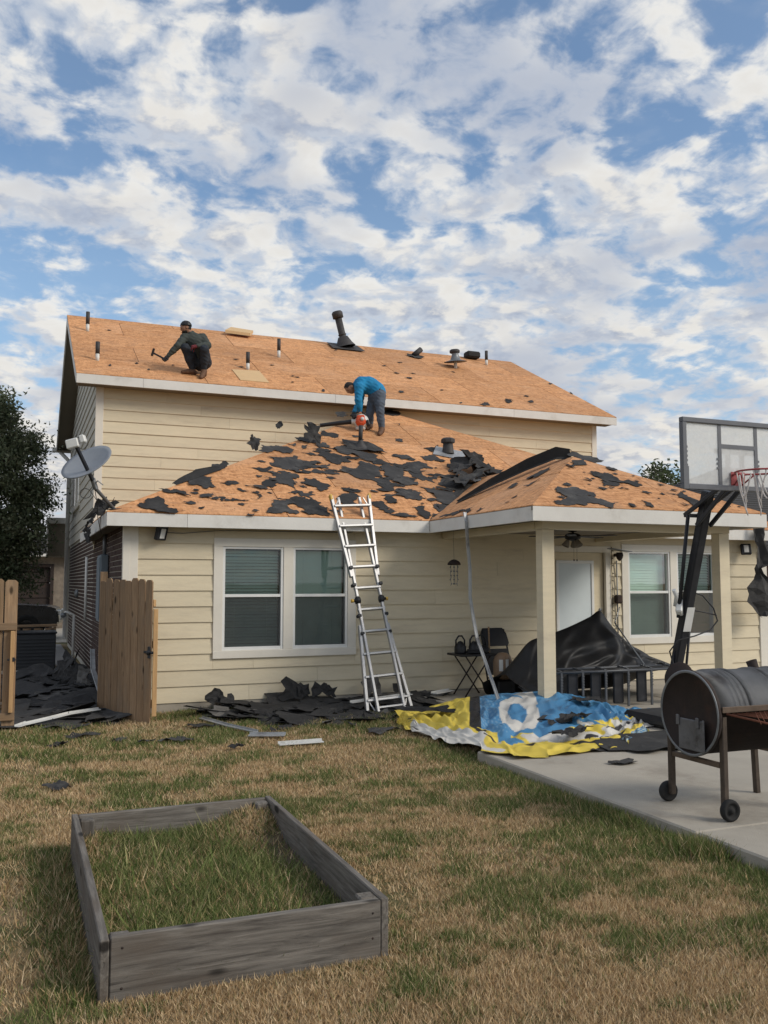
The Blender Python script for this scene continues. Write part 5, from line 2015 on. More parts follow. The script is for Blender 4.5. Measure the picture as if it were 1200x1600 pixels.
# folded plastic chair
t = thing('folding_chair', (6.58, 11.78, SLAB_Z), 'black folding chair leaning flat against the cream wall', 'chair')
x0, x1 = 6.36, 6.80
for sx in (x0 + 0.012, x1 - 0.012):
    b = B()
    b.tube([(sx, 11.62, SLAB_Z), (sx, 11.78, 0.62), (sx + (0.03 if sx < 6.5 else -0.03), 11.88, 1.00)], 0.013, 8)
    b.build('side_rail', M_['blackmetal'], t)
b = B()
pr = [(x0, 0.80), (x0 + 0.01, 0.94), (x0 + 0.06, 1.02), (x1 - 0.06, 1.02), (x1 - 0.01, 0.94), (x1, 0.80), (x1 - 0.03, 0.76), (x0 + 0.03, 0.76)]
b.prism([(x, 11.70 + (z - 0.6) * 0.45, z) for x, z in pr], (0, 0.035, 0))
b.build('backrest', M_['black'], t)
b = B()
pr = [(x0 + 0.03, 0.36), (x0 + 0.03, 0.72), (x1 - 0.03, 0.72), (x1 - 0.03, 0.36)]
b.prism([(x, 11.60 + z * 0.22, z) for x, z in pr], (0, 0.03, 0))
b.build('seat', M_['black'], t)
for z in (0.26, 0.31, 0.36):
    b = B()
    b.tube([(x0 + 0.02, 11.60 + z * 0.25, z), (x1 - 0.02, 11.60 + z * 0.25, z)], 0.010, 8)
    b.build('rung', M_['blackmetal'], t)
# tan tank with two labels
c = Vector((6.40, 11.28, 0.40))
t = thing('tan_tank', (c.x, c.y, SLAB_Z), 'tan plastic tank with two white labels before the folding chair', 'tank')
b = B()
b.lathe((c.x, c.y, 0.33), (0, 0, 1), [(0, 0.0), (0, 0.09), (0.03, 0.125), (0.08, 0.135), (0.26, 0.135), (0.33, 0.11), (0.37, 0.06), (0.38, 0)], 24)
b.build('body', mat('tan_plastic', (0.23, 0.155, 0.10), 0.45, var=0.12, vs=6), t)
b = B()
b.box(c.x - 0.14, c.x + 0.14, c.y - 0.12, c.y + 0.12, SLAB_Z, 0.33, 0.02)
b.build('stand', M_['blackmetal'], t)
for dx, w, zz in ((-0.055, 0.028, 0.54), (0.035, 0.024, 0.545)):
    b = B()
    n = 4
    V = []
    for i in range(n + 1):
        a = -math.pi / 2 + (dx + w * (i / n * 2 - 1)) / 0.136 - 0.28
        for z in (zz - 0.085, zz + 0.075):
            V.append((c.x + 0.1365 * math.cos(a), c.y + 0.1365 * math.sin(a), z))
    b.faces(V, [(2 * i, 2 * i + 2, 2 * i + 3, 2 * i + 1) for i in range(n)])
    b.build('label', M_['whiteplastic'], t)

# furniture under a black plastic cover: cloth draped over a ridge
def cloth_obj(name, fn, nu, nv, mat_, parent=None, col=None, thick=0.0):
    us, vs_ = np.linspace(0, 1, nu), np.linspace(0, 1, nv)
    V = np.array([fn(u, v) for u in us for v in vs_])
    F = []
    for i in range(nu - 1):
        for j in range(nv - 1):
            a = i * nv + j
            F.append((a, a + nv, a + nv + 1, a + 1))
    C = np.array([col(u, v) for u in us for v in vs_]) if col else None
    return from_np(name, V, np.array(F), mat_, C, parent, smooth=True, nper=4)


def lerp_pts(pts, u):
    n = len(pts) - 1
    f = min(max(u, 0), 0.99999) * n
    i = int(f)
    g = f - i
    p0, p1, p2, p3 = pts[max(i - 1, 0)], pts[i], pts[i + 1], pts[min(i + 2, n)]
    return 0.5 * ((2 * p1) + (p2 - p0) * g + (2 * p0 - 5 * p1 + 4 * p2 - p3) * g * g + (3 * p1 - p0 - 3 * p2 + p3) * g ** 3)


A3 = lambda *a: [np.array(p, float) for p in a]
ridge = A3((6.14, 10.75, 0.46), (6.34, 10.75, 0.70), (6.50, 10.72, 0.90), (6.75, 10.72, 0.97), (7.10, 10.70, 1.08), (7.45, 10.68, 1.22), (7.62, 10.66, 1.305), (7.78, 10.66, 1.12), (8.00, 10.66, 0.90), (8.30, 10.62, 0.70), (8.62, 10.60, 0.58), (8.85, 10.60, 0.50))
front = A3((6.10, 10.30, 0.32), (6.22, 10.00, 0.12), (6.45, 9.96, 0.13), (6.75, 9.98, 0.45), (7.10, 9.98, 0.50), (7.40, 9.98, 0.50), (7.70, 9.98, 0.50), (7.95, 9.98, 0.50), (8.20, 9.98, 0.52), (8.45, 10.0, 0.52), (8.70, 10.1, 0.50), (8.86, 10.2, 0.46))
back = A3((6.02, 11.2, 0.3), (6.2, 11.4, 0.12), (6.4, 11.4, 0.12), (6.75, 11.4, 0.12), (7.10, 11.4, 0.12), (7.45, 11.4, 0.12), (7.62, 11.4, 0.12), (7.78, 11.4, 0.12), (8.0, 11.4, 0.12), (8.3, 11.4, 0.12), (8.6, 11.3, 0.2), (8.85, 11.1, 0.4))


def cover_fn(u, v):
    r_ = lerp_pts(ridge, u)
    if v < 0.7:
        f = lerp_pts(front, u)
        w = v / 0.7
        p = f + (r_ - f) * w
        sag = math.sin(math.pi * w)
        p[2] += -0.10 * sag * (0.4 + 0.6 * math.exp(-((u - 0.45) / 0.22) ** 2))
        p[1] -= 0.05 * sag
        fold = math.sin(u * 31 + w * 5 + 2.5 * math.sin(u * 13)) * 0.014 * sag + 0.035 * sag * mnoise.noise(Vector((u * 14, w * 5, 2)))
        crease = 0.09 * sag * (1.0 - 2.0 * abs(mnoise.noise(Vector((u * 9 - w * 4, w * 3, 1.1)))))  + 0.05 * sag * mnoise.noise(Vector((u * 5 + w * 3.2, w * 1.5 - u * 4, 7)))
        p[1] -= fold + crease
        p[2] += 0.6 * fold
    else:
        bk = lerp_pts(back, u)
        w = (v - 0.7) / 0.3
        p = r_ + (bk - r_) * w
        p[1] += 0.05 * math.sin(math.pi * w)
    return p


cover_mat = mat('black_plastic_sheet', (0.012, 0.012, 0.013), 0.55, var=0.2, vs=4, bump=0.25, bs=14, spec=0.5)
ob = cloth_obj('furniture_cover', cover_fn, 120, 60, cover_mat)
tag(ob, 'black plastic cover draped over patio furniture behind porch post', 'cover')

b = B()
b.tube([(8.95, WY - 0.10, 1.30), (7.83, 10.60, 1.13), (7.80, 9.93, 0.60)], 0.010, 8)
tag(b.build('thin_pole', M_['greymetal']), 'thin grey pole slanting over the black cover', 'pole')

# low rack of grey rails in front of it
t = thing('metal_rack', (7.1, 9.75, SLAB_Z), 'low rack of grey metal rails and dark panels before the black cover', 'rack')
for yy, zz in ((9.72, 0.565), (9.92, 0.59)):
    b = B()
    b.tube([(6.20, yy, zz), (8.20, yy, zz - 0.01)], 0.016, 8)
    b.build('rail', M_['darkrail'], t)
for i, xx in enumerate((6.35, 6.67, 7.02, 7.37, 7.74, 8.10)):
    b = B()
    b.bar((xx, 9.72, 0.58), (xx, 9.92, 0.60), 0.035, 0.014, 0.003)
    b.build('cross_bar', M_['darkrail'], t)
    b = B()
    b.bar((xx, 9.715, SLAB_Z), (xx, 9.715, 0.57), 0.032, 0.02, 0.003)
    for k in range(5):
        b.box(xx - 0.017, xx + 0.017, 9.698, 9.706, 0.36 + k * 0.035, 0.375 + k * 0.035)
    b.build('upright', M_['darkrail'], t)
    if i < 5:
        b = B()
        b.box(xx - 0.19, xx - 0.035, 9.76, 9.80, SLAB_Z + 0.04, 0.55, 0.01)
        b.build('panel', M_['blackmetal'], t)

# felt hanging off the eave at the far right
t = thing('hanging_felt', (11.62, 11.7, 2.6), 'torn black felt hanging from the eave at the right edge', 'felt strip')
b = B()
prof = [(2.66, 0.0, 0.13), (2.52, 0.0, 0.12), (2.40, -0.03, 0.10), (2.28, 0.02, 0.11), (2.15, 0.02, 0.13), (2.02, 0.0, 0.14), (1.92, -0.09, 0.07), (1.84, -0.04, 0.09), (1.74, 0.03, 0.16), (1.62, 0.0, 0.28), (1.50, 0.03, 0.24), (1.38, 0.0, 0.36), (1.28, 0.05, 0.30), (1.20, 0.05, 0.20), (1.12, 0.0, 0.06)]
rr = random.Random(5)
rows = []
for i, (z, dx, w) in enumerate(prof):
    rows.append([Vector((11.62 + dx + w * (k / 4 - 0.5) * 2 * rr.uniform(0.85, 1.15), 11.66 + 0.05 * math.sin(k * 1.7 + z * 5), z + rr.uniform(-0.02, 0.02))) for k in range(5)])
for i in range(len(rows) - 1):
    for k in range(4):
        b.faces([rows[i][k], rows[i][k + 1], rows[i + 1][k + 1], rows[i + 1][k]], [(0, 1, 2, 3)])
bmesh.ops.remove_doubles(b.bm, verts=b.bm.verts, dist=0.0005)
bmesh.ops.solidify(b.bm, geom=b.bm.faces[:], thickness=0.005)
b.build('sheet', M_['felt'], t)

# bent drip edge leaning from the porch eave to the tarp
b = B()
pts = [(5.47, 10.62, 2.63), (5.46, 10.56, 2.50), (5.50, 10.60, 2.2), (5.53, 10.60, 1.9), (5.52, 10.58, 1.5), (5.53, 10.50, 1.2), (5.52, 10.40, 0.98), (5.45, 10.05, 0.70), (5.33, 9.60, 0.42), (5.22, 9.2, 0.16)]
for p, q in zip(pts, pts[1:]):
    b.bar(p, q, 0.042, 0.010, 0.0, up=(0.3, -1, 0.2))
    b.bar(Vector(p) + Vector((0.02, 0.012, 0)), Vector(q) + Vector((0.02, 0.012, 0)), 0.008, 0.03, 0.0, up=(0.3, -1, 0.2))
tag(b.build('drip_edge', M_['galv']), 'long bent metal drip edge leaning from porch eave down onto the tarp', 'drip edge')

# ================================================================== LADDER
t = thing('ladder', (4.49, 10.87, 0), 'articulated aluminium ladder leaning against the lower eave', 'ladder')
Bc, Tc = Vector((4.50, 10.87, 0.0)), Vector((4.31, 11.90, 2.92))
ax = (Tc - Bc)
LL = ax.length
ax.normalize()
sx = Vector((1, 0.0, 0))
sx = (sx - ax * sx.dot(ax)).normalized()
nx_ = sx.cross(ax).normalized()
if nx_.y > 0:
    nx_ = -nx_


def LP(s, w, n=0.0):
    return Bc + ax * s + sx * w + nx_ * n


mid = LL * 0.50
for sg in (-1, 1):
    b = B()
    b.bar(LP(0, 0.315 * sg, 0.0), LP(mid * 0.78, 0.200 * sg, 0.0), 0.042, 0.062, 0.005, up=nx_)
    b.build('outer_rail', M_['alu'], t)
    b = B()
    b.bar(LP(mid * 1.22, 0.195 * sg, 0.0), LP(LL, 0.285 * sg, 0.0), 0.042, 0.062, 0.005, up=nx_)
    b.build('outer_rail', M_['alu'], t)
    b = B()
    b.bar(LP(-0.02, 0.185 * sg, 0.07), LP(mid * 0.97, 0.172 * sg, 0.02), 0.036, 0.055, 0.005, up=nx_)
    b.build('inner_rail', M_['alu'], t)
    b = B()
    b.bar(LP(mid * 1.03, 0.170 * sg, 0.02), LP(LL * 1.0, 0.160 * sg, -0.06), 0.036, 0.055, 0.005, up=nx_)
    b.build('inner_rail', M_['alu'], t)
    b = B()
    b.lathe(LP(mid, 0.145 * sg, 0.02), sx * sg, [(0, 0.0), (0, 0.05), (0.055, 0.05), (0.055, 0.02), (0.09, 0.02), (0.09, 0)], 14)
    b.build('hinge', M_['blackmetal'], t)
    b = B()
    b.lathe(LP(mid, 0.235 * sg, 0.02), sx * sg, [(0, 0.0), (0, 0.022), (0.03, 0.026), (0.035, 0)], 12)
    b.build('hinge_knob', M_['yellow'], t)
    b = B()
    b.bar(LP(LL - 0.06, 0.287 * sg, 0.0), LP(LL + 0.025, 0.293 * sg, 0.0), 0.036, 0.072, 0.006, up=nx_)
    b.build('end_cap', M_['yellow'], t)
    for (s0, s1, w0, w1) in ((0.03, 0.27, 0.20, 0.30), (LL - 0.04, LL - 0.20, 0.18, 0.27)):
        b = B()
        b.bar(LP(s0, w0 * sg, 0.03), LP(s1, w1 * sg, 0.0), 0.016, 0.016, 0.002, up=nx_)
        b.build('brace', M_['alu'], t)
    for s in (mid * 0.70, mid * 0.86, mid * 1.14, mid * 1.30):
        b = B()
        b.bar(LP(s - 0.02, 0.195 * sg, 0.02), LP(s + 0.02, 0.195 * sg, 0.02), 0.055, 0.085, 0.006, up=nx_)
        b.build('lock_clip', M_['blackmetal'], t)
for i in range(10):
    s = 0.20 + i * (LL - 0.36) / 9
    w = 0.20 + 0.115 * max(0, (mid * 0.78 - s) / (mid * 0.78)) if s < mid else 0.195 + 0.09 * max(0, (s - mid * 1.22) / (LL - mid * 1.22))
    b = B()
    b.bar(LP(s, -w, 0.02), LP(s, w, 0.02), 0.058, 0.034, 0.006, up=ax)
    b.build('rung', M_['alu'], t)
b = B()
b.bar(LP(0.09, -0.185, 0.06), LP(0.09, 0.185, 0.06), 0.05, 0.03, 0.006, up=ax)
b.build('foot_bar', M_['alu'], t)

# ================================================================== TARP
tf = A3((4.22, 10.0, 0.03), (4.10, 9.35, 0.05), (4.12, 8.55, 0.06), (4.10, 7.75, 0.13), (4.26, 7.20, 0.12), (4.85, 7.18, 0.115), (5.55, 7.36, 0.115), (6.10, 7.80, 0.115), (6.66, 8.28, 0.115), (6.95, 8.62, 0.115))
tb = A3((4.36, 10.16, 0.04), (4.62, 10.18, 0.10), (5.00, 10.18, 0.22), (5.32, 10.08, 0.27), (5.70, 9.98, 0.31), (6.15, 9.80, 0.33), (6.45, 9.66, 0.28), (6.72, 9.50, 0.20), (6.95, 9.26, 0.13), (7.12, 9.0, 0.115))


def tarp_fn(u, v):
    f, k = lerp_pts(tf, u), lerp_pts(tb, u)
    if v <= 0.85:
        w = v / 0.85
        p = f + (k - f) * w
        # a belly along the front, a swelling at the back, many creases
        g_ = min(1, max(0, (w - 0.22) / 0.68))
        p[2] = f[2] + (k[2] + 0.02 - f[2]) * g_ * g_ * (3 - 2 * g_) - 0.02 * max(0, w - 0.85) / 0.15
        m = math.sin(math.pi * min(1, w * 1.02))
        p[2] += 0.05 * m * (0.5 + mnoise.noise(Vector((u * 7, w * 2.5, 3.3))))
        p[2] += 0.085 * abs(mnoise.noise(Vector((u * 15 + w * 3, w * 6 - u * 5, 8.1)))) * (0.35 + m)
        p[2] += 0.018 * mnoise.noise(Vector((u * 44, w * 16 + u * 11, 5.0))) - 0.055 * abs(mnoise.noise(Vector((u * 24 - w * 5, w * 9 + u * 8, 2.0)))) * (0.3 + m)
        p[1] += 0.03 * abs(mnoise.noise(Vector((u * 19 + w * 6, w * 5, 4.0)))) * m
        e = 1 - min(1, w * 7)
        p[2] += 0.05 * max(0, e) * max(0, mnoise.noise(Vector((u * 30, 1, 2))))
        p[0] += 0.10 * max(0, e) * mnoise.noise(Vector((u * 26, 5, 2)))
        p[1] += 0.14 * max(0, e) * mnoise.noise(Vector((u * 22, 9, 2)))
    else:
        w = (v - 0.85) / 0.15
        p = k + np.array([0.02, 0.30 * w, -(k[2] - 0.11) * w * w * (2 - w)])
        p[2] += 0.02 * mnoise.noise(Vector((u * 20, w * 3, 1)))
    lo_ = 0.112 if (p[0] > SLAB_X - 0.02 and (p[1] < 7.75 or p[0] > 5.25)) else 0.03
    p[2] = max(p[2], lo_)
    return p


CY_, CB, CW, CK = (0.66, 0.50, 0.075), (0.065, 0.21, 0.385), (0.56, 0.54, 0.50), (0.022, 0.020, 0.020)


def tarp_col(u, v):
    n = mnoise.noise(Vector((u * 9, v * 6, 3)))
    n2 = mnoise.noise(Vector((u * 26, v * 14, 6)))
    vb = 0.30 + 0.03 * n + 0.12 * max(0, 0.2 - u)

    def half(on, off, dens):
        a, b_ = (u * 84 + v * 12) % 1 - 0.5, (v * 36) % 1 - 0.5
        return on if a * a + b_ * b_ < dens else off
    if v > vb:
        c = CB
        if u < 0.315:
            c = CY_
        elif u < 0.35:
            c = CK
        elif u < 0.45:
            c = half((0.16, 0.30, 0.44), CB, 0.15 * (1 - (u - 0.35) / 0.11))
        q = math.hypot((u - 0.462) / 0.052, (v - 0.50) / 0.175)
        if 0.48 < q < 1:
            c = CW
        if 0.57 < v < 0.82 and u < 0.517 and u > 0.505 - (v - 0.57) * 0.22:
            c = CW
        if u > 0.60 and v < 0.40 + 0.05 * n2:
            m = mnoise.noise(Vector((u * 17 + v * 9, v * 12, 2.2)))
            c = CY_ if m > 0.18 else (CW if m < -0.25 else CB)
    else:
        # underside fold: white, yellow and bits of print
        c = CY_
        e = 0.05 * n2
        if 0.11 + e < u < 0.37 + e and v < 0.27 + e:
            c = CW
        if u > 0.40 and v > 0.17 + 0.06 * n2:
            m = mnoise.noise(Vector((u * 15, v * 9 + u * 6, 7.7)))
            c = CW if m > 0.02 else (CB if m < -0.22 else CY_)
        if 0.62 < u < 0.84 and 0.02 < v < 0.10 + 0.04 * n:
            c = half(CB, (0.36, 0.43, 0.42), 0.16)
        if u > 0.82 and v < 0.16:
            c = CW
        if mnoise.noise(Vector((u * 13 - v * 7, v * 22, 9.4))) > 0.45:
            c = CK
    d = 1 + 0.14 * n2 + 0.08 * n
    return (c[0] * d, c[1] * d, c[2] * d)


ob = cloth_obj('printed_tarp', tarp_fn, 350, 160, tint_mat('printed_vinyl', 0.5, spec=0.4, bump=(11, 0.45)), col=tarp_col)
tag(ob, 'crumpled blue, yellow and white printed vinyl tarp on the patio corner', 'tarp')
for i, (c, s, asp, rot, lab) in enumerate((
        ((4.55, 9.60, 0.20), 0.11, 3.2, -0.5, 'long thin felt strip lying across the yellow end of the tarp'),
        ((5.50, 8.45, 0.20), 0.13, 1.8, 0.4, 'felt scrap on the tarp just right of the white ring'),
        ((6.20, 8.95, 0.30), 0.17, 1.2, 0.9, 'felt scrap standing on the blue part of the tarp'),
        ((5.15, 7.75, 0.19), 0.10, 3.0, 0.5, 'felt strip lying on the yellow front fold of the tarp'),
        ((5.60, 8.30, 0.24), 0.12, 2.2, 0.6, 'felt strip between blue and yellow folds of the tarp'))):
    scrap(c, s, 80 + i, lab, curl=0.08, aspect=asp, rot=rot, rough=0.5)
ragged((5.95, 7.45, 0.112), 0.46, 91, M_['felt'], curl=0.035, aspect=1.5, rot=0.35, rough=0.22)
o = [q for q in sc.objects if q.name.startswith('felt_scrap')][-1]
scrap((5.02, 6.70, 0.108), 0.085, 92, 'small felt scrap alone on the bare concrete by the tarp', curl=0.02, aspect=1.7, rot=0.2)
for q in sc.objects:
    if q.name.startswith('felt_scrap') and 'label' not in q:
        tag(q, 'large black felt sheet on the concrete between tarp and barrel grill', 'felt sheet')

# ================================================================== BASKETBALL HOOP
t = thing('basketball_hoop', (6.71, 8.16, SLAB_Z), 'portable basketball hoop with clear backboard and torn white net', 'basketball hoop')
bx0, bx1, bz0, bz1, by = 6.0, 7.42, 2.62, 3.33, 7.0
gm = mat('backboard_frame_grey', (0.13, 0.135, 0.15), 0.5, var=0.12, vs=5)
b = B()
b.box(bx0, bx1, by - 0.03, by + 0.03, bz1 - 0.05, bz1, 0.006)
b.box(bx0, bx1, by - 0.03, by + 0.03, bz0, bz0 + 0.05, 0.006)
b.box(bx0, bx0 + 0.05, by - 0.028, by + 0.028, bz0 + 0.05, bz1 - 0.05, 0.004)
b.box(bx1 - 0.05, bx1, by - 0.028, by + 0.028, bz0 + 0.05, bz1 - 0.05, 0.004)
b.box(bx0 - 0.006, bx0 + 0.06, by - 0.036, by - 0.029, bz0 - 0.006, bz0 + 0.22, 0.002)
b.box(bx0 + 0.06, bx0 + 0.62, by - 0.036, by - 0.029, bz0 - 0.004, bz0 + 0.03, 0.002)
b.build('backboard_frame', gm, t)
b = B()
b.box(bx0 + 0.048, bx1 - 0.048, by - 0.004, by + 0.004, bz0 + 0.048, bz1 - 0.048)


def acrylic():
    m, tt, p, out = new_mat('scratched_acrylic')
    tr = N(tt, 'ShaderNodeBsdfTransparent')
    tr.inputs[0].default_value = (0.86, 0.88, 0.88, 1)
    n = noise_tex(tt, obj_vec(tt), 3.5, 8, 0.7, 0.4)
    p.inputs['Base Color'].default_value = (0.80, 0.80, 0.79, 1)
    p.inputs['Roughness'].default_value = 0.35
    f = maprange(tt, n.outputs[0], 0.35, 0.7, 0.48, 0.80)
    mx = N(tt, 'ShaderNodeMixShader')
    tt.links.new(f, mx.inputs[0])
    tt.links.new(tr.outputs[0], mx.inputs[1])
    tt.links.new(p.outputs[0], mx.inputs[2])
    tt.links.new(mx.outputs[0], out.inputs[0])
    return m


bbp = b.build('backboard', acrylic(), t)
b = B()
x0, x1, z0, z1 = 6.455, 6.965, 2.67, 3.085
b.box(x0, x1, by - 0.012, by - 0.005, z1 - 0.04, z1)
b.box(x0, x0 + 0.04, by - 0.012, by - 0.005, z0, z1 - 0.04)
b.box(x1 - 0.04, x1, by - 0.012, by - 0.005, z0, z1 - 0.04)
for xa in (x0, x1 - 0.04):
    b.box(xa, xa + 0.04, by - 0.011, by - 0.0055, z1, bz1 - 0.05)
for xa, sg in ((x0, -1), (x1, 1), (bx0 + 0.05, 1)):
    for k in range(6 if sg > 0 and xa < 6.2 else 3):
        zz = (2.80 if xa < 6.2 else 2.83) + k * 0.045
        b.box(min(xa, xa + 0.02 * sg), max(xa, xa + 0.02 * sg), by - 0.011, by - 0.0055, zz, zz + 0.022)
b.build('target_square', gm, t)
b = B()
for xx in (6.62, 6.80):
    b.bar((xx, by + 0.04, 2.66), (xx, by + 0.04, 3.0), 0.05, 0.03, 0.004, up=(0, 1, 0))
b.bar((6.45, by + 0.04, 3.02), (6.97, by + 0.04, 3.02), 0.03, 0.05, 0.004)
b.build('mount_bracket', M_['blackmetal'], t)
rc = Vector((6.68, 6.68, 2.78))
red = mat('red_rim_paint', (0.30, 0.060, 0.062), 0.5, var=0.25, vs=14)
b = B()
b.tube([rc + Vector((0.228 * math.cos(a), 0.228 * math.sin(a), 0)) for a in np.linspace(0, 2 * math.pi, 40, endpoint=False)], 0.0095, 8, closed=True)
b.box(6.60, 6.78, by - 0.02, by - 0.013, 2.66, 2.81, 0.003)
b.bar((6.63, by - 0.02, 2.78), (6.60, rc.y + 0.20, 2.78), 0.03, 0.012, 0.002)
b.bar((6.75, by - 0.02, 2.78), (6.77, rc.y + 0.20, 2.78), 0.03, 0.012, 0.002)
b.tube([(6.64, by - 0.02, 2.68), (6.60, rc.y + 0.16, 2.765)], 0.008, 6)
b.tube([(6.74, by - 0.02, 2.68), (6.76, rc.y + 0.16, 2.765)], 0.008, 6)
b.build('rim', red, t)
b = B()
nr = random.Random(17)
for k in range(12):
    a0 = k * math.pi / 6
    z_end = -nr.choice((0.10, 0.18, 0.30, 0.36, 0.42))
    pts = []
    for i in range(8):
        f = i / 7
        a = a0 + 0.25 * f * (1 if k % 2 else -1)
        rad_ = 0.225 - 0.08 * f * min(1, -z_end / 0.3)
        pts.append(rc + Vector((rad_ * math.cos(a) + nr.uniform(-0.006, 0.006), rad_ * math.sin(a) + nr.uniform(-0.006, 0.006), z_end * f)))
    b.tube(pts, 0.006, 5)
for k in range(5):
    a0, a1 = k * 1.3, k * 1.3 + 0.9
    pts = [rc + Vector((0.19 * math.cos(a0 + (a1 - a0) * f), 0.19 * math.sin(a0 + (a1 - a0) * f), -0.03 - 0.22 * math.sin(math.pi * f))) for f in np.linspace(0, 1, 10)]
    b.tube(pts, 0.0065, 5)
b.build('net', mat('dirty_white_net', (0.62, 0.58, 0.56), 0.9, var=0.15, vs=30), t)
b = B()
b.bar((6.71, 8.16, SLAB_Z + 0.15), (6.71, 7.43, 2.66), 0.105, 0.105, 0.012, up=(0, 1, 0))
b.build('pole', M_['blackmetal'], t)
b = B()
b.tube([(6.60, 7.62, 2.42), (6.62, 7.84, 1.32)], 0.020, 8)
b.build('lift_rod', M_['blackmetal'], t)
b = B()
b.tube([(6.60, 7.86, 1.45), (6.57, 7.80, 1.55), (6.52, 7.78, 1.62)], 0.022, 8)
b.bar((6.60, 7.80, 1.46), (6.67, 7.86, 1.40), 0.07, 0.16, 0.012)
b.build('lift_handle', M_['whiteplastic'], t)
b = B()
for xx in (6.62, 6.80):
    b.bar((xx, 7.70, 2.42), (xx, 7.06, 2.72), 0.03, 0.045, 0.004)
    b.bar((xx, 7.52, 2.30), (xx, 7.06, 2.66), 0.03, 0.045, 0.004)
b.bar((6.62, 7.70, 2.42), (6.80, 7.70, 2.42), 0.03, 0.04, 0.004)
b.build('arm', M_['blackmetal'], t)
b = B()
b.bar((6.765, 7.915, 1.24), (6.765, 7.815, 1.50), 0.004, 0.06, 0, up=(0, 1, 0))
b.bar((6.71, 7.735, 1.43), (6.71, 7.815, 1.17), 0.10, 0.004, 0, up=(0, 1, 0.3))
b.build('pole_label', M_['whiteplastic'], t)
b = B()
b.tube([(6.83, 8.05, SLAB_Z + 0.25), (6.83, 7.90, 1.25)], 0.014, 8)
b.tube([(6.60, 8.05, SLAB_Z + 0.25), (6.66, 7.96, 0.95)], 0.014, 8)
b.build('strut', M_['blackmetal'], t)
b = B()
b.box(6.52, 7.09, 7.95, 8.75, SLAB_Z, SLAB_Z + 0.13, 0.05)
b.build('base_tank', M_['black'], t)
b = B()
o_ = Vector((6.71, 7.86, 1.28))
b.tube([o_ + Vector(q) for q in ((-0.06, 0, 0.30), (0.05, -0.02, 0.33), (0.22, -0.05, 0.28), (0.36, -0.06, 0.14), (0.42, -0.05, 0.0), (0.33, -0.04, -0.10), (0.1, -0.05, -0.16), (-0.12, -0.04, -0.20), (-0.2, 0, -0.32), (-0.16, 0, -0.45), (-0.02, -0.06, -0.55), (0.2, -0.06, -0.66), (0.40, -0.05, -0.82))], 0.008, 6)
b.tube([o_ + Vector(q) for q in ((0.05, -0.06, 0.12), (0.2, -0.06, 0.1), (0.41, -0.05, 0.06))], 0.007, 6)
tag(b.build('hanging_cable', M_['black']), 'loose black cable tangled round the hoop pole', 'cable')

# ================================================================== BARREL GRILL
t = thing('barrel_grill', (4.85, 5.14, SLAB_Z), 'rusty oil-drum barbecue grill on wheels at the right edge', 'grill')
gx0, gx1, gy, gz, gr = 4.42, 5.32, 5.14, 0.78, 0.292


def arc(x0, x1, a0, a1, r, ny=26, ribs=()):
    """part of a drum wall, a in degrees from +Y over the top"""
    xs = [x0]
    x = x0
    for rb in ribs:
        xs += [rb - 0.03, rb - 0.012, rb, rb + 0.012, rb + 0.03]
    xs += [x1]
    V, F = [], []
    for xx in xs:
        rr_ = r
        for rb in ribs:
            dd = abs(xx - rb)
            if dd < 0.031:
                rr_ = r + 0.010 * (1 - dd / 0.031)
        for k in range(ny + 1):
            a = math.radians(a0 + (a1 - a0) * k / ny)
            V.append((xx, gy + rr_ * math.cos(a), gz + rr_ * math.sin(a)))
    for i in range(len(xs) - 1):
        for k in range(ny):
            q = i * (ny + 1) + k
            F.append((q, q + 1, q + ny + 2, q + ny + 1))
    return V, F


b = B()
V, F = arc(gx0, gx1, 10, 172, gr, 26, (4.58, 4.625, 4.67, 4.73, 4.96, 5.0, 5.16))
b.faces(V, F, True)
bmesh.ops.solidify(b.bm, geom=b.bm.faces[:], thickness=0.004)
lid = b.build('lid', M_['lid'], t, fix=False)
b = B()
V, F = arc(gx0, gx1, 175, 369, gr - 0.006, 26)
b.faces(V, F, True)
bmesh.ops.solidify(b.bm, geom=b.bm.faces[:], thickness=0.004)
b.build('drum', M_['rustdark'], t, fix=False)
for xx, sg in ((gx0 + 0.012, -1), (gx1 - 0.012, 1)):
    b = B()
    b.lathe((xx, gy, gz), (sg, 0, 0), [(0, 0), (0.0, gr - 0.03), (0.012, gr - 0.022), (0.02, gr - 0.008), (0.02, gr + 0.006), (0.0, gr + 0.006), (-0.012, gr)], 40)
    b.build('end_plate', M_['rustdark'], t)
b = B()
b.lathe((gx0 - 0.006, gy, gz), (-1, 0, 0), [(-0.004, gr - 0.005), (0.004, gr + 0.008), (0.010, gr + 0.002), (0.004, gr - 0.012)], 44)
b.build('rolled_rim', M_['greymetal'], t)
b = B()
b.box(gx0 - 0.022, gx0 - 0.008, 4.98, 5.24, gz - 0.255, gz - 0.04, 0.006)
b.box(gx0 - 0.030, gx0 - 0.020, 4.97, 4.99, gz - 0.25, gz - 0.03, 0.003)
b.box(gx0 - 0.034, gx0 - 0.021, 5.22, 5.25, gz - 0.09, gz - 0.02, 0.003)
b.box(gx0 - 0.034, gx0 - 0.021, 5.02, 5.05, gz - 0.09, gz - 0.02, 0.003)
b.build('vent_door', mat('smoked_galvanised', (0.15, 0.15, 0.155), 0.55, 0.5, var=0.4, vs=7, dirt=(0.045, 0.04, 0.035), dirt_amt=0.9, dirt_scale=5), t)
b = B()
b.box(gx0 + 0.02, gx1, 4.838, 4.852, gz + 0.035, gz + 0.075, 0.003)
b.build('lid_lip', M_['legsteel'], t)
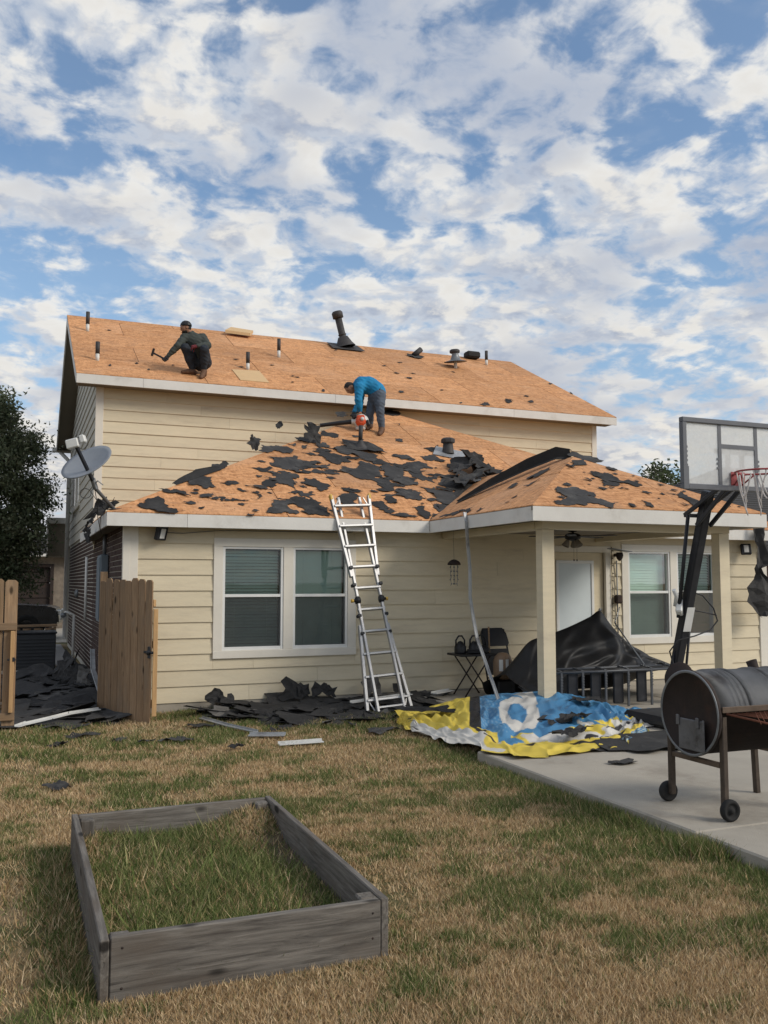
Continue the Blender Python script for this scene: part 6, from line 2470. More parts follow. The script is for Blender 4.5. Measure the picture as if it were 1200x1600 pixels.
# shelf of expanded metal
b = B()
sy0, sy1, sz = 4.56, 4.835, gz + 0.03
b.tube([(gx0 + 0.05, sy1, sz), (gx0 + 0.14, sy0, sz - 0.03), (gx1 - 0.02, sy0, sz - 0.03), (gx1, sy1, sz)], 0.008, 6)
nn = 22
for i in range(-6, nn):
    xA = gx0 + 0.10 + i * 0.04
    for sg in (0.22, -0.22):
        p0 = Vector((xA, sy1, sz))
        p1 = Vector((xA + sg, sy0, sz - 0.03))
        fa, fb = 0.0, 1.0
        if min(p0.x, p1.x) < gx0 + 0.08 or max(p0.x, p1.x) > gx1 - 0.01:
            continue
        b.tube([p0, p1], 0.003, 4)
b.build('shelf_grate', M_['rust'], t)
for (lx, ly, wheel) in ((4.47, 4.875, True), (4.47, 5.405, True), (5.27, 4.875, False), (5.27, 5.405, False)):
    b = B()
    zt_ = gz + 0.01
    b.bar((lx, ly, SLAB_Z + (0.06 if wheel else 0)), (lx + (0.0 if wheel else -0.03), ly, zt_), 0.042, 0.042, 0.005, up=(1, 0, 0))
    b.build('leg', M_['rustleg'], t)
    if wheel:
        wy = ly + (-0.045 if ly < 5.1 else 0.045)
        b = B()
        b.lathe((lx, wy, SLAB_Z + 0.072), (0, -1 if ly < 5.1 else 1, 0), [(-0.024, 0.0), (-0.024, 0.055), (-0.022, 0.068), (-0.012, 0.073), (0.012, 0.073), (0.022, 0.068), (0.024, 0.052), (0.012, 0.046), (0.012, 0.02), (0.03, 0.016), (0.03, 0)], 26)
        b.build('wheel', M_['rubber'], t)
        b = B()
        b.tube([(lx, ly - 0.03 if ly < 5.1 else ly + 0.03, SLAB_Z + 0.072), (lx, wy, SLAB_Z + 0.072)], 0.01, 8)
        b.build('axle', M_['greymetal'], t)
b = B()
b.bar((4.47, 4.90, 0.455), (4.47, 5.38, 0.455), 0.035, 0.035, 0.004)
b.build('cross_bar', M_['legsteel'], t)
b = B()
b.bar((5.25, 4.90, 0.455), (5.25, 5.38, 0.455), 0.035, 0.035, 0.004)
b.build('cross_bar', M_['legsteel'], t)
b = B()
b.lathe((5.13, 5.24, gz + 0.25), (-0.25, 0.2, 1), [(0, 0.035), (0.09, 0.04), (0.09, 0.034), (0.02, 0.03)], 16)
b.build('smoke_stack', M_['rustdark'], t)
b = B()
b.tube([(5.22, 5.16, gz + 0.28), (5.22, 5.16, gz + 0.31), (5.26, 5.14, gz + 0.325), (5.30, 5.12, gz + 0.31), (5.30, 5.12, gz + 0.28)], 0.007, 6)
b.build('lid_handle', M_['greymetal'], t)
b = B()
b.lathe((4.50, 5.34, gz + 0.225), (-0.9, -0.3, 0.3), [(-0.004, 0), (-0.004, 0.115), (0.004, 0.115), (0.004, 0)], 24)
b.build('damper_disc', M_['rustdark'], t)

# ================================================================== FENCE AND GATE
def picket_mesh(h, w, th, ear, mat_, seed):
    r = random.Random(seed)
    b = B()
    e = ear
    pts = [(0, -w / 2), (0, w / 2), (h - e, w / 2), (h - r.uniform(0, 0.004), w / 2 - e), (h, -w / 2 + e), (h - e, -w / 2)]
    b.prism([(x, y, -th / 2) for x, y in pts], (0, 0, th))
    bmesh.ops.recalc_face_normals(b.bm, faces=b.bm.faces)
    es = list(b.bm.edges)
    bmesh.ops.bevel(b.bm, geom=es, offset=0.002, segments=1, affect='EDGES')
    me = bpy.data.meshes.new('picket')
    b.bm.to_mesh(me)
    b.bm.free()
    me.materials.append(mat_)
    return me


def upright(name, me, base, wdir, lean, parent):
    """stand a picket (local X = up, local Y = across)"""
    up = (Vector((0, 0, 1)) + Vector(lean)).normalized()
    y = Vector(wdir)
    y = (y - up * y.dot(up)).normalized()
    z = up.cross(y)
    M = Matrix((up, y, z)).transposed().to_4x4()
    M.translation = Vector(base)
    return mesh_obj(name, me, None, parent, matrix=M)


pk = [picket_mesh(1.70 + 0.012 * i, 0.138, 0.017, 0.028, M_['cedar'], i) for i in range(4)]
fence = thing('picket_fence', (-0.02, 11.32, 0), 'wooden dog-eared picket fence panel with rails at the left edge', 'fence')
fr_ = random.Random(9)
x = -0.075
k = 0
while x > -3.4:
    upright('picket', pk[k % 4], (x, 11.34 + fr_.uniform(-0.003, 0.003), 0.03), (1, 0, 0), (fr_.uniform(-0.006, 0.006), fr_.uniform(-0.004, 0.004), 0), fence)
    x -= 0.138 + fr_.uniform(0.006, 0.016)
    k += 1
for z in (1.19, 0.16):
    board('rail', (-3.4, 11.305, z), (-0.005, 11.305, z), 0.04, 0.085, M_['cedar'], fence)
board('stud', (-0.05, 11.29, 0.21), (-0.05, 11.29, 1.14), 0.045, 0.08, M_['cedar_new'], fence, up=(0, 1, 0))
b = B()
b.box(-0.10, -0.01, 11.255, 11.27, 0.80, 0.825, 0.003)
b.box(-0.045, -0.02, 11.245, 11.256, 0.79, 0.84, 0.003)
b.build('latch_catch', M_['blackmetal'], fence)

gate = thing('gate', (0.98, 12.17, 0), 'open wooden picket gate with black latch standing before the brick side', 'gate')
ga, gb = Vector((0.985, 12.16, 0.0)), Vector((1.50, 11.12, 0.0))
gd = (gb - ga).normalized()
gn = Vector((-gd.y, gd.x, 0))
if gn.dot(Vector((0, 0, 0)) - ga) < 0:
    gn = -gn
GL = (gb - ga).length
w = GL / 8
for i in range(8):
    p = ga + gd * (w * (i + 0.5)) + Vector((0, 0, 0.02 + fr_.uniform(-0.008, 0.008)))
    upright('picket', pk[(i * 3) % 4], p, gd, (fr_.uniform(-0.006, 0.006), fr_.uniform(-0.006, 0.006), 0), gate)
for z in (0.25, 0.95, 1.45):
    board('rail', ga - gn * 0.035 + Vector((0, 0, z)) + gd * 0.04, gb - gn * 0.035 + Vector((0, 0, z)) - gd * 0.0, 0.038, 0.085, M_['cedar_new'], gate)
board('stile', gb - gn * 0.036 + Vector((0, 0, 0.10)) + gd * 0.020, gb - gn * 0.036 + Vector((0, 0, 1.38)) + gd * 0.020, 0.055, 0.036, M_['cedar_new'], gate, up=(0, 1, 0))
b = B()
lp = gb + Vector((0, 0, 0.86))
b.bar(lp - gd * 0.14 + gn * 0.016, lp + gd * 0.06 + gn * 0.016, 0.012, 0.030, 0.003)
b.bar(lp - gd * 0.02 + gn * 0.02 - UPV * 0.07, lp - gd * 0.02 + gn * 0.02 + UPV * 0.07, 0.045, 0.022, 0.004, up=gn)
b.lathe(lp - gd * 0.01 + gn * 0.03, gn, [(0, 0.03), (0.02, 0.03), (0.03, 0.0)], 12)
b.tube([lp + gd * 0.02 + gn * 0.03 + UPV * 0.01, lp + gd * 0.07 + gn * 0.04 - UPV * 0.005], 0.012, 8)
b.build('latch', M_['blackmetal'], gate)
t = board('gate_post', (1.03, 12.30, 0.0), (1.03, 12.30, 1.84), 0.09, 0.09, M_['cedar'], None, up=(0, 1, 0))
tag(t, 'square wooden post behind the open gate', 'post')

# ================================================================== RAISED BED
bed = thing('raised_bed', (0.98, 4.95, 0), 'weathered grey plank garden bed overgrown with grass', 'garden bed')
BX0, BX1, BY0, BY1, BH, BT = 0.345, 1.615, 3.915, 6.02, 0.262, 0.038
board('side_board', (BX0 + BT / 2, BY0 - 0.01, BH / 2 - 0.008), (BX0 + BT / 2, BY1, BH / 2), BT, BH, M_['bedwood'], bed, bev=0.005)
board('side_board', (BX1 - BT / 2, BY0 + 0.005, BH / 2 - 0.004), (BX1 - BT / 2, BY1, BH / 2 + 0.004), BT, BH, M_['bedwood'], bed, bev=0.005)
board('end_board', (BX0 + BT + 0.004, BY0 + BT / 2, BH / 2 - 0.004), (BX1 - BT - 0.003, BY0 + BT / 2, BH / 2 - 0.008), BT, BH, M_['bedwood'], bed, bev=0.005)
board('end_board', (BX0 + BT + 0.003, BY1 - BT / 2, BH / 2 - 0.004), (BX1 - BT - 0.003, BY1 - BT / 2, BH / 2 - 0.002), BT, BH, M_['bedwood'], bed, bev=0.005)
for i, (px, py, h) in enumerate(((BX0 + 0.085, BY1 - 0.085, 0.245), (BX1 - 0.085, BY1 - 0.085, 0.25), (BX0 + 0.085, BY0 + 0.085, 0.235), (BX1 - 0.085, BY0 + 0.085, 0.255))):
    board('corner_stake', (px, py, 0.0), (px + 0.003, py, h), 0.085, 0.085, M_['bedwood'], bed, up=(0, 1, 0), bev=0.008)
b = B()
for (sx_, sz_) in ((BX0 + 0.09, 0.05), (BX0 + 0.09, 0.21), (BX1 - 0.08, 0.09), (BX1 - 0.08, 0.20)):
    b.lathe((sx_, BY0, sz_), (0, -1, 0), [(-0.004, 0.0), (-0.004, 0.006), (0.0008, 0.0055), (0.0012, 0)], 10)
b.build('screw_heads', M_['rustdark'], bed)


def bed_z(x, y):
    u, v = (x - BX0) / (BX1 - BX0), (y - BY0) / (BY1 - BY0)
    return 0.055 + 0.03 * v + 0.12 * np.exp(-((u - 0.92) / 0.22) ** 2 - ((v - 0.97) / 0.16) ** 2) + 0.05 * np.exp(-((u - 0.05) / 0.2) ** 2 - ((v - 0.95) / 0.12) ** 2) + 0.012 * (fbm(x * 6, y * 6, 3, 5) - 0.5)


nx2, ny2 = 40, 60
gxv, gyv = np.meshgrid(np.linspace(BX0 + BT, BX1 - BT, nx2), np.linspace(BY0 + BT, BY1 - BT, ny2), indexing='ij')
V = np.stack([gxv.ravel(), gyv.ravel(), bed_z(gxv, gyv).ravel()], 1)
F = [(i * ny2 + j, (i + 1) * ny2 + j, (i + 1) * ny2 + j + 1, i * ny2 + j + 1) for i in range(nx2 - 1) for j in range(ny2 - 1)]
ob = from_np('bed_soil', V - np.array(origin(bed)), np.array(F), M_['soil'], smooth=True, nper=4)
ob.parent = bed
ORG[ob.name] = origin(bed)

# ================================================================== STRIPPED ROOFING ON THE GROUND
def heap(name, spots, label, cat, mats=None):
    bm = bmesh.new()
    for i, (c, s, nn, asp, rot, curl, rough) in enumerate(spots):
        o = ragged(c, s, 300 + i * 7 + len(spots), M_['felt'], name='tmp', curl=curl, nrm=nn, aspect=asp, rot=rot, rough=rough, rings=3, n=14)
        nf = len(bm.faces)
        bm.from_mesh(o.data)
        mi = i % 3 if mats else 0
        bm.faces.ensure_lookup_table()
        for f in bm.faces[nf:]:
            f.material_index = (1 if mi == 2 else 0) if i % 11 else 2
        me_ = o.data
        bpy.data.objects.remove(o)
        bpy.data.meshes.remove(me_)
    me = bpy.data.meshes.new(name)
    bm.to_mesh(me)
    bm.free()
    ob = mesh_obj(name, me, [M_['felt'], M_['shingle'], M_['oldfelt']])
    return tag(ob, label, cat, kind='stuff')


hr_ = random.Random(77)
spots = []
for i in range(120):
    x = hr_.uniform(2.35, 5.6)
    lim = 10.35 if x < 4.0 else 10.75
    y = hr_.uniform(lim, 12.0)
    d_ = (y - lim) / (12.0 - lim)
    if x < 2.7 and y < 11.0:
        continue
    z = 0.012 + d_ * hr_.uniform(0.0, 0.09)
    spots.append(((x, y, z), hr_.uniform(0.12, 0.30), (hr_.gauss(0, 0.11), hr_.gauss(-0.05, 0.11), 1), hr_.uniform(1.0, 1.9), hr_.uniform(0, 3), 0.045, 0.45))
for (x, h, s) in ((2.42, 0.26, 0.11), (2.60, 0.22, 0.10), (3.45, 0.30, 0.17), (3.60, 0.28, 0.12), (3.88, 0.30, 0.12), (4.02, 0.26, 0.10), (4.62, 0.28, 0.16), (5.05, 0.26, 0.14)):
    spots.append(((x, 11.85, h - 0.06), s * 0.85, (hr_.gauss(0, 0.3), -1, hr_.uniform(0.0, 0.3)), hr_.uniform(0.9, 1.6), hr_.uniform(-0.3, 0.3), 0.05, 0.6))
for i in range(90):
    x = hr_.uniform(2.2, 5.2)
    y = hr_.uniform(10.0, 11.9)
    if x < 2.6 and y < 10.8:
        continue
    spots.append(((x, y, 0.03 + 0.05 * max(0, y - 10.6) * hr_.random()), hr_.uniform(0.025, 0.08), (hr_.gauss(0, 0.3), hr_.gauss(-0.1, 0.3), 1), hr_.uniform(1.0, 2.5), hr_.uniform(0, 3), 0.03, 0.5))
heap('shingle_debris', spots, 'heap of torn black shingles and felt along the wall under the window', 'debris', True)
spots = []
for i in range(110):
    y = 11.55 + hr_.random() ** 1.3 * 6.5
    x = hr_.uniform(-0.35, 1.15)
    z = 0.02 + hr_.uniform(0, 0.08) * min(1, (y - 11.4) / 1.2) * (0.5 + 0.6 * (x + 0.3))
    spots.append(((x, y, z), hr_.uniform(0.12, 0.34), (hr_.gauss(0, 0.12), hr_.gauss(-0.05, 0.12), 1), hr_.uniform(1.0, 2.2), hr_.uniform(0, 3), 0.05, 0.45))
for i in range(7):
    spots.append(((0.85 + hr_.uniform(-0.1, 0.2), 14.5 + i * 0.5, 0.22), 0.16, (-1, hr_.gauss(-0.3, 0.4), 0.4), 1.4, hr_.uniform(0, 3), 0.1, 0.6))
heap('shingle_debris', spots, 'heap of torn black shingles filling the side passage behind the gate', 'debris', True)

for i, (x, y, s, asp, rot, lab) in enumerate((
        (0.34, 7.96, 0.085, 1.0, 0.2, 'small black felt scrap alone on the lawn behind the garden bed'),
        (0.42, 9.92, 0.075, 1.2, 0.3, 'small felt scrap on the lawn left of the gate, nearest the fence'),
        (0.69, 10.42, 0.12, 1.5, 0.2, 'ragged felt scrap on the lawn in front of the passage'),
        (1.02, 9.98, 0.06, 1.5, 0.1, 'tiny felt scrap on the lawn directly before the gate'),
        (1.27, 9.78, 0.07, 1.2, 0.5, 'felt scrap on the lawn just right of the gate foot'),
        (1.62, 9.74, 0.07, 2.2, -0.1, 'long narrow felt scrap on the lawn below the window corner'),
        (3.84, 9.50, 0.15, 1.3, 0.5, 'folded felt scrap on the grass between ladder and tarp'),
        (2.08, 9.08, 0.05, 1.8, 0.4, 'thin felt sliver on the lawn below the metal strips'),
        (0.55, 11.15, 0.16, 1.6, 0.0, 'flat felt sheet at the mouth of the side passage'),
        (2.02, 10.6, 0.12, 1.8, -0.2, 'felt scrap at the left end of the shingle heap'))):
    scrap((x, y, 0.03), s, 120 + i, lab, curl=0.05, aspect=asp, rot=rot, rough=0.4)


def strip(name, pts, w, mat_, label, cat='metal strip', h=0.012):
    b = B()
    for p, q in zip(pts, pts[1:]):
        b.bar(p, q, w, h, 0.002)
        d = (Vector(q) - Vector(p)).normalized()
        s = Vector((-d.y, d.x, 0)) * w * 0.45
        b.bar(Vector(p) + s + UPV * 0.012, Vector(q) + s + UPV * 0.012, 0.004, 0.028, 0)
    return tag(b.build(name, mat_), label, cat)


white_metal = mat('white_coated_metal', (0.58, 0.58, 0.56), 0.5, 0.1, var=0.12, vs=7, dirt=(0.25, 0.24, 0.22), dirt_amt=0.5)
strip('metal_strip', [(0.10, 11.30, 0.06), (0.40, 11.42, 0.10), (0.62, 11.66, 0.11), (0.98, 11.85, 0.12)], 0.06, white_metal, 'white bent metal strip lying before the gate in the passage')
strip('metal_strip', [(0.02, 11.22, 0.05), (0.14, 11.34, 0.07)], 0.07, white_metal, 'short white metal piece beside the picket fence foot')
strip('metal_strip', [(2.10, 11.12, 0.05), (2.28, 10.4, 0.05), (2.48, 9.85, 0.05)], 0.045, M_['galv'], 'thin grey metal strip pointing from heap into the lawn')
strip('metal_strip', [(2.36, 9.72, 0.045), (2.72, 9.55, 0.05)], 0.11, M_['galv'], 'wide grey metal flashing piece at the front of the heap')
strip('metal_strip', [(2.52, 9.08, 0.04), (2.99, 9.06, 0.045)], 0.09, white_metal, 'pale flat flashing piece lying nearest the camera below the heap')
strip('metal_strip', [(4.10, 11.25, 0.12), (5.1, 11.55, 0.15)], 0.06, white_metal, 'pale metal strip under the ladder foot among shingles')
strip('metal_strip', [(5.35, 11.35, 0.17), (5.75, 11.6, 0.17)], 0.10, white_metal, 'pale metal piece at the wall left of the folding table')
strip('metal_strip', [(1.10, 12.8, 0.10), (1.02, 13.6, 0.45), (1.05, 14.2, 0.70)], 0.07, M_['galv'], 'grey metal strip leaning on the brick wall in the passage')
t = B()
t.box(6.20, 6.42, 10.85, 11.02, SLAB_Z + 0.002, SLAB_Z + 0.055, 0.02)
tag(t.build('plastic_tray', mat('pale_blue_plastic', (0.42, 0.45, 0.55), 0.4)), 'pale blue plastic tray on the patio before the folding chair', 'tray')

# ================================================================== SIDE OF THE HOUSE
t = thing('meter_cabinet', (HX0, 14.6, 1.2), 'blue-grey electric meter cabinet on the brick side wall', 'meter cabinet')
b = B()
b.box(HX0 - 0.13, HX0 - 0.012, 14.15, 14.75, 1.10, 2.12, 0.012)
mb = mat('blue_grey_enamel', (0.17, 0.21, 0.245), 0.5, var=0.1, vs=4)
b.build('cabinet', mb, t)
b = B()
b.box(HX0 - 0.142, HX0 - 0.130, 14.19, 14.71, 1.14, 2.08, 0.004)
b.build('cabinet_door', mb, t)
b = B()
b.tube([(HX0 - 0.05, 14.45, 2.12), (HX0 - 0.05, 14.45, 2.44)], 0.03, 10)
b.build('conduit', M_['greymetal'], t)
b = B()
b.tube([(HX0 - 0.03, 18.7, 2.2), (HX0 - 0.03, 18.7, 0.95)], 0.028, 10)
tag(b.build('conduit', M_['pvc']), 'thin white conduit on the brick wall beyond the cabinet', 'pipe')
b = B()
b.box(HX0 - 0.13, HX0 - 0.012, 13.2, 13.38, 1.28, 1.46, 0.02)
tag(b.build('junction_box', mat('old_brass', (0.24, 0.21, 0.11), 0.6, var=0.2)), 'small tan junction box on bricks above the open gate', 'box')
b = B()
b.lathe((HX0 - 0.01, 21.6, 1.45), (-1, 0, 0), [(0, 0.0), (0, 0.10), (0.05, 0.09), (0.08, 0.04), (0.08, 0)], 14)
tag(b.build('wall_vent', M_['greymetal']), 'grey round vent hood on the brick wall', 'vent')
t = thing('downspout', (GX - 0.05, FY + 0.05, 0), 'white downspout at the far corner of the brick side', 'downspout')
b = B()
b.box(GX - 0.12, GX - 0.04, FY - 0.05, FY + 0.05, 0.2, 5.0, 0.01)
b.build('pipe', M_['fascia'], t)
b = B()
b.bar((GX - 0.08, FY, 5.0), (GX - 0.30, FY + 0.3, 5.28), 0.08, 0.08, 0.01)
b.build('elbow', M_['fascia'], t)
b = B()
b.box(UX0 - 0.10, UX0 + 0.3, 2 * RY - EY + 0.002, 2 * RY - EY + 0.13, EZ - 0.17, EZ - 0.03, 0.02)
b.build('gutter', M_['fascia'], t)
t = thing('standpipe', (1.12, 20.6, 0), 'pale pipe with valve beside the far end of brick wall', 'pipe')
b = B()
b.tube([(1.12, 20.6, 0.0), (1.12, 20.6, 1.0), (0.95, 20.6, 1.06), (0.86, 20.6, 1.0), (0.86, 20.6, 0.9)], 0.03, 8)
b.build('pipe', M_['pvc'], t)
b = B()
b.lathe((0.9, 20.55, 1.0), (0, -1, 0), [(0, 0.06), (0.06, 0.06), (0.06, 0)], 12)
b.build('valve', M_['greymetal'], t)
t = thing('air_conditioner', (0.3, 18.5, 0), 'dark grey air conditioner cabinet in the side passage', 'air conditioner')
b = B()
b.box(-0.30, 0.68, 18.2, 19.0, 0.07, 0.73, 0.015)
b.build('cabinet', mat('ac_paint', (0.045, 0.047, 0.05), 0.6, var=0.15, vs=3), t)
for k in range(9):
    b = B()
    b.box(-0.27, 0.65, 18.188, 18.199, 0.13 + k * 0.062, 0.155 + k * 0.062, 0.002)
    b.build('louvre', bpy.data.materials['ac_paint'], t)
b = B()
b.box(-0.32, 0.70, 18.18, 19.02, 0.73, 0.765, 0.008)
b.build('top_cover', M_['blackmetal'], t)
b = B()
b.box(-0.40, 0.78, 18.1, 19.1, 0.0, 0.07, 0.01)
b.build('pad', M_['concrete'], t)
t = thing('lattice_rail', (0.2, 19.6, 0), 'low scalloped wooden edging beyond the air conditioner', 'edging')
b = B()
b.bar((-1.6, 19.6, 0.80), (0.75, 19.6, 0.83), 0.05, 0.05, 0.005)
b.build('rail', M_['cedar'], t)
for k in range(11):
    b = B()
    b.lathe((-1.5 + k * 0.21, 19.6, 0.77), (0, 0, -1), [(0, 0.085), (0.05, 0.085), (0.10, 0.05), (0.12, 0)], 10)
    b.build('scallop', M_['cedar'], t)
for xx in (-1.5, 0.7):
    b = B()
    b.bar((xx, 19.6, 0.0), (xx, 19.6, 0.8), 0.06, 0.06, 0.005)
    b.build('post', M_['cedar'], t)

# ================================================================== NEIGHBOURS
def hip_house(name, x0, x1, y0, y1, ez, rz, label, wallmat, over=0.45, opening=None):
    t = thing(name, ((x0 + x1) / 2, (y0 + y1) / 2, 0), label, 'house')
    b = B()
    if opening:
        a, c, h = opening
        b.box(x0, a, y0, y0 + 0.2, 0, ez)
        b.box(c, x1, y0, y0 + 0.2, 0, ez)
        b.box(a, c, y0, y0 + 0.2, h, ez)
        b.box(x0, x0 + 0.2, y0 + 0.2, y1, 0, ez)
        b.box(x1 - 0.2, x1, y0 + 0.2, y1, 0, ez)
    else:
        b.box(x0, x1, y0, y1, 0, ez)
    b.build('wall', wallmat, t)
    if opening:
        b = B()
        for k in range(4):
            b.box(a, c, y0 + 0.10, y0 + 0.14, h * k / 4 + 0.01, h * (k + 1) / 4 - 0.01, 0.01)
        b.box(a + 0.01, c - 0.01, y0 + 0.141, y0 + 0.19, 0, h)
        b.build('garage_door', M_['rustdark'], t)
        b = B()
        b.box(a - 0.12, a, y0 - 0.03, y0 + 0.05, 0, h + 0.12, 0.004)
        b.box(c, c + 0.12, y0 - 0.03, y0 + 0.05, 0, h + 0.12, 0.004)
        b.box(a, c, y0 - 0.03, y0 + 0.05, h, h + 0.12, 0.004)
        b.build('door_frame', M_['rustdark'], t)
    X0, X1, Y0, Y1 = x0 - over, x1 + over, y0 - over, y1 + over
    run = min(X1 - X0, Y1 - Y0) / 2
    k = (rz - ez) / run
    b = B()
    b.box(X0, X1, Y0, Y1, ez - 0.12, ez, 0.01)
    b.build('fascia', M_['fascia'], t)
    # courses of shingles as thin stepped slabs, too far away to pick apart
    b = B()
    n = 34
    for i in range(n):
        f0, f1 = i / n, (i + 1) / n
        d0, d1 = run * f0, run * f1
        z0, z1 = ez + (rz - ez) * f0 + 0.002, ez + (rz - ez) * f1
        lo4 = [(X0 + d0, Y0 + d0, z0 + 0.022), (X1 - d0, Y0 + d0, z0 + 0.022), (X1 - d0, Y1 - d0, z0 + 0.022), (X0 + d0, Y1 - d0, z0 + 0.022)]
        hi4 = [(X0 + d1, Y0 + d1, z1 + 0.004), (X1 - d1, Y0 + d1, z1 + 0.004), (X1 - d1, Y1 - d1, z1 + 0.004), (X0 + d1, Y1 - d1, z1 + 0.004)]
        bt4 = [(p[0], p[1], z0 - 0.02) for p in lo4]
        b.faces(bt4 + lo4 + hi4, [(0, 1, 5, 4), (1, 2, 6, 5), (2, 3, 7, 6), (3, 0, 4, 7), (4, 5, 9, 8), (5, 6, 10, 9), (6, 7, 11, 10), (7, 4, 8, 11)])
    b.build('roof', M_['shingle'], t, fix=False)
    return t


stone = mat('pale_stone', (0.20, 0.165, 0.13), 0.9, var=0.4, vs=4, bump=0.6, bs=9)
hip_house('neighbour_house', -11.5, 1.9, 35.0, 45.0, 2.75, 5.1, 'neighbour house with dark garage door behind the parked truck', stone, opening=(-3.0, 1.05, 2.25))
hip_house('neighbour_house', 15.6, 27.0, 17.2, 27.2, 2.6, 5.35, 'neighbour house with grey shingle roof behind the hoop', M_['brick'])


# dark pickup parked on the drive
t = thing('parked_truck', (-0.9, 29.3, 0.025), 'black pickup truck parked before the garage, front to the right', 'truck')
car_paint = mat('black_car_paint', (0.012, 0.012, 0.014), 0.22, 0.0, var=0.1, spec=0.6)
M4 = Matrix.Translation((-1.35, 29.3, 0.025)) @ Matrix.Rotation(-YAW * 0.3, 4, 'Z')


def side_prism(b, pts, y0, y1, bev=0.05):
    n0 = len(b.bm.edges)
    b.prism([M4 @ Vector((x, y0, z)) for x, z in pts], M4.to_3x3() @ Vector((0, y1 - y0, 0)))
    return b


b = B()
side_prism(b, [(-2.7, 0.45), (-2.7, 1.05), (-0.6, 1.05), (1.0, 1.05), (2.30, 0.98), (2.55, 0.88), (2.6, 0.45)], -0.92, 0.92)
bmesh.ops.recalc_face_normals(b.bm, faces=b.bm.faces)
bmesh.ops.bevel(b.bm, geom=b.bm.edges[:], offset=0.06, segments=2, affect='EDGES')
b.build('body', car_paint, t)
b = B()
side_prism(b, [(-1.2, 1.04), (-1.0, 1.62), (0.25, 1.65), (1.05, 1.04)], -0.80, 0.80)
bmesh.ops.recalc_face_normals(b.bm, faces=b.bm.faces)
bmesh.ops.bevel(b.bm, geom=b.bm.edges[:], offset=0.05, segments=2, affect='EDGES')
cab = b.build('cab', car_paint, t)
gl_ = mat('car_glass', (0.03, 0.035, 0.04), 0.08, spec=0.7)
for pts in ([(-0.98, 1.12), (-0.86, 1.54), (-0.3, 1.57), (-0.3, 1.12)], [(-0.22, 1.12), (-0.22, 1.57), (0.22, 1.57), (0.80, 1.12)]):
    b = B()
    side_prism(b, pts, -0.808, -0.80)
    b.build('window', gl_, cab)
b = B()
b.prism([M4 @ Vector(q) for q in ((1.03, -0.7, 1.09), (1.03, 0.7, 1.09), (0.34, 0.68, 1.61), (0.34, -0.68, 1.61))], M4.to_3x3() @ Vector((0.03, 0, 0.02)))
b.build('windscreen', gl_, cab)
for wx in (-1.75, 1.70):
    for wy in (-0.86, 0.86):
        b = B()
        cpt = M4 @ Vector((wx, wy, 0.37))
        b.lathe(cpt, M4.to_3x3() @ Vector((0, -1 if wy < 0 else 1, 0)), [(-0.1, 0.0), (-0.1, 0.34), (-0.06, 0.37), (0.06, 0.37), (0.10, 0.33), (0.08, 0.22), (0.05, 0.2), (0.05, 0.0)], 24)
        b.build('wheel', M_['rubber'], t)
for wy in (-0.68, 0.68):
    b = B()
    b.box(2.52, 2.62, wy - 0.18, wy + 0.18, 0.72, 0.86, 0.02, M=M4)
    b.build('headlight', M_['whiteplastic'], t)


# ================================================================== TREES
leaf_mat = tint_mat('leaves', 0.6, 0.25)


def tree(name, base, clumps, nleaf, size, label, trunk_top, trunk_r, tints, seed, spray=0.35):
    """clumps = [(centre, (rx, ry, rz), weight)]: leaves gathered on sprays at the ends of limbs"""
    r = np.random.default_rng(seed)
    t = thing(name, base, label, 'tree')
    b = B()
    base = Vector(base)
    top = Vector(trunk_top)
    mid = base.lerp(top, 0.5) + Vector((0.1, 0.05, 0))
    b.tube([base - UPV * 0.05, base.lerp(mid, 0.1), mid, top], [trunk_r * 1.35, trunk_r, trunk_r * 0.8, trunk_r * 0.5], 10)
    b.build('trunk', M_['bark'], t)
    b = B()
    V, C = [], []
    for ci, (c, rad, w) in enumerate(clumps):
        c = np.array(c)
        n = int(nleaf * w)
        ns = max(8, n // 46)
        # twig ends spread through the clump, thicker towards its rim
        d = r.normal(size=(ns, 3))
        d /= np.linalg.norm(d, axis=1)[:, None]
        ends = c + d * (r.random((ns, 1)) ** 0.45) * np.array(rad) * (0.75 + 0.45 * r.random((ns, 1)))
        b.tube([Vector(top), Vector(top).lerp(Vector(c), 0.55) + Vector((0, 0, 0.1)), Vector(c)], [trunk_r * 0.45, trunk_r * 0.3, trunk_r * 0.12], 6)
        for e in ends[::5]:
            b.tube([Vector(c), Vector(c).lerp(Vector(e), 0.6) + Vector((0, 0, 0.04)), Vector(e)], [0.018, 0.012, 0.005], 4)
        per = max(3, n // ns)
        for e in ends:
            p = e + r.normal(size=(per, 3)) * spray * np.array([1, 1, 0.8]) * (0.5 + r.random() * 0.8) * 0.5
            tt = tints[r.integers(len(tints))]
            a = r.normal(size=(per, 3))
            a /= np.linalg.norm(a, axis=1)[:, None]
            q = r.normal(size=(per, 3))
            q -= (q * a).sum(1)[:, None] * a
            q /= np.linalg.norm(q, axis=1)[:, None]
            s = size * (0.6 + 0.8 * r.random((per, 1)))
            quad = np.stack([p - a * s, p - q * s * 0.42, p + a * s, p + q * s * 0.42], 1)
            V.append(quad.reshape(-1, 3))
            cc = np.array(tt)[None] * (0.75 + 0.5 * r.random((per, 1)))
            C.append(np.repeat(cc, 4, 0))
    b.build('limbs', M_['bark'], t)
    V = np.concatenate(V)
    C = np.concatenate(C)
    F = np.arange(len(V)).reshape(-1, 4)
    ob = from_np('crown', V - np.array(base), F, leaf_mat, C, nper=4)
    ob.parent = t
    return t


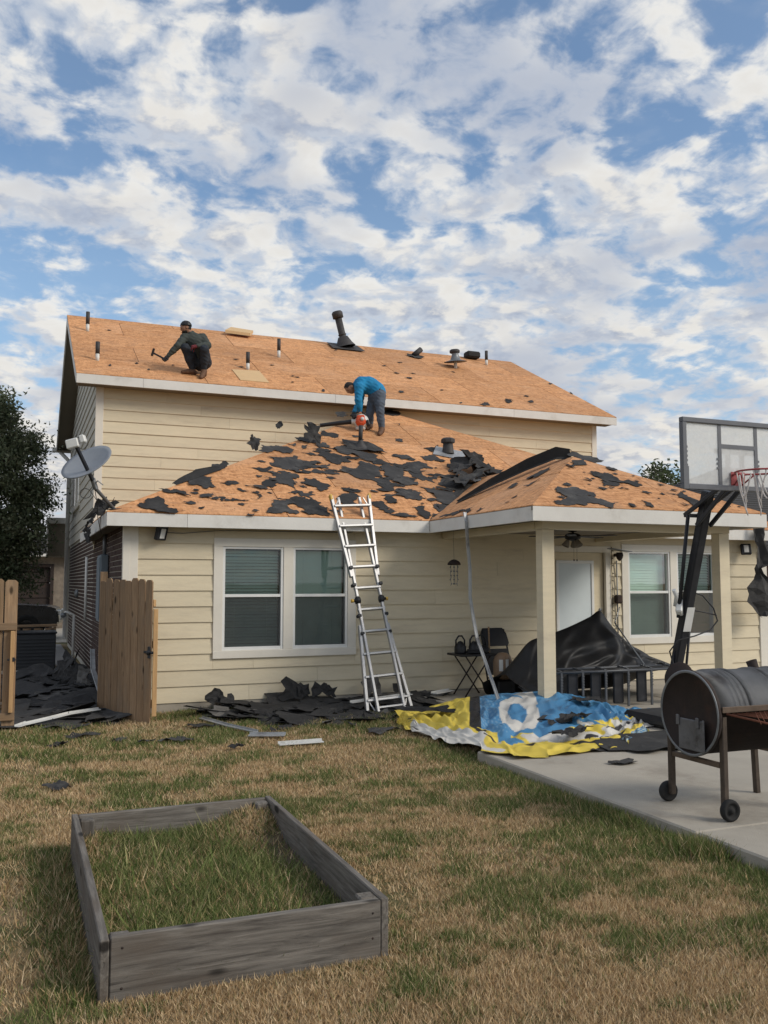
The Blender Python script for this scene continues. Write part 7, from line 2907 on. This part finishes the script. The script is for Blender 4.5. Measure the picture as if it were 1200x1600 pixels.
G1 = [(0.12, 0.145, 0.080), (0.145, 0.17, 0.095), (0.095, 0.12, 0.065), (0.19, 0.20, 0.125)]
cr = random.Random(3)
cl = []
for i in range(17):
    f = i / 16
    z = 1.9 + f * 3.9
    wr_ = 1.55 * math.sin(math.pi * (0.18 + 0.74 * f)) ** 0.7
    a = i * 2.4
    cl.append(((-1.25 + math.cos(a) * wr_ * 0.85, 24.0 + math.sin(a) * wr_ * 0.8, z), (0.85, 0.85, 0.62), 0.05))
cl += [((0.05, 23.5, 5.0), (0.55, 0.5, 0.45), 0.025), ((0.12, 23.4, 3.9), (0.65, 0.5, 0.55), 0.035), ((0.05, 23.5, 2.7), (0.7, 0.5, 0.55), 0.035), ((-0.6, 23.6, 6.0), (0.55, 0.5, 0.4), 0.02), ((-1.4, 23.8, 6.3), (0.7, 0.6, 0.45), 0.03), ((-2.3, 23.6, 5.5), (0.9, 0.7, 0.8), 0.05)]
tree('oak_tree', (-1.3, 24.0, 0), cl, 72000, 0.050, 'dark green oak tree left of the house', (-1.25, 24.0, 2.4), 0.22, G1, 5)
cl = [((20.9, 25.8, 4.2), (0.7, 0.7, 0.7), 0.3), ((21.3, 26.0, 4.9), (0.6, 0.6, 0.6), 0.25), ((21.2, 26.0, 5.5), (0.40, 0.4, 0.40), 0.12), ((22.2, 26.2, 4.6), (0.8, 0.7, 0.8), 0.33)]
tree('shrubby_tree', (21.0, 27.6, 0), cl, 4600, 0.085, 'loose leafy tree showing over the porch roof behind the hoop', (21.0, 26.6, 3.0), 0.16, [(0.075, 0.10, 0.04), (0.10, 0.12, 0.06), (0.12, 0.13, 0.08)], 8, 0.5)

# ================================================================== GRASS
def in_bed(x, y):
    return (x > BX0 - 0.01) & (x < BX1 + 0.01) & (y > BY0 - 0.01) & (y < BY1 + 0.01)


def greenness(x, y):
    g = fbm(x * 0.7 + 3, y * 0.7, 2, 11) * 0.30 + fbm(x * 2.4, y * 3.4 + 7, 2, 21) * 0.55 + fbm(x * 7.5 + 2, y * 9.5, 2, 31) * 0.40 - 0.37
    g = g + 0.08 * np.exp(-((x - 2.6) / 0.9) ** 2 - ((y - 6.0) / 1.2) ** 2) + 0.20 * np.exp(-((x - (SLAB_X - 0.15)) / 0.28) ** 2) * (y < 9)
    g = g + 0.10 * np.clip((y - 8.5) / 2.5, 0, 1) - 0.10 * np.clip((4.3 - y) / 1.5, 0, 1)
    g = g + 0.2 * ((x > BX0 - 0.25) & (x < BX0) & (y > BY0) & (y < BY1 + 0.2))
    return g


def blades(n, x, y, z0, hmean, green, seed, wid=0.0035, lean=0.9):
    r = np.random.default_rng(seed)
    h = hmean * (0.55 + 0.9 * r.random(n))
    a = r.random(n) * 2 * np.pi
    ln = lean * (0.35 + 1.0 * r.random(n))
    ld = r.random(n) * 2 * np.pi
    w = wid * (0.7 + 0.7 * r.random(n))
    bx, by = np.cos(a) * w, np.sin(a) * w
    tip = np.stack([x + np.cos(ld) * ln * h, y + np.sin(ld) * ln * h, z0 + h * np.sqrt(np.clip(1.25 - 0.6 * ln, 0.15, 1))], 1)
    V = np.empty((n, 3, 3))
    V[:, 0] = np.stack([x - bx, y - by, z0 - 0.004 + 0 * x], 1)
    V[:, 1] = np.stack([x + bx, y + by, z0 - 0.004 + 0 * x], 1)
    V[:, 2] = tip
    isg = r.random(n) < np.clip(green, 0.02, 0.97)
    straw = np.array([[0.58, 0.43, 0.25], [0.49, 0.335, 0.175], [0.66, 0.51, 0.32], [0.34, 0.225, 0.12]])
    grn = np.array([[0.125, 0.165, 0.048], [0.175, 0.205, 0.070], [0.085, 0.125, 0.036], [0.27, 0.26, 0.115]])
    k = r.integers(0, 4, n)
    c = np.where(isg[:, None], grn[k], straw[k]) * (0.75 + 0.5 * r.random((n, 1)))
    return V.reshape(-1, 3), np.repeat(c, 3, 0)


def lawn():
    r = np.random.default_rng(5)
    Vs, Cs = [], []
    for (xa, xb, ya, yb, dens, hm, wd) in ((-2.2, 4.07, 2.2, 4.6, 22000, 0.030, 0.0026), (-2.2, 4.07, 4.6, 7.0, 14000, 0.032, 0.0034), (-2.4, 4.07, 7.0, 9.3, 9000, 0.036, 0.0044), (-2.6, 5.28, 9.3, 12.05, 6000, 0.042, 0.0055), (4.07, 5.28, 7.72, 9.3, 6000, 0.04, 0.0055)):
        n = int((xb - xa) * (yb - ya) * dens)
        x, y = xa + (xb - xa) * r.random(n), ya + (yb - ya) * r.random(n)
        # keep what the lens (or one a step aside) can see
        fwd_ = x * math.sin(YAW) + y * math.cos(YAW)
        rgt = x * math.cos(YAW) - y * math.sin(YAW)
        keep = (np.abs(rgt) < fwd_ * 0.46 + 0.5) & ~in_bed(x, y)
        keep &= ~((y > 11.3) & (x < 1.2))
        keep &= ~((x > SLAB_X - 0.01) & (y < 7.71))
        # bare and thin places
        thin = fbm(x * 1.7 + 9, y * 1.7, 3, 33)
        keep &= r.random(n) < np.clip(0.45 + (thin - 0.3) * 2.2, 0.25, 1)
        x, y = x[keep], y[keep]
        g = np.clip(0.36 + 3.6 * (greenness(x, y) - 0.265), 0.04, 0.86)
        hh = hm * (0.8 + 0.55 * np.clip(g, 0, 1)) * (0.8 + 0.5 * fbm(x * 3, y * 3, 2, 44))
        V, C = blades(len(x), x, y, 0 * x, hh, g, int(dens), wd)
        Vs.append(V)
        Cs.append(C)
    # taller tufts along the slab edge
    r2 = np.random.default_rng(8)
    for (cy, wdt, n, hm) in ((4.55, 0.16, 1500, 0.10), (4.75, 0.2, 900, 0.07), (5.5, 0.45, 2600, 0.075), (6.3, 0.4, 1500, 0.06), (7.0, 0.4, 900, 0.055), (4.0, 0.3, 700, 0.06)):
        y = cy + r2.normal(size=n) * wdt * 0.5
        x = SLAB_X - 0.02 - np.abs(r2.normal(size=n)) * 0.09
        V, C = blades(n, x, y, 0 * x, hm * np.ones(n), 0.9 * np.ones(n), int(n + cy * 100), 0.004, 0.7)
        Vs.append(V)
        Cs.append(C)
    # round the bed and the gate foot
    n = 2600
    x = BX0 - 0.02 - np.abs(r2.normal(size=n)) * 0.10
    y = BY0 + (BY1 - BY0) * r2.random(n)
    V, C = blades(n, x, y, 0 * x, 0.06 * np.ones(n), 0.55 * np.ones(n), 71, 0.0035, 0.8)
    Vs.append(V)
    Cs.append(C)
    V, C = np.concatenate(Vs), np.concatenate(Cs)
    F = np.arange(len(V)).reshape(-1, 3)
    ob = from_np('lawn_grass', V, F, tint_mat('grass_blades', 0.75, 0.2, 0.15), C)
    tag(ob, 'patchy dry lawn of straw and green blades', 'grass', kind='stuff')
    # inside the bed
    n = 42000
    x = BX0 + BT + (BX1 - BX0 - 2 * BT) * r2.random(n)
    y = BY0 + BT + (BY1 - BY0 - 2 * BT) * r2.random(n)
    u, v = (x - BX0) / (BX1 - BX0), (y - BY0) / (BY1 - BY0)
    dn = fbm(x * 3.1, y * 3.1, 3, 55)
    keep = r2.random(n) < np.clip(0.9 - 0.9 * np.clip((u - 0.72) / 0.25, 0, 1) * (v < 0.8) - 1.2 * (0.42 - dn), 0.12, 1)
    x, y, u, v = x[keep], y[keep], u[keep], v[keep]
    g = 0.98 + 0.9 * (fbm(x * 2.2, y * 2.2, 3, 66) - 0.5) - 0.8 * np.exp(-((u - 0.85) / 0.2) ** 2 - ((v - 0.92) / 0.2) ** 2) - 0.55 * np.exp(-((u - 0.08) / 0.15) ** 2 - ((v - 0.9) / 0.12) ** 2)
    hh = 0.03 + 0.05 * r2.random(len(x)) * np.clip(g, 0.2, 1)
    V1, C1 = blades(len(x), x, y, bed_z(x, y), hh, g, 91, 0.0032, 1.0)
    n = 420                                   # long arching blades
    x = BX0 + 0.1 + (BX1 - BX0 - 0.4) * r2.random(n)
    y = BY0 + 0.1 + (BY1 - BY0 - 0.3) * r2.random(n)
    V2, C2 = blades(n, x, y, bed_z(x, y), 0.10 + 0.07 * r2.random(n), 0.92 * np.ones(n), 92, 0.005, 0.8)
    V, C = np.concatenate([V1, V2]), np.concatenate([C1, C2])
    ob = from_np('bed_grass', V, np.arange(len(V)).reshape(-1, 3), bpy.data.materials['grass_blades'], C)
    tag(ob, 'tall green grass growing inside the plank garden bed', 'grass', kind='stuff')


lawn()
